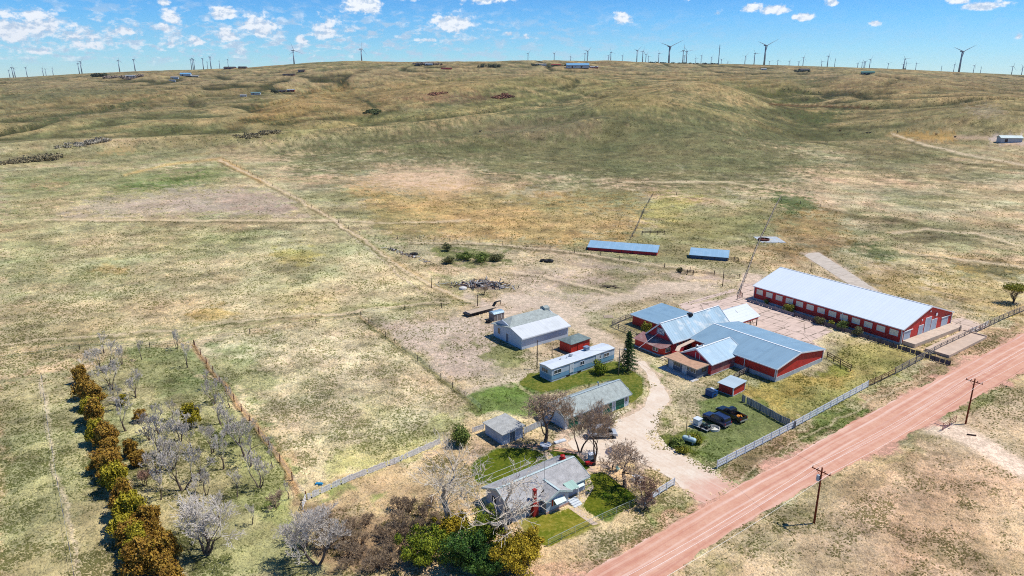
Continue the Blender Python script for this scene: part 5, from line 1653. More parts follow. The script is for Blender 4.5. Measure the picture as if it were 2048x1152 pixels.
M_JUNI_D = leaf_mat('dark_juniper_leaves', [sc(39, 69, 34), sc(60, 97, 41), sc(90, 127, 51), sc(139, 162, 64)])
M_JUNI_Y = leaf_mat('golden_juniper_leaves', [sc(97, 97, 27), sc(164, 143, 37), sc(208, 180, 51), sc(241, 213, 76)])
M_SPRUCE = leaf_mat('spruce_needles', [sc(40, 66, 34), sc(58, 88, 44), sc(80, 112, 56), sc(112, 140, 74)])
M_BUSH = leaf_mat('bush_leaves', [sc(74, 96, 40), sc(104, 126, 54), sc(138, 152, 72), sc(170, 176, 96)])
M_BUSH_Y = leaf_mat('yellow_green_leaves', [sc(106, 116, 36), sc(146, 146, 44), sc(176, 170, 60), sc(200, 190, 90)])
M_BUSH_D = leaf_mat('dull_bush_leaves', [sc(83, 85, 51), sc(111, 113, 69), sc(141, 139, 88), sc(174, 164, 111)])


def grow(rng, mbT, mbC, p, d, L, r, lvl, maxl, spread, nb, rmin, up=.25, wig=.25, ratio=.72):
    """one branch and everything it carries"""
    segs = 4 if lvl == 0 else 3
    pts = [p]; rs = [r]
    q = p.copy(); dd = d.copy()
    for i in range(segs):
        dd = (dd + Vector((rng.uniform(-1, 1), rng.uniform(-1, 1), rng.uniform(-.6, 1) * .6 + up * .3)) * wig).normalized()
        q = q + dd * (L / segs)
        pts.append(q.copy()); rs.append(max(rmin * .8, r * (1 - .42 * (i + 1) / segs)))
    tgt = mbT if lvl < 2 else mbC
    tgt.tube(pts, rs, 7 if lvl == 0 else (5 if lvl == 1 else 3), cap=False)
    if lvl >= maxl: return
    k = nb + (1 if rng.random() < .5 else 0)
    for j in range(k):
        f = 1.0 if j < 2 else rng.uniform(.35, .95)
        fi = f * segs; i0 = min(int(fi), segs - 1); st = pts[i0].lerp(pts[i0 + 1], fi - i0)
        a = rng.uniform(0, 2 * math.pi)
        side = dd.orthogonal().normalized(); side.rotate(Matrix.Rotation(a, 3, dd))
        nd = (dd + side * spread * rng.uniform(.6, 1.3) + Vector((0, 0, up * .5))).normalized()
        grow(rng, mbT, mbC, st, nd, L * ratio * rng.uniform(.75, 1.15), max(rmin, rs[-1] * (.78 if j < 2 else .6)), lvl + 1, maxl, spread, nb, rmin, up, wig, ratio)


def bare_tree(seed, h, label, mt, mc, spread=.75, nb=3, maxl=5, r=.16, trunk=.28, stems=1, rmin=.018, up=.3, wig=.22, name='bare_tree', loc=(0, 0, 0), lean=0.):
    rng = random.Random(seed)
    root = empty(name, loc, 0, label, 'tree' if 'tree' in name else 'shrub')
    T = MB(); C = MB()
    for s in range(stems):
        a = rng.uniform(0, 6.28)
        d = Vector((math.cos(a) * (.35 if stems > 1 else lean), math.sin(a) * (.35 if stems > 1 else lean), 1)).normalized()
        grow(rng, T, C, Vector((math.cos(a) * .12 * (stems > 1), math.sin(a) * .12 * (stems > 1), -.1)), d, h * trunk, r, 0, maxl, spread, nb, rmin, up, wig)
    # scale so the tree is h tall
    mz = max(v[2] for v in C.v)
    k = h / mz
    # the crown grows back over the root
    n_ = len(C.v); cx, cy, cz = (sum(v[i] for v in C.v) / n_ for i in range(3))
    for M_ in (T, C): M_.v = [((a - .85 * cx * c / cz) * k, (b - .85 * cy * c / cz) * k, c * k) for a, b, c in M_.v]
    T.build('trunk', mt, root, True, fixn=False)
    C.build('crown', mc, root, False, fixn=False)
    return root


def foliage(mb, rng, centres, n, size, floor=True):
    """n small leaf cards spread over the shells of several clumps"""
    nprng = np.random.RandomState(rng.randint(0, 10 ** 6))
    for (cx, cy, cz, rx, ry, rz_, w) in centres:
        m = int(n * w)
        u = nprng.normal(size=(m, 3)); u /= np.linalg.norm(u, axis=1)[:, None]
        rad = np.clip(nprng.uniform(0.25, 1.0, m) ** .45, 0, 1) * (1 + .16 * nprng.normal(size=m))
        P = u * rad[:, None] * np.array([rx, ry, rz_]) + np.array([cx, cy, cz])
        nn = u + nprng.normal(size=(m, 3)) * .75
        nn /= np.linalg.norm(nn, axis=1)[:, None]
        t1 = np.cross(nn, nprng.normal(size=(m, 3))); t1 /= np.linalg.norm(t1, axis=1)[:, None]
        t2 = np.cross(nn, t1)
        s1 = (size * nprng.uniform(.6, 1.4, m))[:, None]; s2 = s1 * nprng.uniform(.45, .9, m)[:, None]
        q = np.stack([P - t1 * s1, P - t2 * s2, P + t1 * s1, P + t2 * s2], 1)
        if floor: q[..., 2] = np.maximum(q[..., 2], 0.03)
        b = len(mb.v)
        mb.v += [tuple(x) for x in q.reshape(-1, 3)]
        mb.f += [(b + 4 * i, b + 4 * i + 1, b + 4 * i + 2, b + 4 * i + 3) for i in range(m)]
        mb.m += [0] * m


def bush(seed, w, h, label, m, name='shrub', cat='shrub', n=1400, size=.13, clumps=9, loc=(0, 0, 0), stemm=None, group=None, cone=False, twigs=True):
    rng = random.Random(seed)
    root = empty(name, loc, 0, label, cat, group)
    mb = MB(); cs = []
    for k in range(clumps):
        a = rng.uniform(0, 6.28); q = rng.uniform(.1, .62)
        zz = rng.uniform(.28, .82)
        if cone: q *= (1.15 - zz)
        s = rng.uniform(.26, .46) if clumps < 26 else rng.uniform(.13, .30)
        if clumps >= 26: q = rng.uniform(.05, .95) * (1.2 - .8 * zz if cone else 1)
        cs.append((math.cos(a) * q * w, math.sin(a) * q * w, zz * h, s * w, s * w, s * h * .62, 1. / clumps))
    cs.append((0, 0, h * .45, w * .55, w * .55, h * .42, .35))
    foliage(mb, rng, cs, n, size)
    mb.build('crown' if cat == 'tree' else 'foliage', m, root, fixn=False)
    T = MB()
    if cat == 'tree':
        T.tube([(0, 0, -.1), (.05, 0, h * .4), (0, .05, h * .8)], [w * .1, w * .07, w * .03], 6)
        for k in range(7):
            a = k * .9; T.tube([(0, 0, h * (.12 + .08 * k)), (math.cos(a) * w * .6, math.sin(a) * w * .6, h * (.25 + .08 * k))], [w * .035, w * .012], 4)
        T.build('trunk', stemm or M_BARK_B, root, True)
    else:
        for k in range(9):
            a = rng.uniform(0, 6.28); T.tube([(0, 0, -.05), (math.cos(a) * w * .3, math.sin(a) * w * .3, h * .5), (math.cos(a) * w * .6, math.sin(a) * w * .6, h * rng.uniform(.7, 1.05))], [.05, .03, .015], 4)
        T.build('stems', stemm or M_BARK_B, root)
    return root


WIDE = {413: 9.5, 634: 8.0, 1088: 9.5, 1160: 7.0, 1190: 7.0, 1250: 9.0, 895: 9.0, 1012: 12.0}


def trees():
    # ---- bare silver trees of the windbreak paddock: (px, py of the foot, height m)
    kinds = [dict(seed=11, h=6, up=.6, spread=.5, stems=1, trunk=.26, lean=.12), dict(seed=23, h=6, up=.6, spread=.52, stems=3, trunk=.3, r=.11),
             dict(seed=37, h=6, up=.5, spread=.62, stems=2, trunk=.27, r=.13), dict(seed=41, h=6, up=.6, spread=.5, stems=1, trunk=.32, lean=.25)]
    protos = []
    spots = [(209, 744, 5.6, 2, 1.25), (224, 779, 5.2, 1, 1.), (251, 862, 5.4, 0, 1.), (236, 822, 4.6, 3, 1.), (284, 720, 4.0, 3, .8), (244, 729, 3.6, 1, .8), (375, 735, 4.8, 0, .9), (355, 698, 3.8, 1, .8),
             (272, 795, 4.6, 2, .95), (442, 848, 5.0, 0, .9), (429, 808, 4.4, 1, .9), (416, 780, 3.8, 3, .9), (362, 882, 4.4, 2, 1.), (331, 913, 6.0, 1, 1.1), (491, 913, 5.6, 2, 1.15), (502, 934, 4.6, 0, .9),
             (447, 938, 5.4, 3, 1.), (478, 888, 4.2, 1, 1.), (367, 980, 6.4, 2, 1.1), (402, 962, 4.6, 0, .9), (413, 990, 3.6, 1, .9), (475, 994, 4.0, 3, .9), (520, 975, 4.8, 1, 1.), (545, 935, 3.6, 0, .8), (300, 880, 4.2, 1, 1.),
             (346, 842, 3.6, 3, .9), (318, 948, 4.4, 2, 1.), (436, 1040, 3.4, 1, 1.), (505, 1050, 2.8, 3, 1.), (576, 1000, 2.6, 0, 1.), (388, 850, 3.4, 1, .9), (460, 815, 3.6, 0, .9), (208, 706, 4.2, 0, 1.), (454, 868, 4.4, 1, 1.), (385, 905, 4.6, 3, 1.), (318, 868, 4.8, 0, 1.), (425, 905, 4.4, 2, .9), (345, 938, 4.8, 1, 1.), (395, 1010, 4.2, 0, 1.), (322, 1000, 4.2, 3, 1.)]
    names = ['slim', 'many stemmed', 'broad forked', 'leaning']
    desc = ['at the far left corner of the paddock, broad grey crown', 'second in the column above the fallen white limbs', 'beside the tallest cedars, long pale leaning limbs', 'between two cedars and pale dead limbs',
            'alone at the far edge of the paddock', 'small, just behind the broad corner tree', 'standing alone near the far fence corner post', 'small, farthest from the camera by the fence corner',
            'spreading, alone on the green grass left of centre', 'by the orange fence line, second row', 'by the orange fence line, upper row', 'topmost along the orange fence line', 'small dark stemmed, right of the round olive cedar',
            'tall, in the middle of the left column', 'wide, next to a bare white earth patch by the fence', 'short, just below the wide fence side tree', 'slender, tall, in the middle of the paddock', 'small, left of the wide fence side tree',
            'large, in the centre above the biggest silver tree', 'slim, right of the large centre tree', 'short, between the centre tree and the leaning one', 'small leaning, alone on open grass', 'pale, near a fallen branch by the fence',
            'tiny, against the lower fence line', 'small, beside the brownish young cedar', 'low, above the left column of silver trees', 'medium, between cedars and the centre tree', 'low shrubby, right of the biggest silver tree',
            'low shrubby, in the grass below the leaning tree', 'smallest, close to the picket fence corner', 'small, left of the olive round cedar', 'small, touching the middle of the fence line', 'small, farthest left behind the corner tree', 'medium, left of the wide fence side tree, above the slender one', 'leaning, between the slender centre tree and the left column', 'medium, left of the low shrubby pair above the left column',
            'medium, in the open middle, right of the leaning centre one', 'medium, directly above the large centre tree', 'slim, just above the biggest silver tree', 'leaning, between the lower cedars and the large centre tree']
    for i, (px, py, h, k, ws) in enumerate(spots):
        p = G(px, py, 0.)
        lab = 'bare silver tree ' + desc[i]; h *= 1.22; ws *= 1.05
        while len(protos) <= k: protos.append(None)
        if protos[k] is None:
            kw = dict(kinds[k]); protos[k] = bare_tree(kw.pop('seed'), kw.pop('h'), lab, M_BARK_G, M_TWIG_G, nb=2, maxl=7, rmin=.019, **kw)
            o = protos[k]; o.location = p
            tag(o, lab, 'tree', 'bare silver trees in the windbreak paddock')
            o.scale = (h / 6 * ws, h / 6 * ws, h / 6); o.rotation_euler = (0, 0, i * 1.7)
        else:
            copy_tree(protos[k], p, i * 1.7, (h / 6 * ws, h / 6 * ws, h / 6), lab, 'bare silver trees in the windbreak paddock')
    # ---- the big ones, each its own
    for (px, py, h, sd, sp, st, lab, mt, mc, kw) in [
        (413, 1108, 8.6, 54, .7, 4, 'biggest wide silver tree with domed crown, lower left paddock', M_BARK_G, M_TWIG_G, dict(maxl=5, nb=3, trunk=.26, r=.12, up=.45, rmin=.016)),
        (634, 1130, 8.8, 58, .7, 2, 'large silver tree at the bottom edge, twin trunks', M_BARK_G, M_TWIG_G, dict(maxl=6, nb=3, trunk=.22, r=.13, up=.45, rmin=.013)),
        (610, 1095, 5.2, 59, .8, 2, 'smaller silver tree just behind the twin trunked one', M_BARK_G, M_TWIG_G, dict(maxl=5, trunk=.25)),
        (1088, 892, 10.6, 61, .85, 1, 'big brown bare tree between the storage shed and the garage', M_BARK_B, M_TWIG_B, dict(maxl=6, trunk=.25, r=.17)),
        (1160, 905, 10.6, 67, .6, 2, 'tall upright bare tree in front of the garage doors', M_BARK_B, M_TWIG_B, dict(maxl=6, trunk=.3, r=.15, rmin=.016)),
        (1190, 928, 11.2, 71, .6, 2, 'tall bare tree with twin trunks left of the gravel heap', M_BARK_B, M_TWIG_B, dict(maxl=6, trunk=.3, r=.15, rmin=.016)),
        (1250, 974, 8.2, 73, .85, 1, 'big bare tree with spreading crown beside the gravel heap', M_BARK_B, M_TWIG_B, dict(maxl=6, trunk=.26, r=.2, up=.2)),
        (1290, 1008, 4.6, 79, .95, 3, 'low reddish brown twiggy tree by the short white fence', M_BARK_B, M_TWIG_R, dict(maxl=5, trunk=.26, r=.1)),
        (1292, 1020, 2.6, 83, .9, 3, 'small dark bare bush in front of the short white fence', M_BARK_B, M_TWIG_B, dict(maxl=4, trunk=.3, r=.06)),
        (1222, 940, 3.4, 89, .8, 3, 'small pale bare shrub left of the picnic table', M_BARK_G, M_TWIG_B, dict(maxl=4, trunk=.28, r=.06)),
        (895, 1062, 13.0, 97, .72, 1, 'tall dead tree with stout forked trunk, left of the house', M_BARK_W, M_TWIG_W, dict(maxl=5, trunk=.32, r=.32, nb=3, wig=.3)),
        (1012, 1092, 11.4, 103, 1.05, 1, 'sprawling dead white tree with bare limbs in front of the house', M_BARK_W, M_TWIG_W, dict(maxl=5, trunk=.26, r=.28, nb=3, wig=.34, up=.1)),
        (553, 1018, 3.0, 107, .8, 4, 'brownish bare bush beside the orange fence line', M_BARK_B, M_TWIG_B, dict(maxl=4, trunk=.3, r=.05)),
        (1232, 702, 2.4, 113, .8, 3, 'small bare bush beside the loft barn', M_BARK_B, M_TWIG_B, dict(maxl=4, trunk=.3, r=.05)),
        (967, 590, 3.4, 127, .8, 3, 'small brown bare tree by the scrap heap', M_BARK_B, M_TWIG_B, dict(maxl=4, trunk=.28, r=.07)),
        (290, 972, 2.8, 131, .7, 4, 'low brown twiggy shrub left of the centre silver tree', M_BARK_B, M_TWIG_R, dict(maxl=4, trunk=.3, r=.05))]:
        if px == 1232: continue
        nm = 'dead_tree' if 'dead' in lab else ('bare_shrub' if ('bush' in lab or 'shrub' in lab) else 'bare_tree')
        o = bare_tree(sd, h, lab, mt, mc, spread=sp, stems=st, name=nm, loc=G(px, py, 0.), **kw)
        tag(o, lab)
        xs = sorted(v.co.x for v in o.children[-1].data.vertices) if False else sorted(v.co.x for v in KID[o.name][1].data.vertices)
        wd = xs[int(len(xs) * .98)] - xs[int(len(xs) * .02)]
        if h > 7: k = max(1., min(1.5, WIDE.get(px, h * .8) / wd)); o.scale = (k, k, 1)
    # fallen white limbs
    L_ = MB(); rng = random.Random(5)
    for k in range(7): L_.tube([(0, 0, .2), (rng.uniform(.5, 1.4), rng.uniform(-.7, .7), rng.uniform(.3, .9)), (rng.uniform(1.5, 3), rng.uniform(-1.4, 1.4), rng.uniform(.2, 1.2))], [.08, .05, .02], 4)
    o = L_.build('fallen_branch', M_TWIG_W); o.location = G(668, 1098, 0.); tag(o, 'bleached white fallen branch lying beside the bottom silver tree', 'branch')
    L_ = MB()
    for k in range(9): L_.tube([(0, 0, .4), (rng.uniform(-1.4, -.5), rng.uniform(-.7, .7), rng.uniform(.9, 1.6)), (rng.uniform(-3.2, -1.8), rng.uniform(-1.4, 1.4), rng.uniform(.2, 1.6))], [.09, .06, .02], 4)
    o = L_.build('fallen_branch', M_TWIG_W); o.location = G(240, 808, 0.); tag(o, 'bleached fallen limbs lying among the cedars and silver trees', 'branch')

    # ---- cedars of the windbreak: crown centre px, radius px
    ced = [(162, 752, 20, 0), (171, 782, 21, 0), (178, 803, 23, 0), (184, 822, 24, 1), (192, 842, 23, 0), (200, 862, 27, 1), (206, 880, 26, 0),
           (220, 918, 24, 0), (232, 938, 27, 0), (240, 962, 28, 1), (248, 985, 28, 0), (256, 1008, 30, 0), (268, 1032, 30, 1), (283, 1050, 26, 0), (262, 1055, 28, 1), (272, 1082, 34, 1), (296, 1100, 34, 1),
           (322, 1082, 26, 0), (342, 1108, 28, 0), (282, 1128, 34, 0), (318, 1140, 34, 0), (356, 1150, 30, 0), (300, 1040, 22, 0),
           (192, 872, 20, 1), (213, 898, 17, 0), (226, 950, 20, 1), (240, 1020, 22, 0), (254, 1078, 24, 0), (268, 1110, 26, 1), (308, 1066, 20, 0), (340, 1075, 18, 1), (289, 832, 14, 0), (392, 838, 17, 1), (262, 900, 18, 0), (274, 924, 16, 0), (249, 795, 15, 1)]
    cl = ['topmost rusty cedar of the windbreak row', 'rusty cedar second from the top of the row', 'rusty cedar third from the top of the row', 'olive tinted cedar fourth from the top of the row', 'rusty cedar fifth from the top of the row',
          'broad olive cedar above the gap in the row', 'rusty cedar bordering the upper side of the gap in the row', 'rusty cedar just below the gap in the row', 'rusty cedar second below the gap', 'olive cedar third below the gap', 'rusty cedar fourth below the gap',
          'rusty cedar fifth below the gap', 'olive cedar sixth below the gap', 'rusty cedar on the inner side of the row, beside silver branches', 'olive cedar on the outer edge of the row, near its lower half', 'bright olive green cedar near the bottom left, outer one',
          'bright olive green cedar near the bottom left, inner one', 'brown cedar tucked behind the bright olive pair', 'brown cedar right of the bright olive pair', 'rusty cedar at the bottom edge, outer one', 'rusty cedar at the bottom edge, middle one',
          'rusty cedar at the bottom edge, inner one', 'small brown cedar beside the biggest silver tree', 'olive cedar on the outer side just above the row gap', 'small rusty cedar standing in the row gap', 'olive cedar on the outer side, third below the gap', 'rusty cedar on the outer side, halfway down the lower row', 'rusty cedar on the outer side beside the bright olive pair', 'olive cedar on the outer side near the bottom edge',
          'small rusty cedar inside the row, left of the biggest silver tree', 'small olive cedar closest to the biggest silver tree', 'small round rusty cedar alone in the paddock', 'round olive cedar alone in the paddock', 'brown young cedar inside the row, upper one', 'brown young cedar inside the row, lower one',
          'small olive cedar behind the silver trees of the upper row']
    prot = {}
    for i, (px, py, rp, k) in enumerate(ced):
        foot = G(px, py + rp * .75, 0.)
        D = foot.y * CP + CAM_H * SP
        w = rp * D / FPX * 1.12 * (.85 + .3 * ((i * 7) % 5) / 4)
        vkey = (k, i % 2)
        if vkey not in prot:
            prot[vkey] = bush(200 + 7 * k + (i % 2), 1.7, 3.6, cl[i], M_CEDAR2 if k else M_CEDAR, 'cedar', 'tree', n=4600, size=.105, clumps=44, loc=foot, cone=True, group='cedars of the windbreak row')
            prot[vkey].scale = (w / 1.7, w / 1.7 * .9, w / 1.7 * 1.05); prot[vkey].rotation_euler = (0, 0, i)
        else:
            copy_tree(prot[vkey], foot + Vector((random.Random(i).uniform(-.7, .7), random.Random(i + 50).uniform(-.9, .9), 0)), i * 1.3, (w / 1.7 * (.85 + .08 * (i % 5)), w / 1.7 * (1.15 - .07 * (i % 6)), w / 1.7 * (.8 + .07 * ((i * 5) % 7))), cl[i], 'cedars of the windbreak row')
    # ---- evergreens at the bottom edge
    for (px, py, wpx, h, m, lab, sd) in [
        (846, 1128, 46, 4.4, M_JUNI, 'bright green round juniper at the bottom edge, leftmost evergreen', 301),
        (925, 1132, 44, 4.8, M_JUNI_D, 'dark green juniper between the bright green and golden ones', 302),
        (905, 1080, 34, 3.6, M_JUNI_Y, 'yellow green juniper behind the dark one', 303),
        (965, 1092, 40, 4.6, M_JUNI, 'olive green juniper below the dead white tree', 304),
        (1030, 1135, 52, 4.4, M_JUNI_Y, 'golden juniper by the lawn corner and the roadside fence', 305),
        (970, 1150, 40, 3.4, M_JUNI_D, 'low dark juniper at the very bottom edge', 306),
        (1062, 1108, 30, 3.0, M_JUNI_Y, 'small golden juniper touching the dry lawn', 307)]:
        f = G(px, py, 0.); D = f.y * CP + CAM_H * SP
        bush(sd, wpx * D / FPX * 1.15, h * 1.1, lab, m, 'juniper', 'tree', n=9000, size=.11, clumps=46, loc=f)
    # ---- other shrubs
    for (px, py, wpx, h, m, lab, sd, n) in [
        (923, 890, 30, 3.4, M_BUSH, 'large soft green bush covering the picket fence', 311, 3400),
        (1200, 747, 21, 2.6, M_JUNI, 'round green shrub in front of the mobile home', 312, 3000),
        (1292, 668, 13, 3.2, M_BUSH_Y, 'yellow green shrub beside the rear annex', 313, 1500),
        (1533, 608, 7, 1.5, M_BUSH, 'little green shrub at the far end of the long barn wall', 314, 600),
        (1578, 624, 16, 2.6, M_BUSH_Y, 'tall yellow green shrub against the long barn, beside the concrete yard', 315, 1600),
        (1638, 648, 15, 1.9, M_BUSH_D, 'dull shrub beside the long barn wall, left of the two green ones', 316, 1300),
        (1682, 660, 15, 2.5, M_BUSH, 'green shrub at the middle of the long barn wall', 317, 1500),
        (1716, 672, 14, 2.3, M_BUSH_D, 'olive shrub by the barn downpipe', 318, 1300),
        (1660, 653, 9, 1.6, M_BUSH_Y, 'low yellowish shrub between two larger ones along the barn', 319, 700),
        (895, 502, 14, 3.0, M_BUSH_D, 'dark round bush above the thicket', 320, 900),
        (897, 527, 15, 2.2, M_BUSH_D, 'grey brown bush at the left end of the thicket', 321, 900),
        (930, 520, 22, 2.6, M_BUSH, 'green bush in the left part of the thicket', 322, 1200),
        (962, 524, 26, 2.8, M_BUSH, 'green bush in the middle of the thicket', 323, 1300),
        (992, 522, 18, 2.4, M_BUSH_D, 'dull bush at the right end of the thicket', 324, 900),
        (1352, 890, 22, 1.3, M_BUSH, 'green weeds left of the propane tank', 325, 1600),
        (1388, 884, 22, 1.3, M_BUSH_Y, 'yellow green weeds right of the propane tank', 326, 1600),
        (1364, 905, 15, 1.0, M_BUSH_Y, 'yellow weeds in front of the propane tank', 327, 900),
        (820, 1050, 30, 2.0, M_TWIG_R, 'reddish bare thicket left of the dead tree', 328, 1),
        (1360, 545, 8, 1.6, M_BUSH_D, 'pale round bush at the cattle gate', 329, 500)]:
        if n == 1: continue
        f = G(px, py) if py < 560 else G(px, py, 0.); D = f.y * CP + CAM_H * SP
        o = bush(sd, wpx * D / FPX, h, lab, m, 'shrub', 'shrub', n=n, size=.12 if py > 560 else .2, clumps=11, loc=f)
    # brushwood thicket between the picket fence and the junipers
    rng = random.Random(77); n_ = 0
    base = None
    for (px, py) in [(650, 1050), (690, 1085), (720, 1120), (760, 1075), (800, 1050), (840, 1060), (780, 1105), (870, 1045), (735, 1050), (820, 1025), (860, 1015), (690, 1140), (760, 1140), (665, 1070), (705, 1060), (720, 1090), (745, 1120), (790, 1080), (815, 1075), (845, 1035), (875, 1065), (700, 1115), (740, 1145), (800, 1020), (650, 1100), (780, 1130)]:
        lab = 'low tangled brown brush between the picket fence and the junipers'
        if base is None:
            base = bare_tree(401, 2.4, lab, M_BARK_B, M_THICKET, spread=1.0, stems=7, maxl=4, trunk=.34, r=.045, nb=3, name='bare_shrub', loc=G(px, py, 0.), rmin=.014)
            base['group'] = 'brown brush thicket'
        else:
            s = rng.uniform(.7, 1.25); copy_tree(base, G(px, py, 0.), rng.uniform(0, 6), s, lab, 'brown brush thicket')
    # spruce by the drive
    t = empty('spruce', G(1255, 742, 0.), 0, 'tall dark green spruce beside the drive and the mobile home', 'tree')
    T = MB(); T.tube([(0, 0, -.1), (0, 0, 5), (0, 0, 9)], [.22, .14, .03], 8); T.build('trunk', M_BARK_B, t, True)
    C = MB(); rng = random.Random(9); npr = np.random.RandomState(4)
    for k in range(120):
        z = 1.0 + 8.0 * (k / 120.) ** .9; rr = 2.6 * (1 - (z - .6) / 9.0) ** .8 * rng.uniform(.7, 1.15); a = k * 2.399
        m = int(36 + rr * 26)
        u = npr.uniform(0.1, 1, m); P = np.stack([np.cos(a + npr.normal(size=m) * .16) * rr * u, np.sin(a + npr.normal(size=m) * .16) * rr * u, z - .28 * rr * u + npr.normal(size=m) * .09], 1)
        for q in P:
            s = rng.uniform(.08, .17); d = Vector((rng.uniform(-1, 1), rng.uniform(-1, 1), rng.uniform(-.6, .3))).normalized(); e = d.orthogonal().normalized(); e.rotate(Matrix.Rotation(rng.uniform(0, 6), 3, d))
            q = Vector(q); b = len(C.v); C.v += [tuple(q - d * s), tuple(q + e * s * .5), tuple(q + d * s), tuple(q - e * s * .5)]; C.f.append((b, b + 1, b + 2, b + 3)); C.m.append(0)
    C.build('crown', M_SPRUCE, t, fixn=False)
    # yellow-green tree at the right edge
    t = bare_tree(501, 5.2, 'dark trunked tree with yellow green top at the right edge', M_BARK_B, M_BARK_B, spread=.9, stems=3, maxl=4, trunk=.3, r=.14, name='leafing_tree', loc=G(2026, 606, 0.))
    C = MB(); foliage(C, random.Random(3), [(0, 0, 4.6, 3.2, 3.2, .9, .5), (1.8, .3, 4.2, 2.4, 2.4, .9, .3), (-1.6, .2, 4.4, 1.6, 1.6, .7, .2)], 2600, .16); C.build('foliage', M_BUSH_Y, t, fixn=False)


trees()


# ================================================================ fences
def gpt(px, py):
    return G(px, py) if py < 560 else G(px, py, 0.)


def resample(P, step):
    out = [P[0]]
    for a, b in zip(P, P[1:]):
        n = max(1, round((b - a).length / step))
        for k in range(1, n + 1):
            q = a.lerp(b, k / n); q.z = hz(q.x, q.y); out.append(q)
    return out


def fence(pts, label, step=4., h=1.3, pr=.08, pm=None, rails=(), rw=.04, rh=.14, rm=None, wires=(), wr=.012, name='fence', world=False, group=None, square=False, lean=0., sd=1, panel=None, panel_top=1.6, cat='fence'):
    """one fence: every post, and its rails, wires or boards, as parts"""
    rng = random.Random(sd)
    P = [Vector((a, b, hz(a, b))) for a, b in pts] if world else [gpt(a, b) for a, b in pts]
    for q in P: q.z = hz(q.x, q.y)
    Q = resample(P, step)
    o0 = Q[0].copy()
    root = empty(name, o0, 0, label, cat, group)
    pm = pm or M_DARKWOOD
    proto = None
    for i, q in enumerate(Q[:100]):
        if proto is None:
            mb = MB()
            if square: mb.box(-pr, -pr, -.2, pr, pr, h); mb.lathe([(pr * 1.3, h), (pr * 1.3, h + .03), (.01, h + .1)], 4)
            else: mb.tube([(0, 0, -.2), (0, 0, h * .5), (0, 0, h)], [pr, pr * .95, pr * .85], 6)
            ob = mb.build('post', pm, root); proto = ob
        else:
            ob = proto.copy(); COL.objects.link(ob); ob.parent = root; KID.setdefault(root.name, []).append(ob)
        ob.location = q - o0
        if square: ob.rotation_euler = (0, 0, math.atan2((Q[min(i + 1, len(Q) - 1)] - Q[max(i - 1, 0)]).y, (Q[min(i + 1, len(Q) - 1)] - Q[max(i - 1, 0)]).x))
        elif lean: ob.rotation_euler = (rng.uniform(-lean, lean), rng.uniform(-lean, lean), 0)
    for z in rails:
        mb = MB()
        for a, b in zip(Q, Q[1:]):
            j = rng.uniform(-lean, lean) * .6 if lean else 0
            mb.beam(a - o0 + Vector((0, 0, z + j)), b - o0 + Vector((0, 0, z - j)), rw, rh)
        mb.build('rail', rm or pm, root)
    for z in wires:
        mb = MB()
        for a, b in zip(Q, Q[1:]): mb.beam(a - o0 + Vector((0, 0, z)), b - o0 + Vector((0, 0, z)), wr * 2, wr * 2)
        mb.build('wire', M_METAL, root)
    if panel:
        mb = MB()
        for a, b in zip(Q, Q[1:]):
            d = (b - a); n = max(1, int(d.length / panel[0]))
            for k in range(n):
                if rng.random() < panel[3]: continue
                t0 = a - o0 + d * ((k + .06) / n); t1 = a - o0 + d * ((k + .94) / n)
                top = panel_top * rng.uniform(1 - panel[2], 1)
                up = Vector((0, 0, 1)); nrm = d.normalized().cross(up) * .02
                lo = Vector((0, 0, panel[1]))
                vs = [t0 + lo - nrm, t1 + lo - nrm, t1 + up * top - nrm, t0 + up * top - nrm, t0 + lo + nrm, t1 + lo + nrm, t1 + up * top + nrm, t0 + up * top + nrm]
                mb.add(vs, [(3, 2, 1, 0), (4, 5, 6, 7), (0, 1, 5, 4), (1, 2, 6, 5), (2, 3, 7, 6), (3, 0, 4, 7)])
        mb.build('boards', panel[4], root)
    return root


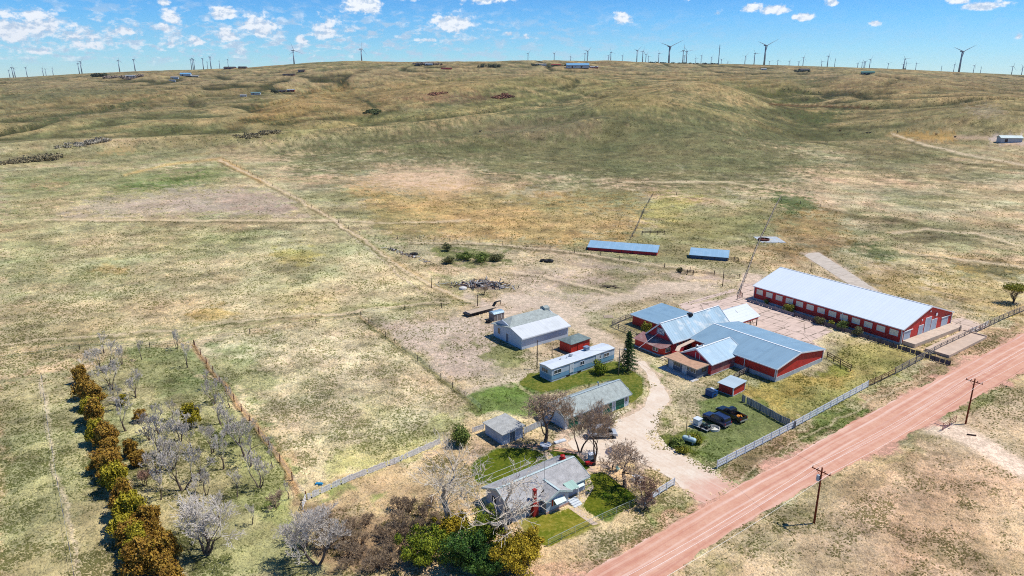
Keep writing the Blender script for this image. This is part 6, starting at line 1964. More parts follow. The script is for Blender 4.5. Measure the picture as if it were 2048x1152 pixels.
def fences():
    fence([(1434, 937), (1590, 855), (1735, 775)], 'long white three rail fence beside the red gravel road', 2.5, 1.5, .075, M_WHITEF, (.36, .84, 1.32), .06, .30, M_WHITEF, square=True, sd=2)
    fence([(1735, 775), (1762, 763), (1790, 749)], 'short worn brown rail section joining the white fence and the grey one', 2.6, 1.5, .08, M_DARKWOOD, (.5, .95, 1.35), .05, .16, mat('rusty_rails', sc(150, 110, 86), .8), sd=3, name='rail_fence')
    fence([(1790, 749), (1880, 700), (1960, 662), (2005, 640), (2048, 622), (2120, 590)], 'weathered grey pole fence along the road by the terrace', 3., 1.7, .1, M_WOOD, (.35, .8, 1.25, 1.6), .09, .11, M_WOOD, sd=4, lean=.04, name='rail_fence')
    fence([(1290, 1012), (1318, 990), (1348, 971)], 'short white three rail fence at the driveway mouth', 2.4, 1.3, .08, M_WHITEF, (.4, .8, 1.2), .05, .24, M_WHITEF, square=True, sd=5)
    fence([(1484, 803), (1520, 822), (1560, 845), (1590, 858)], 'grey board windbreak fence along the vehicle lawn', 2.5, 1.5, .08, M_WOOD, (), panel=(.35, .05, .04, .02, mat('silver_boards', sc(172, 170, 168), .85, 0, .2, 3)), panel_top=1.5, sd=6, name='board_fence')
    # board fence along the long barn
    a = (90.6, 150.5); rz = RAD(33.2)
    pts = [at(a, -3.2, y, 0, rz) for y in (-12.5, -6, 0, 12, 26, 41)]
    fence([(q.x, q.y) for q in pts[:5]], 'low dark board fence following the long barn wall', 3., 1.3, .09, M_DARKWOOD, (), panel=(.9, .1, .1, .0, mat('dark_fence_boards', sc(104, 96, 104), .85, 0, .3, 3)), panel_top=1.15, sd=7, name='board_fence', world=True)
    fence([(q.x, q.y) for q in pts[4:]], 'grey bunk fence at the far end of the long barn', 3., 1.2, .09, M_WOOD, (), panel=(.9, .0, .05, .0, mat('grey_bunk_boards', sc(150, 146, 156), .85, 0, .2, 3)), panel_top=.9, sd=8, name='board_fence', world=True)
    # corrals
    fence([(1654, 716), (1680, 731), (1701, 743)], 'dark brown rail fence at the right corner of the wide barn', 2.2, 1.5, .1, M_DARKWOOD, (.5, .95, 1.4), .06, .15, mat('brown_rails', sc(116, 92, 78), .85), sd=9, name='rail_fence')
    fence([(1456, 768), (1478, 754), (1504, 741)], 'short dark rail fence between the red box shed and the wide barn', 2.0, 1.4, .1, M_DARKWOOD, (.5, .95, 1.3), .06, .15, M_WOOD, sd=10, name='rail_fence')
    fence([(1224, 652), (1240, 645), (1262, 636), (1290, 628)], 'grey pole corral fence behind the rear annex', 2.4, 1.4, .1, M_WOOD, (.4, .85, 1.3), .08, .12, M_WOOD, sd=11, lean=.05, name='corral_fence')
    fence([(1224, 653), (1250, 664), (1272, 676)], 'grey pole corral fence in front of the yellow green shrub', 2.4, 1.4, .1, M_WOOD, (.4, .85, 1.3), .08, .12, M_WOOD, sd=12, lean=.05, name='corral_fence')
    fence([(1456, 522), (1468, 523), (1476, 524)], 'short rail pen joined to the slate grey cattle shed', 2.5, 1.5, .12, M_DARKWOOD, (.5, 1.0, 1.4), .08, .14, sd=13, name='rail_fence')
    fence([(1478, 588), (1486, 572), (1505, 520), (1520, 482), (1540, 440), (1550, 418), (1562, 396)], 'dark fence running up the slope past the stock tank', 4.5, 1.5, .09, M_DARKWOOD, (.7, 1.2), .06, .14, mat('bleached_rail', sc(200, 180, 156), .8), wires=(.5, 1.4), sd=14, lean=.08, name='wire_fence')
    fence([(1262, 480), (1276, 452), (1290, 418), (1306, 390)], 'dark fence running up the slope behind the red cattle shed', 5, 1.5, .1, M_DARKWOOD, (1.2,), .06, .10, wires=(.6, 1.5), sd=15, lean=.1, name='wire_fence')
    fence([(1284, 470), (1300, 470), (1328, 470)], 'small broken pen of dark posts behind the red cattle shed', 3.5, 1.7, .16, M_DARKWOOD, (1.0, 1.4), .1, .16, sd=16, lean=.1, name='corral_fence')
    fence([(822, 488), (960, 487), (1100, 499), (1200, 513), (1280, 527), (1380, 543), (1478, 558)], 'curving wire fence at the back of the dirt yard', 9, 1.5, .12, M_DARKWOOD, wires=(.6, 1.2), sd=17, lean=.06, name='wire_fence')
    fence([(1306, 390), (1400, 392), (1480, 396), (1562, 404), (1640, 414)], 'far wire fence crossing above the two cattle sheds', 11, 1.5, .14, M_DARKWOOD, wires=(1.2,), sd=18, lean=.05, name='wire_fence')
    fence([(612, 1000), (560, 925), (500, 845), (440, 765), (390, 693)], 'wire fence along the orange strip between pasture and trees', 6, 1.5, .1, mat('rusty_posts', sc(140, 84, 54), .8), wires=(.5, .9, 1.3), sd=19, lean=.04, name='wire_fence')
    fence([(722, 636), (790, 688), (860, 742), (930, 795), (962, 822)], 'wire fence between the pasture and the farmyard', 6, 1.4, .08, M_DARKWOOD, wires=(.5, .9, 1.3), sd=20, lean=.05, name='wire_fence')
    fence([(0, 722), (160, 700), (300, 695), (388, 690)], 'sparse wire fence above the windbreak trees', 11, 1.4, .09, M_DARKWOOD, wires=(.7, 1.2), sd=21, name='wire_fence')
    fence([(388, 690), (500, 668), (632, 648), (722, 634)], 'sparse wire fence along the top of the pasture', 11, 1.4, .09, M_DARKWOOD, wires=(.7, 1.2), sd=22, name='wire_fence')
    fence([(722, 634), (810, 620), (955, 612)], 'sparse wire fence from the pasture corner to the gooseneck trailer', 11, 1.5, .1, M_DARKWOOD, wires=(.7, 1.2), sd=23, name='wire_fence')
    fence([(720, 470), (640, 425), (545, 372), (446, 318)], 'long wire fence climbing away along the pale track', 13, 1.5, .13, M_DARKWOOD, wires=(1.2,), sd=24, name='wire_fence')
    fence([(750, 478), (840, 478), (900, 484)], 'short line of posts left of the thicket', 8, 1.6, .14, M_DARKWOOD, wires=(1.2,), sd=25, lean=.1, name='wire_fence')
    fence([(84, 758), (96, 850), (116, 970), (140, 1100), (150, 1160)], 'thin wire fence following the pale cattle track, far left', 10, 1.3, .06, M_WOOD, wires=(1.1,), sd=26, name='wire_fence')
    pk = (.22, .06, .14, .12, M_PICKET)
    fence([(616, 1000), (700, 962), (790, 928), (880, 888)], 'weathered white picket fence along the lower pasture edge', 2.6, 1.15, .06, M_PICKET, (.35, .85), .04, .08, M_PICKET, panel=pk, panel_top=1.15, sd=27, name='picket_fence')
    fence([(945, 866), (968, 858)], 'short stretch of picket fence ending at the storage shed', 2.6, 1.15, .06, M_PICKET, (.35, .85), .04, .08, M_PICKET, panel=pk, panel_top=1.15, sd=28, name='picket_fence')
    fence([(1048, 868), (1070, 858), (1098, 846)], 'pale board fence between the storage shed and the garage', 2.4, 1.3, .07, M_PICKET, (), panel=(.5, .05, .03, .0, mat('pale_board_fence', sc(196, 204, 214), .8, 0, .15, 3)), panel_top=1.25, sd=29, name='board_fence')
    fence([(606, 1020), (612, 1004)], 'small bleached gate panel at the picket fence corner', 1.6, 1.3, .07, M_PICKET, (.4, .8, 1.2), .05, .1, M_PICKET, sd=30, name='gate_panel', cat='gate')
    fence([(1096, 1093), (1150, 1066), (1205, 1040), (1285, 1004)], 'chain link fence with pale top rail along the front lawn', 3., 1.1, .04, mat('fence_pipe', sc(190, 200, 190), .5, .2), (1.08,), .05, .05, mat('fence_pipe', (1, 1, 1)), wires=(.2, .5, .8), wr=.008, sd=31, name='wire_fence')
    fence([(1168, 952), (1200, 946), (1232, 962), (1282, 1004)], 'low wire fence around the front lawn, tree side', 3.2, 1., .04, M_DARKWOOD, wires=(.4, .9), sd=32, name='wire_fence')
    fence([(1480, 590), (1484, 596), (1474, 600)], 'rusty pipe gate at the corner of the concrete yard', 2.2, 1.5, .1, M_DARKWOOD, (.5, .9, 1.3), .05, .07, mat('rust_red_pipe', sc(150, 70, 54), .7), sd=33, name='pipe_gate', cat='gate')
    fence([(1360, 548), (1374, 550), (1386, 551)], 'dark cattle gate in the curving wire fence', 2.2, 1.7, .14, M_DARKWOOD, (.3, .7, 1.1, 1.5), .08, .12, sd=34, name='cattle_gate', cat='gate')
    fence([(1936, 668), (1958, 660), (1976, 650)], 'white and red gate panels at the apron of the long barn', 1.8, 1.4, .07, M_REDP, (.4, .8, 1.2), .05, .1, M_WHITEF, sd=35, name='gate_panel', cat='gate')
    fence([(1884, 862), (1898, 853), (1911, 845)], 'rusty pipe gate across the field entrance, opposite the farm', 2.4, 1.6, .05, mat('rust_red_pipe', (1, 1, 1)), (.3, .65, 1.0, 1.35), .05, .06, mat('rust_red_pipe', (1, 1, 1)), sd=36, name='pipe_gate', cat='gate')


fences()


# ================================================================ poles and wires
def pole(px, py, h, label, arm=True, tilt=0., rot=0., trans=False, light=False, guy=False, r=.16, mt=None):
    p = gpt(px, py)
    t = empty('utility_pole', p, rot, label, 'utility pole')
    T = MB(); T.tube([(0, 0, -.3), (0, 0, h * .5), (0, 0, h)], [r, r * .85, r * .68], 8); T.build('pole', mt or M_POLE, t, True)
    if arm:
        A = MB(); A.beam((-1.35, .14, h - .55), (1.35, .14, h - .55), .1, .13); A.beam((-.7, .14, h - .6), (0, .14, h - 1.25), .04, .05); A.beam((.7, .14, h - .6), (0, .14, h - 1.25), .04, .05)
        ao = A.build('crossarm', mt or M_POLE, t)
        for x in (-1.25, -.5, .5, 1.25):
            q = MB(); q.lathe([(.03, 0), (.03, .12), (.08, .14), (.09, .22), (.04, .28)], 7); q.build('insulator', mat('brown_glazed', sc(120, 90, 80), .3), ao, loc=(x, .14, h - .49))
    if trans:
        q = MB(); q.lathe([(.2, 0), (.26, .05), (.26, .8), (.2, .88), (.06, .95)], 10); q.build('transformer', mat('pale_transformer', sc(190, 204, 216), .4), t, loc=(.36, 0, h - 2.2))
    if light:
        q = MB(); q.tube([(0, 0, h - .4), (.8, 0, h - .1), (1.1, 0, h - .15)], .04, 5); q.build('lamp_arm', M_METAL, t)
        q = MB(); q.lathe([(.05, .12), (.2, .08), (.24, -.06), (.12, -.14)], 8); q.build('lamp_head', M_METAL, t, loc=(1.2, 0, h - .15))
    return p, h


def sag(a, b, s=1.2, n=14):
    return [a.lerp(b, k / n) + Vector((0, 0, -s * 4 * (k / n) * (1 - k / n))) for k in range(n + 1)]


def wires():
    A, ha = pole(1628, 1047, 8.9, 'tall brown roadside pole with transformer, nearest to the camera', rot=RD, trans=True)
    B, hb = pole(1931, 848, 8.9, 'tall brown roadside pole beside the rusty pipe gate', rot=RD)
    # pole arms run across the road line
    for o in [o for o in COL.objects if o.name.startswith('utility_pole')]: o.rotation_euler = (0, 0, RD + RAD(90))
    dirv = (B - A)
    C = A - dirv; D = B + dirv
    rot = Matrix.Rotation(RD + RAD(90), 3, 'Z')
    for i, x in enumerate((-1.25, .5, 1.25)):
        off = rot @ Vector((x, .14, ha - .2))
        mb = MB()
        for p, q in ((C, A), (A, B), (B, D)): mb.tube(sag(p + off, q + off, .8), .017, 3, cap=False)
        o = mb.build('power_line', mat('bright_aluminium_wire', (.8, .77, .72), .5, 0, .02)); tag(o, 'overhead wire strung between the two roadside poles, ' + ('camera side', 'middle', 'farm side')[i], 'power line')
    tA = A + Vector((0, 0, ha))
    Yd, hy = pole(1371, 880, 4.8, 'thin pale pole standing among weeds beside the propane tank', arm=False, r=.09, mt=mat('pale_pole', sc(196, 168, 120), .8))
    S_, hs = pole(1237, 750, 6.0, 'grey yard pole with lamp between the round shrub and the spruce', arm=False, light=True, r=.11, mt=M_WOOD)
    T1, h1 = pole(1074, 738, 6.6, 'yard pole at the left end of the mobile home', arm=False, r=.12, mt=M_DARKWOOD)
    pole(1104, 716, 2.6, 'short dark post between the white barn and the mobile home', arm=False, r=.1, mt=M_DARKWOOD)
    pole(1003, 676, 5.0, 'pole standing close to the left wall of the white barn', arm=False, r=.1, mt=M_DARKWOOD)
    pole(1445, 573, 5.0, 'lone dark pole on bare earth near the concrete yard', arm=False, r=.14, mt=M_DARKWOOD)
    pole(955, 612, 3.2, 'short dark post beside the gooseneck trailer', arm=False, r=.12, mt=M_DARKWOOD)
    pole(863, 576, 3.4, 'short dark post in the grass left of the scrap heap', arm=False, r=.12, mt=M_DARKWOOD)
    pole(1621, 545, 3.0, 'thin post behind the long barn roof, by the concrete ramp', arm=False, r=.1, mt=M_DARKWOOD)
    for a, b, lab in ((tA, S_ + Vector((0, 0, hs - .1)), 'service wire crossing the drive from the road to the yard lamp pole'),
                      (S_ + Vector((0, 0, hs - .2)), T1 + Vector((0, 0, h1 - .2)), 'wire above the mobile home between its two yard poles')):
        mb = MB(); mb.tube(sag(a, b, 1.0), .014, 3, cap=False); o = mb.build('power_line', M_DARK); tag(o, lab, 'power line')
    # clothes line
    t = empty('clothesline', G(1056, 946, 0.), AX, 'metal clothesline with crossed arms on the back lawn', 'clothesline')
    for x in (0, -11):
        q = MB(); q.tube([(x, 0, 0), (x, 0, 2.1)], .05, 6); q.beam((x, -.7, 2.05), (x, .7, 2.05), .07); q.build('post', mat('green_white_pipe', sc(206, 222, 206), .5), t)
    for y in (-.6, .6):
        q = MB(); q.tube([(-11, y, 2.08), (0, y, 2.08)], .02, 3); q.build('line', M_WHITEF, t)


wires()


# ================================================================ vehicles and yard things
def loft(mb, secs, cap=True):
    """secs: list of closed loops with the same count"""
    b = len(mb.v); n = len(secs[0])
    for s_ in secs: mb.v += [tuple(q) for q in s_]
    for i in range(len(secs) - 1):
        for k in range(n):
            a = b + i * n + k; c = b + i * n + (k + 1) % n
            mb.f.append((a, c, c + n, a + n)); mb.m.append(mb.cur)
    if cap:
        mb.f.append(tuple(b + k for k in range(n))[::-1]); mb.m.append(mb.cur)
        mb.f.append(tuple(b + (len(secs) - 1) * n + k for k in range(n))); mb.m.append(mb.cur)


def wheel(par, x, y, r=.38, w=.26, rim=None):
    q = MB(); q.lathe([(r * .62, -w / 2), (r * .94, -w / 2), (r, -w / 2 + .04), (r, w / 2 - .04), (r * .94, w / 2), (r * .62, w / 2)], 18, (0, 0, 0), 'y')
    o = q.build('wheel', M_RUBBER, par, loc=(x, y, r))
    q = MB(); s = 1 if y > 0 else -1
    q.lathe([(r * .6, -w * .4), (r * .6, w * .40), (r * .5, w * .46), (r * .15, w * .40)] if s > 0 else [(r * .15, -w * .40), (r * .5, -w * .46), (r * .6, -w * .40), (r * .6, w * .4)], 12, (0, 0, 0), 'y')
    q.build('rim', rim or mat('alloy_rim', (.55, .56, .58), .3, .6), o)
    return o


def car(label, loc, rz, paint, L=5.0, W=1.95, kind='suv', cat='car', hgt=1.85, name='suv', glass=None):
    t = empty(name, loc, rz, label, cat)
    h0, hb = .38, 1.08
    def sec(x, w, z0, z1, c=.12):
        return [(x, -w / 2, z0 + c), (x, -w / 2 + c, z0), (x, w / 2 - c, z0), (x, w / 2, z0 + c), (x, w / 2, z1 - c), (x, w / 2 - c, z1), (x, -w / 2 + c, z1), (x, -w / 2, z1 - c)]
    b = MB(); hl = L / 2
    hood = 1.10 if kind != 'van' else 1.15
    bed = kind == 'pickup'
    rear_t = hb + .12
    if bed:
        loft(b, [sec(hl, W * .86, .5, .85), sec(hl - .12, W * .95, h0, .98), sec(hl - 1.0, W, h0, 1.1), sec(hl - 1.5, W, h0, 1.16), sec(-.55, W, h0, 1.16)])
        x0, x1 = -hl + .1, -.6
        b.box(x0, -W / 2, h0 + .05, x1, W / 2, .68)                         # bed floor and sides
        b.box(x0, -W / 2 + .002, .66, x1, -W / 2 + .13, 1.2); b.box(x0, W / 2 - .13, .66, x1, W / 2 - .002, 1.2)
        b.box(x1 - .1, -W / 2 + .13, .66, x1, W / 2 - .13, 1.2)
    else:
        loft(b, [sec(hl, W * .86, .5, .88), sec(hl - .1, W * .95, h0, 1.0), sec(hl - .95, W, h0, hood), sec(hl - 1.35, W, h0, hood + .06), sec(-hl + .3, W, h0, rear_t), sec(-hl, W * .94, h0 + .06, rear_t - .08)])
    b.build('body', paint, t, False)
    c = MB()
    xr = -.55 if bed else -hl + .18
    xf = hl - 1.45 if kind != 'van' else hl - .75
    xt = xf - (.75 if kind != 'van' else .5)
    def csec(x, w, z, z0=1.08, ww=None): return [(x, -w / 2, z0), (x, w / 2, z0), (x, (ww or w * .86) / 2, z), (x, -(ww or w * .86) / 2, z)]
    loft(c, [csec(xf, W * .93, 1.13), csec(xt, W * .95, hgt - .06), csec(xt - .3, W * .95, hgt), csec(xr + .35, W * .95, hgt), csec(xr + .08, W * .95, hgt - .1), csec(xr, W * .94, 1.2)])
    c.build('cabin', paint, t, False)
    gm = glass or mat('car_glass', (.012, .016, .022), .08, 0, .1, 2, .8)
    g = MB()
    zt = hgt - .16
    def side(s):
        y0 = W * .95 / 2; k = (W * .95 * (1 - .86) / 2) / (hgt - 1.08)
        def yy(z): return s * (y0 - (z - 1.08) * k + .012)
        xs = [xt + .35, xt - .55, xr + .95, xr + .25] if not bed else [xt + .35, xt - .5, xr + .1]
        for a, b_ in zip(xs, xs[1:]):
            a_, c_ = a - .06, b_ + .06
            la = a_ + (.22 if a == xs[0] else 0)
            g.add([(la, yy(1.2), 1.2), (c_, yy(1.2), 1.2), (c_, yy(zt), zt), (a_ - (.25 if a == xs[0] else 0), yy(zt), zt)], [(0, 1, 2, 3)])
    side(1); side(-1)
    g.add([(xf + .0, -W * .40, 1.2), (xf + .0, W * .40, 1.2), (xt + .06, W * .37, zt + .02), (xt + .06, -W * .37, zt + .02)], [(0, 1, 2, 3)])
    g.add([(xr - .02, -W * .38, 1.28), (xr - .02, W * .38, 1.28), (xr + .03, W * .37, zt), (xr + .03, -W * .37, zt)], [(0, 1, 2, 3)])
    g.build('window_glass', gm, t, fixn=True)
    for x in (hl - .95, -hl + 1.05):
        for s in (-1, 1): wheel(t, x, s * (W / 2 - .1))
    for s in (-1, 1):
        q = MB(); q.box(hl - .06, s * W * .36 - .16, .72, hl + .03, s * W * .36 + .16, .88); q.build('headlight', mat('lamp_glass', (.6, .6, .6), .15), t)
        q = MB(); q.box(-hl - .02, s * W * .44 - .08, .8, -hl + .1, s * W * .44 + .08, 1.1); q.build('taillight', mat('red_lamp', (.35, .01, .01), .2), t)
        q = MB(); q.box(xf - .35, s * (W / 2 + .0) - .0, 1.12, xf - .2, s * (W / 2 + .18), 1.28); q.build('wing_mirror', paint, t)
    for x, nm in ((hl, 'bumper'), (-hl, 'bumper')):
        q = MB(); q.box(min(x - .08, x + .1), -W * .47, .42, max(x - .08, x + .1), W * .47, .62); q.build(nm, mat('chrome_grey', (.5, .5, .52), .3, .7), t)
    if kind == 'suv':
        for s in (-1, 1):
            q = MB(); q.beam((xt - .4, s * W * .36, hgt + .05), (xr + .5, s * W * .36, hgt + .05), .04, .05); q.build('roof_rail', M_DARK, t)
    if bed:
        q = MB(); q.box(-hl + .04, -W / 2 + .05, .55, -hl + .12, W / 2 - .05, 1.2); q.build('tailgate', paint, t)
    return t


def things():
    dv = AX + RAD(90)
    navy = mat('dark_navy_car_paint', (.018, .030, .085), .2, .1, .1, 2, .7)
    black = mat('black_car_paint', (.008, .009, .012), .2, .1, .1, 2, .7)
    p = G(1433, 845, 0.); car('dark navy blue sport utility vehicle parked on the lawn beside the pickup', p, dv - RAD(2), navy, 5.1, 1.95, 'suv', 'car', 1.9)
    p2 = G(1462, 834, 0.); tp = car('black pickup truck with orange logs in its open bed', p2, dv - RAD(4), black, 5.7, 2.0, 'pickup', 'pickup truck', 1.85, 'pickup_truck')
    rng = random.Random(8)
    M_LOG = mat('orange_logs', sc(232, 152, 52), .7, 0, .2, 3)
    back = Matrix.Rotation(dv - RAD(4), 4, 'Z')
    for k in range(7):
        q = MB(); q.lathe([(.14, 0), (.15, .05), (.15, .5), (.13, .55)], 9, (0, 0, 0), 'x')
        o = q.build('firewood_log', M_LOG)
        off = back @ Vector((-1.2 - (k % 4) * .28 - rng.uniform(0, .1), -.35 + (k % 3) * .34, .72 + .14 * (k > 4)))
        o.location = p2 + off; o.rotation_euler = (0, rng.uniform(-.2, .2), rng.uniform(0, 3))
        tag(o, 'orange split log lying in the bed of the black pickup', 'log', 'logs in the pickup bed')
    # flat trailer with box and atv
    p = G(1405, 857, 0.)
    t = empty('utility_trailer', p, dv + RAD(4), 'narrow dark utility trailer parked beside the navy vehicle', 'trailer')
    q = MB(); q.box(-1.6, -.85, .42, 1.6, .85, .5); q.build('deck', mat('grey_deck', sc(120, 120, 118), .8), t)
    q = MB()
    for s in (-1, 1): q.beam((-1.6, s * .87, .46), (1.6, s * .87, .46), .06, .12)
    q.tube([(1.6, -.6, .42), (2.7, 0, .42)], .05, 5); q.tube([(1.6, .6, .42), (2.7, 0, .42)], .05, 5); q.build('frame', M_WHITEF, t)
    for s in (-1, 1): wheel(t, -.2, s * .98, .3, .2)
    R_ = Matrix.Rotation(dv + RAD(4), 4, 'Z')
    q = MB(); q.box(-.55, -.6, 0, .55, .6, .95); q.box(-.62, -.66, .95, .62, .66, 1.1)
    o = q.build('cargo_box', mat('white_box', sc(222, 232, 238), .5, 0, .05, 2)); o.location = p + R_ @ Vector((1.1, 0, .5)); o.rotation_euler = (0, 0, dv + RAD(4)); tag(o, 'white lidded cargo box on the front of the utility trailer', 'box')
    t = empty('quad_bike', p + R_ @ Vector((-.6, 0, .5)), dv + RAD(4), 'grey green quad bike riding on the back of the utility trailer', 'quad bike')
    q = MB(); loft(q, [[(.75, -.25, .35), (.75, .25, .35), (.75, .2, .6), (.75, -.2, .6)], [(.2, -.32, .3), (.2, .32, .3), (.2, .26, .75), (.2, -.26, .75)], [(-.2, -.2, .3), (-.2, .2, .3), (-.2, .17, .62), (-.2, -.17, .62)], [(-.7, -.3, .35), (-.7, .3, .35), (-.7, .25, .6), (-.7, -.25, .6)]])
    q.build('body', mat('atv_green', sc(96, 120, 112), .4), t)
    q = MB(); q.box(-.5, -.16, .62, .15, .16, .74); q.build('seat', M_RUBBER, t)
    q = MB(); q.tube([(.3, -.38, .95), (.35, 0, .85), (.3, .38, .95)], .025, 5); q.build('handlebar', M_DARK, t)
    for x in (.5, -.5):
        for s in (-1, 1): wheel(t, x, s * .42, .26, .22)
    # stock tank ring
    q = MB(); q.lathe([(.95, 0), (1.0, .02), (1.0, .4), (1.03, .42), (.93, .42), (.93, .06)], 24)
    o = q.build('stock_tank', mat('white_ring', sc(230, 226, 214), .5)); o.location = G(1428, 859, 0.); tag(o, 'round white rimmed stock tank on the grass behind the trailer', 'water tank')
    # silver van
    p = G(1204, 873, 0.)
    car('old silver and white van parked under the bare trees by the garage', p, RAD(3), mat('silver_van_paint', sc(196, 200, 204), .4, .2, .1, 2, .5), 5.0, 1.95, 'van', 'van', 2.05, 'van')
    # brush trailer behind it
    t = empty('brush_trailer', G(1200, 852, 0.), RAD(3), 'dark trailer heaped with brown branches behind the silver van', 'trailer')
    q = MB(); q.box(-2.0, -.9, .5, 2.0, .9, .6); 
    for s in (-1, 1): q.box(-2.0, s * .9 - .03, .6, 2.0, s * .9 + .03, 1.0)
    q.build('bed', M_DARKWOOD, t)
    for s in (-1, 1): wheel(t, 0, s * 1.0, .34, .2)
    q = MB()
    for k in range(260):
        c = Vector((rng.uniform(-1.9, 1.9), rng.uniform(-.85, .85), rng.uniform(.7, 1.7))); d = Vector((rng.gauss(0, 1), rng.gauss(0, .5), rng.gauss(0, .4))).normalized() * rng.uniform(.3, .9)
        q.tube([c - d, c + d * .2 + Vector((0, 0, .08)), c + d], [.03, .025, .012], 3, cap=False)
    q.build('branches', mat('brush_brown', sc(120, 98, 92), .9, 0, .3, 3), t, fixn=False)
    # gravel heap
    def mound(px, py, rx, ry, h, m, label, cat, name, rz=0., seed=1, kind=None, amp=.25):
        q = MB(); n, r_ = 40, 14
        pr = random.Random(seed)
        ring = []
        for i in range(r_ + 1):
            f = i / r_
            for k in range(n):
                a = 2 * math.pi * k / n
                x, y = rx * f * math.cos(a) * (1 + .08 * math.sin(3 * a + seed)), ry * f * math.sin(a)
                z = h * (math.cos(f * math.pi) * .5 + .5) ** .8 + (pr.uniform(-1, 1) * amp * h * (1 - f) if f < .97 else -.05)
                ring.append((x, y, z))
        F = [(i * n + k, i * n + (k + 1) % n, (i + 1) * n + (k + 1) % n, (i + 1) * n + k) for i in range(r_) for k in range(n)]
        q.add(ring, [f[::-1] for f in F])
        o = q.build(name, m, fixn=False); o.location = gpt(px, py); o.rotation_euler = (0, 0, rz)
        tag(o, label, cat, kind=kind); return o
    mound(1236, 902, 2.5, 1.7, .5, mat('dark_gravel', sc(112, 108, 120), .95, 0, .5, 6, .2, .8, fine=.6), 'low oval heap of dark grey gravel on the parking yard', 'gravel heap', 'gravel_heap', RAD(12), 3)
    mound(965, 573, 7.5, 3.0, .7, mat('scrap_earth', sc(150, 132, 118), .95, 0, .3, 2), 'low earth mound beneath the scattered scrap boards', 'mound', 'earth_mound', RAD(-15), 5)
    mound(752, 620, 3.6, 2.0, .5, mat('straw_heap', sc(220, 206, 160), .95, 0, .25, 3), 'pale straw coloured heap near the pasture corner post', 'heap', 'straw_heap', 0, 9)
    mound(1636, 622, 1.6, 1.1, .4, mat('pale_sand', sc(232, 214, 194), .95, 0, .15, 3), 'small pale sand heap on the concrete yard', 'sand heap', 'sand_heap', 0, 11)
    # scrap heap
    mats = [mat('white_scrap', sc(226, 222, 214), .6), mat('dark_scrap', sc(58, 58, 66), .6, 0, .3), mat('grey_scrap', sc(150, 150, 156), .6, 0, .3), mat('brown_scrap', sc(128, 96, 78), .8, 0, .3)]
    q = MB(); rng = random.Random(31)
    for k in range(230):
        x = rng.gauss(0, 4.6); y = rng.gauss(0, 1.5); q.cur = rng.choice([0, 0, 1, 1, 1, 2, 2, 3, 3])
        c = Vector((x, y - x * .12, rng.uniform(.15, 1.1) * math.exp(-(x / 6) ** 2) + .25)); d = Vector((rng.gauss(0, 1), rng.gauss(0, .8), rng.gauss(0, .35))).normalized() * rng.uniform(.3, 1.5)
        q.beam(c - d, c + d, rng.uniform(.08, .35), rng.uniform(.04, .12))
    o = q.build('scrap_heap', mats); o.location = gpt(962, 572); tag(o, 'long heap of tangled boards and scrap metal at the yard edge', 'scrap heap', kind='stuff')
    q = MB()
    for k in range(70):
        x = rng.gauss(0, 5.0); y = x * -1.15 + rng.gauss(0, .9); q.cur = rng.choice([0, 1, 2, 3, 3])
        c = Vector((x, y, .3)); d = Vector((rng.gauss(0, 1), rng.gauss(0, 1), rng.gauss(0, .2))).normalized() * rng.uniform(.3, 1.3); q.beam(c - d, c + d, rng.uniform(.08, .3), rng.uniform(.05, .12))
    o = q.build('scrap_row', mats); o.location = gpt(820, 512); tag(o, 'row of scattered old timber left of the thicket', 'scrap', kind='stuff')
    q = MB(); q.lathe([(.9, 0), (1.2, .1), (1.1, .5), (.5, .75), (.1, .8)], 14); o = q.build('poly_tank', mat('white_scrap', (1, 1, 1))); o.location = gpt(926, 578); tag(o, 'round white plastic tank lying in front of the scrap heap', 'tank')
    for (px, py, s, lab) in ((1086, 523, 1., 'left of two black tyre tanks in the dirt yard'), (1098, 524, 1.5, 'right and larger of two black tyre tanks in the dirt yard'), (828, 510, 1.4, 'black tyre lying among old timber left of the thicket'), (978, 645, .8, 'small black barrel beside the little tin shed')):
        q = MB(); q.lathe([(.8 * s, 0), (1. * s, .1), (1. * s, .6), (.8 * s, .7), (.5 * s, .6), (.5 * s, .1)], 16); o = q.build('tyre_tank', M_RUBBER); o.location = gpt(px, py); tag(o, lab, 'tyre' if 'lying' in lab else 'tank')
    # gooseneck trailer
    a, b = G(936, 632, 0.), G(986, 619, 0.); d = b - a
    t = empty('gooseneck_trailer', a.lerp(b, .5), math.atan2(d.y, d.x), 'black gooseneck flatbed trailer with pale plank deck', 'trailer')
    L = d.length
    q = MB(); q.box(-L / 2, -1.2, .85, L / 2, 1.2, .95); q.build('deck', mat('pale_planks', sc(206, 184, 158), .85, 0, .2, 2), t)
    q = MB()
    for s in (-1, 1): q.beam((-L / 2, s * 1.25, .84), (L / 2, s * 1.25, .84), .1, .22)
    q.box(-L / 2 - .8, -1.2, .5, -L / 2, 1.2, .85); q.beam((L / 2, 0, .85), (L / 2 + .9, 0, 1.9), .8, .25); q.beam((L / 2 + .7, 0, 1.95), (L / 2 + 2.6, 0, 1.95), .3, .25); q.beam((L / 2 + 2.5, 0, 1.95), (L / 2 + 2.5, 0, .9), .15)
    q.build('frame', M_DARK, t)
    for x in (-L / 2 + 1.6, -L / 2 + 2.6):
        for s in (-1, 1): wheel(t, x, s * 1.0, .4, .26)
    # dumpster
    t = empty('dumpster', G(1422, 792, 0.), AX, 'blue steel dumpster beside the red box shed', 'dumpster')
    q = MB(); prof = [(-.75, .15), (.85, .15), (.95, 1.25), (-.8, 1.35)]; q.prism(prof, -.85, .85, axis='y'); q.build('body', mat('dumpster_blue', sc(26, 84, 150), .5, 0, .15, 2), t)
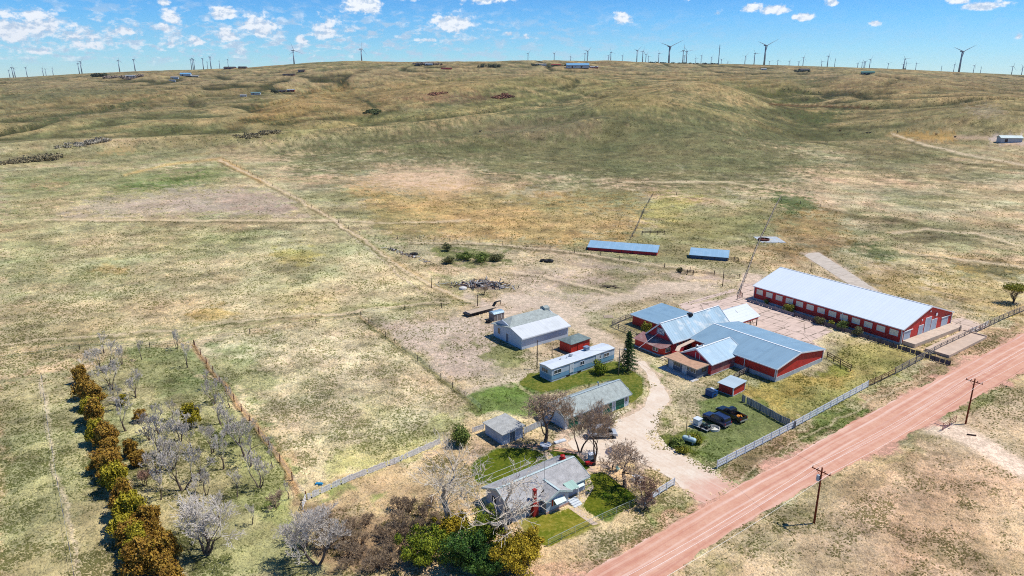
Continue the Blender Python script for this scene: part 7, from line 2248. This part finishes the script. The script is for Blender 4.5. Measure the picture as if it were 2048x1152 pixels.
    q = MB(); q.box(-.84, -.9, 1.36, .2, .9, 1.42); q.build('lid', mat('dark_lid', sc(40, 60, 90), .5), t)
    q = MB(); q.box(-.3, -.96, .6, .3, -.86, .8); q.box(-.3, .86, .6, .3, .96, .8); q.build('side_pocket', M_DARK, t)
    q = MB(); q.box(.0, -.3, 1.3, .5, .4, 1.6); o = q.build('trash_bag', M_WHITE, None); o.location = G(1422, 792, 0.); o.rotation_euler = (0, 0, AX); tag(o, 'white bundle poking out of the blue dumpster', 'bag')
    # propane tank
    t = empty('propane_tank', G(1378, 886, 0.), RAD(-38), 'pale blue horizontal propane tank among the yellow weeds', 'gas tank')
    q = MB(); r = .46; q.lathe([(.02, -1.25), (.25, -1.2), (.4, -1.08), (r, -.9), (r, .9), (.4, 1.08), (.25, 1.2), (.02, 1.25)], 18, (0, 0, .75), 'x'); q.build('tank', mat('tank_paint', sc(196, 222, 226), .35, 0, .08, 2), t, True)
    q = MB(); q.box(-.8, -.3, 0, -.65, .3, .4); q.box(.65, -.3, 0, .8, .3, .4); q.build('feet', M_CONC, t)
    q = MB(); q.lathe([(.16, 1.18), (.17, 1.22), (.17, 1.36), (.05, 1.42)], 10); q.build('valve_dome', M_METAL, t)
    # garden things
    t = empty('picnic_table', G(1276, 962, 0.), RAD(-40), 'white picnic table under the spreading bare tree', 'picnic table')
    q = MB()
    for k in range(4): q.box(-.9, -.4 + k * .21, .74, .9, -.22 + k * .21, .78)
    q.build('tabletop', M_WHITEF, t)
    for s in (-1, 1):
        q = MB(); q.box(-.9, s * .75 - .13, .44, .9, s * .75 + .13, .48); q.build('bench', M_WHITEF, t)
        q = MB(); q.beam((s * .65, -.8, 0), (s * .65, .1, .74), .06, .09); q.beam((s * .65, .8, 0), (s * .65, -.1, .74), .06, .09); q.beam((s * .65, -.8, .42), (s * .65, .8, .42), .05, .08); q.build('leg', M_WHITEF, t)
    t = empty('round_table', G(1091, 896, 0.), 0, 'round white garden table at the foot of the big brown tree', 'table')
    q = MB(); q.lathe([(.1, .66), (.95, .68), (1.0, .72), (.95, .76), (.1, .77)], 20); q.build('tabletop', M_WHITEF, t)
    q = MB(); q.lathe([(.45, 0), (.4, .06), (.1, .12), (.1, .68)], 10); q.build('pedestal', M_WHITEF, t)
    t = empty('garden_chair', G(1236, 942, 0.), RAD(30), 'pale green garden chair by the pale bare shrub', 'chair')
    q = MB(); q.box(-.28, -.28, .4, .28, .28, .45); q.build('seat', mat('pale_green_paint', sc(196, 226, 206), .5), t)
    q = MB(); q.box(-.28, .25, .45, .28, .3, .95); q.build('backrest', mat('pale_green_paint', (1, 1, 1)), t)
    for x in (-.24, .24):
        for y in (-.24, .24):
            q = MB(); q.box(x - .03, y - .03, 0, x + .03, y + .03, .4); q.build('leg', mat('pale_green_paint', (1, 1, 1)), t)
    t = empty('garden_tractor', G(1181, 930, 0.), RAD(200), 'small red garden tractor beside a pale blue cabinet', 'tractor')
    q = MB(); q.box(.1, -.25, .3, .85, .25, .7); q.box(-.6, -.35, .3, .1, .35, .55); q.build('body', M_REDP, t)
    q = MB(); q.box(-.45, -.22, .56, -.05, .22, .64); q.box(-.5, -.22, .6, -.42, .22, .95); q.build('seat', M_DARK, t)
    q = MB(); q.tube([(.1, 0, .7), (-.05, 0, .92)], .03, 5); q.tube([(-.05, -.16, .92), (-.05, .16, .92)], .03, 5); q.build('steering_wheel', M_DARK, t)
    for x, r in ((.6, .2), (-.4, .32)):
        for s in (-1, 1): wheel(t, x, s * .42, r, .16)
    t = empty('cabinet', G(1184, 920, 0.), RAD(20), 'pale blue metal cabinet behind the red garden tractor', 'cabinet')
    q = MB(); q.box(-.6, -.4, 0, .6, .4, 1.15); q.build('case', mat('pale_blue_metal', sc(170, 200, 216), .5), t)
    q = MB(); q.box(-.66, -.46, 1.15, .66, .46, 1.22); q.build('lid', M_WHITEF, t)
    t = empty('fire_ring', G(1080, 938, 0.), 0, 'ring of pale stones on the back lawn', 'fire ring')
    for k in range(12):
        q = MB(); a = k * math.tau / 12; q.lathe([(.16, 0), (.2, .08), (.13, .2), (.03, .24)], 6); q.build('stone', mat('pale_stone', sc(206, 190, 170), .9), t, loc=(math.cos(a) * .65, math.sin(a) * .65, 0))
    q = MB(); q.box(-.6, -.28, 0, .6, .28, .06); q.box(-.5, -.2, .06, .5, .2, .28); o = q.build('trough', mat('bright_blue_plastic', sc(44, 150, 200), .4)); o.location = G(638, 969, 0.); tag(o, 'bright blue plastic trough inside the picket fence corner', 'trough')
    q = MB()
    for k in range(6): q.box(-1.2, -1.0 + k * .36, .1, 1.2, -.75 + k * .36, .16)
    for x in (-1.1, 0, 1.1): q.box(x - .05, -1.0, 0, x + .05, 1.05, .1)
    o = q.build('wooden_pallet', mat('pale_planks', (1, 1, 1))); o.location = G(1217, 634, 0.); tag(o, 'pale wooden pallet on bare ground by the corral corner', 'pallet')
    q = MB(); rng = random.Random(77)
    for k in range(12):
        c = Vector((rng.uniform(-2, 2), rng.uniform(-1, 1), .12 + .03 * k)); d = Vector((rng.gauss(0, 1), rng.gauss(0, .6), 0)).normalized() * rng.uniform(.8, 1.9); q.beam(c - d, c + d, .22, .06)
    o = q.build('timber_pile', M_DARKWOOD); o.location = gpt(1222, 575); tag(o, 'loose dark timber pile on the bare yard', 'timber pile')
    t = empty('stock_trough', gpt(1536, 480), 0, 'round rusty stock tank on a concrete pad by the slope fence', 'water tank')
    q = MB(); q.box(-4, -5, -.1, 5, 5, .1); q.build('concrete_pad', M_CONC, t)
    q = MB(); q.lathe([(1.9, .1), (2.1, .12), (2.1, .7), (1.95, .72), (1.95, .2)], 20); q.build('tank', mat('rusty_steel', sc(120, 64, 50), .7), t, loc=(-2, -1, 0))
    q = MB(); q.box(-.7, -.1, 0, .7, .1, .22); o = q.build('timber_baulk', M_DARKWOOD); o.location = G(1943, 871, 0.); o.rotation_euler = (0, 0, RAD(-20)); tag(o, 'short dark timber lying behind the roadside pole', 'timber')
    q = MB(); q.box(-1.1, -.35, 0, 1.1, .35, .25); o = q.build('planter_box', M_WHITE); o.location = G(1120, 884, 0.); o.rotation_euler = (0, 0, RAD(30)); tag(o, 'pale planter box on the path at the left end of the garage', 'planter')
    for i, (px, py) in enumerate([(975, 1046), (1150, 928)]): pass
    # cattle on the far pasture
    brown = mat('brown_hide', sc(96, 60, 44), .8, 0, .2, 2); blk = mat('black_hide', sc(44, 40, 40), .8, 0, .2, 2)
    cows = [(1680, 263, 0.3, brown, 'brown cow alone left of the two close together'), (1734, 268, 2.9, blk, 'dark cow, left of the two standing close together'), (1740, 267, .2, blk, 'dark cow, right of the two standing close together'),
            (1795, 266, 1.2, blk, 'dark cow at the left end of the bare earth patch'), (1872, 271, 3.3, brown, 'brown cow standing on the bare earth patch'), (1910, 276, .4, blk, 'dark cow at the right end of the bare earth patch'), (960, 265, .5, blk, 'lone dark cow on the middle hillside')]
    for px, py, rz, m, lab in cows:
        q = MB()
        loft(q, [[(x, w * math.cos(a), z + hh * math.sin(a)) for a in [k * math.tau / 8 for k in range(8)]] for x, w, z, hh in ((-1.05, .12, 1.15, .16), (-.95, .3, 1.05, .34), (-.3, .38, .98, .42), (.4, .36, 1.0, .42), (.75, .24, 1.12, .3), (1.05, .14, 1.28, .2), (1.35, .15, 1.2, .17), (1.65, .09, 1.02, .11))])
        for x, y in ((-.75, -.2), (-.75, .2), (.5, -.2), (.5, .2)): q.tube([(x, y, .9), (x + .05, y, .5), (x, y, 0)], [.13, .075, .06], 6)
        q.tube([(-1.05, 0, 1.2), (-1.15, 0, .6)], [.04, .03], 4); q.beam((1.3, -.28, 1.34), (1.3, .28, 1.34), .06, .05)
        o = q.build('cow', m, None, True); o.location = gpt(px, py); o.rotation_euler = (0, 0, rz); o.scale = (1.25,) * 3; tag(o, lab, 'cow', 'cattle on the far pasture')


things()


# ================================================================ wind farm
def turbines():
    M_T = mat('turbine_backlit_grey', (.26, .32, .37), .5, 0, .03, 1)  # turbines are white; their backlit grey-blue is put into the base colour
    root = empty('wind_turbine', (0, 0, 0), 0, 'x', 'wind turbine', 'wind turbines along the skyline')
    q = MB(); q.tube([(0, 0, -3), (0, 0, 40), (0, 0, 80)], [2.9, 2.4, 1.8], 10); q.build('tower', M_T, root, True)
    q = MB(); loft(q, [[(1.6 * a, y, 80 + 1.8 * b) for a, b in ((-1, -1), (1, -1), (1, 1), (-1, 1))] for y in (-4, 7)]); q.build('nacelle', M_T, root)
    protos = []
    q = MB(); q.lathe([(.2, -3.4), (1.3, -2.6), (1.9, -1.2), (1.9, .6)], 10, (0, 0, 0), 'y'); hub = q.build('hub', M_T, root, True, loc=(0, -4.6, 80))
    for k in range(3):
        b = MB()
        a = math.radians(90 + 120 * k)
        pts = [(1.0, 1.3), (6, 2.1), (12, 2.0), (25, 1.35), (38, .8), (48, .3)]
        u = Vector((math.cos(a), 0, math.sin(a))); v = Vector((-math.sin(a), 0, math.cos(a)))
        loft(b, [[tuple(u * r + v * (c * s1) + Vector((0, s2 * c * .22, 0))) for s1, s2 in ((-.5, 0), (.2, -1), (1.1, 0), (.2, 1))] for r, c in pts])
        b.build('blade', M_T, hub)
    L = [(1339.5, 93, 135, 30, 'big turbine with raised V blades on the hill crest, centre right'), (1532, 91, 132, 30, 'tallest looking turbine with V blades, right of the hill'), (1925, 103, 143.7, 30, 'big turbine with wide V blades near the right edge'),
         (722, 98, 128, 100, 'lone large turbine left of centre'), (586, 101, 131.5, 75, 'lone turbine between the far ranch and the centre'),
         (1245, 111, 124, 0), (1274.5, 101, 123.5, 20), (1286, 102.5, 123.5, 110), (1292, 109, 123, 15), (1297, 113, 123, 60), (1318, 107, 123.5, 65), (1367, 101, 124.7, 95), (1374, 102.5, 124.7, 50), (1369, 111, 125, 0),
         (1392, 116, 124, 80), (1403, 111, 125, 0), (1423, 114, 127, 5), (1443, 119, 125, 30), (1456, 124, 128, 60), (1491, 112, 128, 10), (1510, 107, 128, 60), (1539, 123, 128, 40), (1556, 121, 129, 80), (1579, 122, 131, 0),
         (1598, 123, 129, 20), (1607.5, 115, 131, 110), (1644, 123, 131, 65), (1657, 112, 132, 108), (1716, 126, 135, 0), (1725, 124, 135, 100), (1729, 124, 135, 50), (1731, 123, 135, 20), (1741, 119, 135, 0), (1777, 127, 137, 35),
         (1810, 118, 139, 55), (1807, 128, 139, 0), (1813, 126, 140, 70), (1833, 127, 140, 60), (1909.5, 129, 143, 100), (1949, 131, 145, 0), (2026, 133, 151, 110), (2046, 134, 151, 55),
         (1056, 107, 122.5, 10), (1108.5, 107, 123, 20), (1141, 113, 122.5, 100), (1170, 107, 122.5, 0), (1175, 102, 123, 15), (1217, 111, 126, 0), (1222, 105, 124, 70),
         (17, 140, 156, 0), (23, 135, 155.5, 100), (27, 136, 155.5, 55), (51, 135, 151, 10), (84, 136, 150, 0), (90, 138, 148.6, 40), (104, 136, 148, 0), (155.5, 127, 147, 80), (160, 123, 147, 10), (236, 121, 143, 95),
         (267, 119, 141, 100), (381, 119, 136, 0), (384, 117, 136, 10), (387, 119, 136, 100), (404.5, 117, 136, 5), (414, 124, 136, 40), (419.5, 114, 136, 20), (438, 122, 134, 0), (455, 119, 133, 0)]
    zones = [(200, 'small turbine on the horizon at the far left'), (330, 'slim turbine on the horizon above the far left ranch'), (500, 'small turbine in the cluster above the left ranches'), (1200, 'small turbine above the blue roofed building'),
             (1330, 'small turbine left of the big V turbine on the crest'), (1470, 'small turbine between the two big V turbines'), (1600, 'small turbine just right of the tallest V turbine'), (1700, 'small turbine right of centre, before the tight cluster'),
             (1765, 'small turbine in the tight cluster above the green barn'), (1860, 'small turbine between the green barn and the right V turbine'), (2100, 'small turbine near the right edge of the horizon')]
    zgrp = {}
    used = {}
    lst = []
    for e in L: lst.append(e if len(e) == 5 else e + (None,))
    counts = {}
    for e in lst:
        if e[4] is None:
            z = [i for i, (x, _) in enumerate(zones) if e[0] < x][0]; counts.setdefault(z, []).append(e)
    ords = ['leftmost', 'second from left', 'third from left', 'fourth from left', 'fifth from left', 'sixth from left', 'seventh from left', 'eighth from left', 'ninth from left', 'tenth from left', 'eleventh from left']
    first = True
    for (hx, hy, by, ph, lab) in lst:
        d = min(80 * FPX / (by - hy) * .96, 8200)
        u = (hx - 1024) / FPX; v = (hy - 576) / FPX
        dx, dy, dz = u, CP - v * SP, -(SP + v * CP)
        tt = d / dy
        x, y, z = dx * tt, d, CAM_H + dz * tt
        g = hz(x, y)
        hh = max(62, min(118, z - g))
        if lab is None:
            zi = [i for i, (xx, _) in enumerate(zones) if hx < xx][0]
            row = sorted(counts[zi]); k = row.index((hx, hy, by, ph, None))
            lab = zones[zi][1] + (', ' + ords[k] + ' of them' if len(row) > 1 else '')
        s = hh / 80
        if first: o = root; first = False; o.location = (x, y, z - hh)
        else: o = copy_tree(root, (x, y, z - hh), 0)
        o['label'] = lab
        yaw = math.atan2(x, y)
        o.rotation_euler = (0, 0, -yaw + RAD(54 + ((hx * 7) % 16) - 8)); o.scale = (1.2, 1.2, s)
        for c in KID[o.name]:
            if c.name.startswith('hub'):
                c.rotation_euler = (0, RAD(ph + 30), 0); rk = .66 if hx < 500 else .98; c.scale = (rk / 1.2, 1, rk / s)
    # met mast
    def mast(px, top, base, d):
        u = (px - 1024) / FPX; v = (top - 576) / FPX; dy = CP - v * SP; tt = d / dy; x = u * tt; z = CAM_H - (SP + v * CP) * tt; g = hz(x, d)
        q = MB(); q.tube([(0, 0, -4), (0, 0, z - g)], [1.5, .9], 6); q.tube([(-3, 0, (z - g) * .8), (3, 0, (z - g) * .8)], .4, 4)
        o = q.build('met_mast', M_T); o.location = (x, d, g); return o
    for (px, top, base, d, lab) in ((1440, 89, 135, 2400, 'tall thin measuring mast between the two big V turbines'), (1671, 117, 134, 3600, 'thin mast right of centre on the horizon'), (1884, 131, 143, 4000, 'thin mast left of the right V turbine'), (1963, 133, 147, 4000, 'thin mast right of the right V turbine')):
        tag(mast(px, top, base, d), lab, 'mast')


turbines()


# ================================================================ far farms
def far_building(px, py, L, W, h, rise, rz, mw, mr, label, name='farm_building', cat='building', doors=1, wins=3, group=None):
    p = gpt(px, py)
    t = empty(name, (p.x, p.y, p.z - .5), rz, label, cat, group)
    gable_box(t, -L / 2, -W / 2, L / 2, W / 2, 0, h, h + rise, 'x', mw, mr, .6, .3)
    for k in range(doors): door(t, -L * .25 + k * L * .4, -W / 2, .5, min(4, L * .15), h * .65, '-y', M_DARKWOOD, handle=False, t=.15)
    for k in range(wins): win(t, -L * .4 + k * L * .3, -W / 2, h * .4, L * .06, h * .25, '-y', t=.2, deep=.15)
    return t


def far_trees(pts, n, w, h, label, m, seed=1, kind='stuff', name='tree_belt'):
    """a far shelter belt that reads as one dark line"""
    rng = random.Random(seed); mb = MB()
    P = [gpt(a, b) for a, b in pts]
    o0 = P[0].copy(); cs = []
    for k in range(n):
        f = rng.random() * (len(P) - 1); i = int(f); q = P[i].lerp(P[i + 1], f - i) + Vector((rng.uniform(-6, 6), rng.uniform(-8, 8), 0)) - o0
        zz = hz(q.x + o0.x, q.y + o0.y) - o0.z; s = rng.uniform(.6, 1.2)
        cs.append((q.x, q.y, zz + h * s * .5, w * s, w * s, h * s * .55, 1.))
    foliage(mb, rng, cs, 60, w * .2, False)
    o = mb.build(name, m, fixn=False); o.location = o0; tag(o, label, 'trees', kind=kind); return o


def far_farms():
    Wm = mat('far_white_wall', sc(206, 214, 222), .7); Rb = mat('far_blue_roof', sc(120, 176, 214), .5); Gd = mat('far_green_wall', sc(64, 100, 92), .6); Dk = mat('far_dark_roof', sc(78, 74, 76), .8)
    Rd = mat('far_red_wall', sc(170, 56, 44), .7); Br = mat('far_brown_wall', sc(130, 96, 80), .8); Gr = mat('far_grey_roof', sc(160, 164, 168), .7)
    far_building(2018, 284, 17, 8, 4.2, 1.6, RAD(-10), rib_mat('pale_grey_sheet', sc(198, 206, 210), .8, 3, .5), rib_mat('pale_green_roof', sc(214, 230, 224), .8, 0, .5), 'pale grey metal shed with light roof at the right edge', 'metal_shed', 'shed', 1, 0)
    far_building(1155, 136, 62, 26, 8, 5, 0, Wm, Rb, 'large far white barn with blue roof on the hill crest', wins=5, doors=2)
    far_building(1188, 136.5, 22, 10, 3.5, 2, 0, Rd, Gr, 'small far red shed right of the blue roofed barn')
    far_building(1735, 149, 26, 12, 4, 2.5, RAD(-20), Gd, mat('far_green_roof', sc(60, 120, 112), .6), 'far dark green barn on the right hillside')
    far_building(1608, 142, 30, 14, 4, 3, RAD(10), mat('far_slate_wall', sc(80, 86, 96), .7), Dk, 'far dark slate house on the right hillside')
    far_building(1527, 140, 15, 8, 3, 2, 0, Wm, Gr, 'far pale cottage below the tallest turbine')
    far_building(893, 139, 28, 8, 3.5, 1, 0, Rd, Rd, 'far long red shed, left of centre', wins=0)
    far_building(372, 152, 26, 12, 4.5, 3, RAD(8), Wm, Rb, 'far white farmhouse with blue roof among pens, upper left')
    far_building(350, 158, 18, 9, 4, 1.5, RAD(8), Wm, Gr, 'far white trailer below the blue roofed farmhouse, upper left')
    far_building(345, 163, 14, 6, 3, 1, RAD(8), Wm, Gr, 'far low white shed nearest the camera, upper left ranch')
    far_building(388, 154.5, 24, 8, 3.5, 1, RAD(4), mat('far_tan_wall', sc(206, 190, 160), .8), Gr, 'far tan shed right of the blue roofed farmhouse, upper left')
    far_building(262, 155, 26, 10, 3.5, 2, 0, Wm, Gr, 'far white house inside grey trees, upper left')
    far_building(460, 138, 34, 14, 4, 3, 0, mat('far_maroon_wall', sc(126, 70, 74), .8), Dk, 'far maroon ranch house on the left skyline')
    far_building(485, 137, 24, 10, 4, 2, 0, Br, Dk, 'far brown shed right of the maroon ranch house')
    far_building(578, 151, 28, 8, 3, 1, RAD(-15), Br, Dk, 'far brown shed in the left valley, upper one')
    far_building(603, 144, 16, 10, 4, 2, 0, Br, Dk, 'far brown house above the left valley shed')
    far_building(512, 189, 16, 8, 3, 1.5, RAD(8), Wm, mat('far_teal_roof', sc(110, 140, 140), .6), 'far white house with teal roof by the valley road')
    far_building(487, 193, 10, 5, 2.5, 1, RAD(8), Wm, Gr, 'far small white shed at the left end of the valley road farm')
    far_building(560, 184, 22, 8, 3, 1.2, RAD(8), Br, Dk, 'far long brown shed at the valley road farm')
    far_building(582, 182.5, 14, 7, 3, 1.2, RAD(8), Rd, Gr, 'far red shed with grey roof at the right end of the valley road farm')
    far_building(842, 130, 30, 12, 4, 2.5, 0, Br, Dk, 'far brown house on the skyline, left of centre')
    far_building(858, 130.5, 22, 10, 4, 2, 0, Wm, Gr, 'far white house on the skyline, left of centre')
    far_building(1082, 131, 30, 8, 3.5, 1.5, 0, Wm, Gr, 'far low white shed left of the blue roofed barn')
    far_building(1112, 131.5, 26, 8, 3.5, 1.5, 0, Br, Rd, 'far brown and red shed between the low white one and the blue roofed barn')
    DT = leaf_mat('far_dark_trees', [sc(60, 68, 55), sc(84, 95, 68), sc(108, 116, 81)], .2)
    GT = leaf_mat('far_grey_trees', [sc(134, 118, 105), sc(166, 147, 132), sc(192, 174, 153)], .2)
    far_trees([(185, 154), (210, 153)], 26, 7, 8, 'dark evergreen clump on the far left slope', DT, 1)
    far_trees([(212, 156), (250, 158), (285, 153)], 34, 7, 6, 'grey tree belt around the far white house, upper left', GT, 2)
    far_trees([(955, 135), (980, 135), (1000, 135)], 34, 5, 8, 'dark evergreen belt on the centre skyline', DT, 3)
    far_trees([(1300, 126), (1330, 126)], 9, 6, 4, 'dark hedge line on the skyline beside the crest turbine', DT, 4)
    far_trees([(1345, 127), (1400, 128), (1440, 129)], 18, 6, 4, 'long dark hedge line on the skyline, right of the crest turbine', DT, 5)
    far_trees([(1760, 136), (1800, 138), (1812, 139)], 18, 7, 6, 'dark tree line on the right skyline above the green barn', DT, 6)
    far_trees([(1590, 143), (1625, 144)], 14, 6, 5, 'dark trees around the far slate house', DT, 7)
    far_trees([(440, 137), (500, 139)], 30, 7, 6, 'grey trees around the far maroon ranch', GT, 8)
    far_trees([(548, 185), (556, 186)], 10, 4, 6, 'dark trees at the valley road farm', DT, 9)
    far_trees([(830, 130), (880, 131)], 22, 7, 5, 'grey trees around the skyline houses left of centre', GT, 10)
    far_trees([(1060, 131), (1130, 132)], 26, 6, 4, 'dark scrub around the low sheds left of the blue roofed barn', DT, 11)
    far_trees([(0, 328), (60, 323), (90, 318)], 44, 3.2, 2.0, 'dark willow scrub filling the draw at the left edge', leaf_mat('willow_scrub', [sc(121, 110, 84), sc(155, 142, 108), sc(190, 174, 132)], .3), 12)
    far_trees([(70, 322), (80, 320)], 6, 3.5, 4, 'taller dark willow clump in the left draw', leaf_mat('willow_scrub', []), 13)
    far_trees([(95, 321), (112, 319)], 8, 3.8, 4.6, 'tallest dark willow clump at the right end of the left draw', leaf_mat('willow_scrub', []), 14)
    far_trees([(135, 294), (175, 288), (208, 281)], 36, 3.6, 1.8, 'grey brown scrub strip on the left slope', leaf_mat('grey_scrub', [sc(155, 147, 126), sc(184, 174, 153), sc(211, 198, 174)], .3), 15)
    far_trees([(520, 270), (550, 265), (580, 261)], 34, 3.6, 2.2, 'dark oval scrub patch on the left hillside', leaf_mat('willow_scrub', []), 16)
    far_trees([(470, 274), (520, 271)], 14, 3.5, 1.6, 'low scrub trailing left of the oval patch', leaf_mat('willow_scrub', []), 17)
    far_trees([(735, 226), (750, 222), (752, 233)], 24, 5, 2.5, 'dark brush lining the gully bend', leaf_mat('gully_brush', [sc(81, 92, 52), sc(110, 118, 68), sc(137, 140, 87)], .3), 18)
    far_trees([(985, 196), (1010, 193), (1022, 191)], 18, 6, 2.2, 'reddish brush on the far centre slope', leaf_mat('red_brush', [sc(134, 87, 68), sc(169, 118, 92), sc(192, 140, 108)], .3), 19)
    far_trees([(865, 190), (885, 188)], 10, 6, 2.6, 'small reddish brush clump left of the centre slope', leaf_mat('red_brush', []), 20)
    # sage and yucca dots on the ridge crests
    rng = random.Random(99); mb = MB(); pts = []
    for k in range(1500):
        px = rng.uniform(0, 1750); py = rng.uniform(175, 300)
        t_ = (px / 1300.)
        ridge = 330 - 160 * t_
        if rng.random() > math.exp(-((py - ridge) / 24.) ** 2): continue
        pts.append(gpt(px, py))
    for q in pts:
        s = rng.uniform(.5, 1.3)
        n = 6
        mb.add([(q.x + s * math.cos(a), q.y + s * math.sin(a), q.z - .1) for a in [k * math.tau / n for k in range(n)]] + [(q.x, q.y, q.z + s * .9)], [(k, (k + 1) % n, n) for k in range(n)])
    o = mb.build('sagebrush', leaf_mat('sage', [sc(100, 100, 66), sc(134, 129, 87)], .3)); tag(o, 'scattered dark sagebrush dots along the ridge crests', 'sagebrush', kind='stuff')


far_farms()


def haze():
    # the air over the plain: one even, thin volume
    q = MB(); q.box(-14000, -400, -90, 14000, 15500, 900)
    m = bpy.data.materials.new('haze'); m.use_nodes = True; nt = m.node_tree; nt.nodes.clear()
    v = nt.nodes.new('ShaderNodeVolumePrincipled'); v.inputs['Color'].default_value = (.82, .9, 1., 1); v.inputs['Density'].default_value = HAZE; v.inputs['Anisotropy'].default_value = .2
    out = nt.nodes.new('ShaderNodeOutputMaterial'); nt.links.new(v.outputs[0], out.inputs['Volume'])
    o = q.build('haze', m); tag(o, kind='stuff')


HAZE = 2.2e-5
haze()
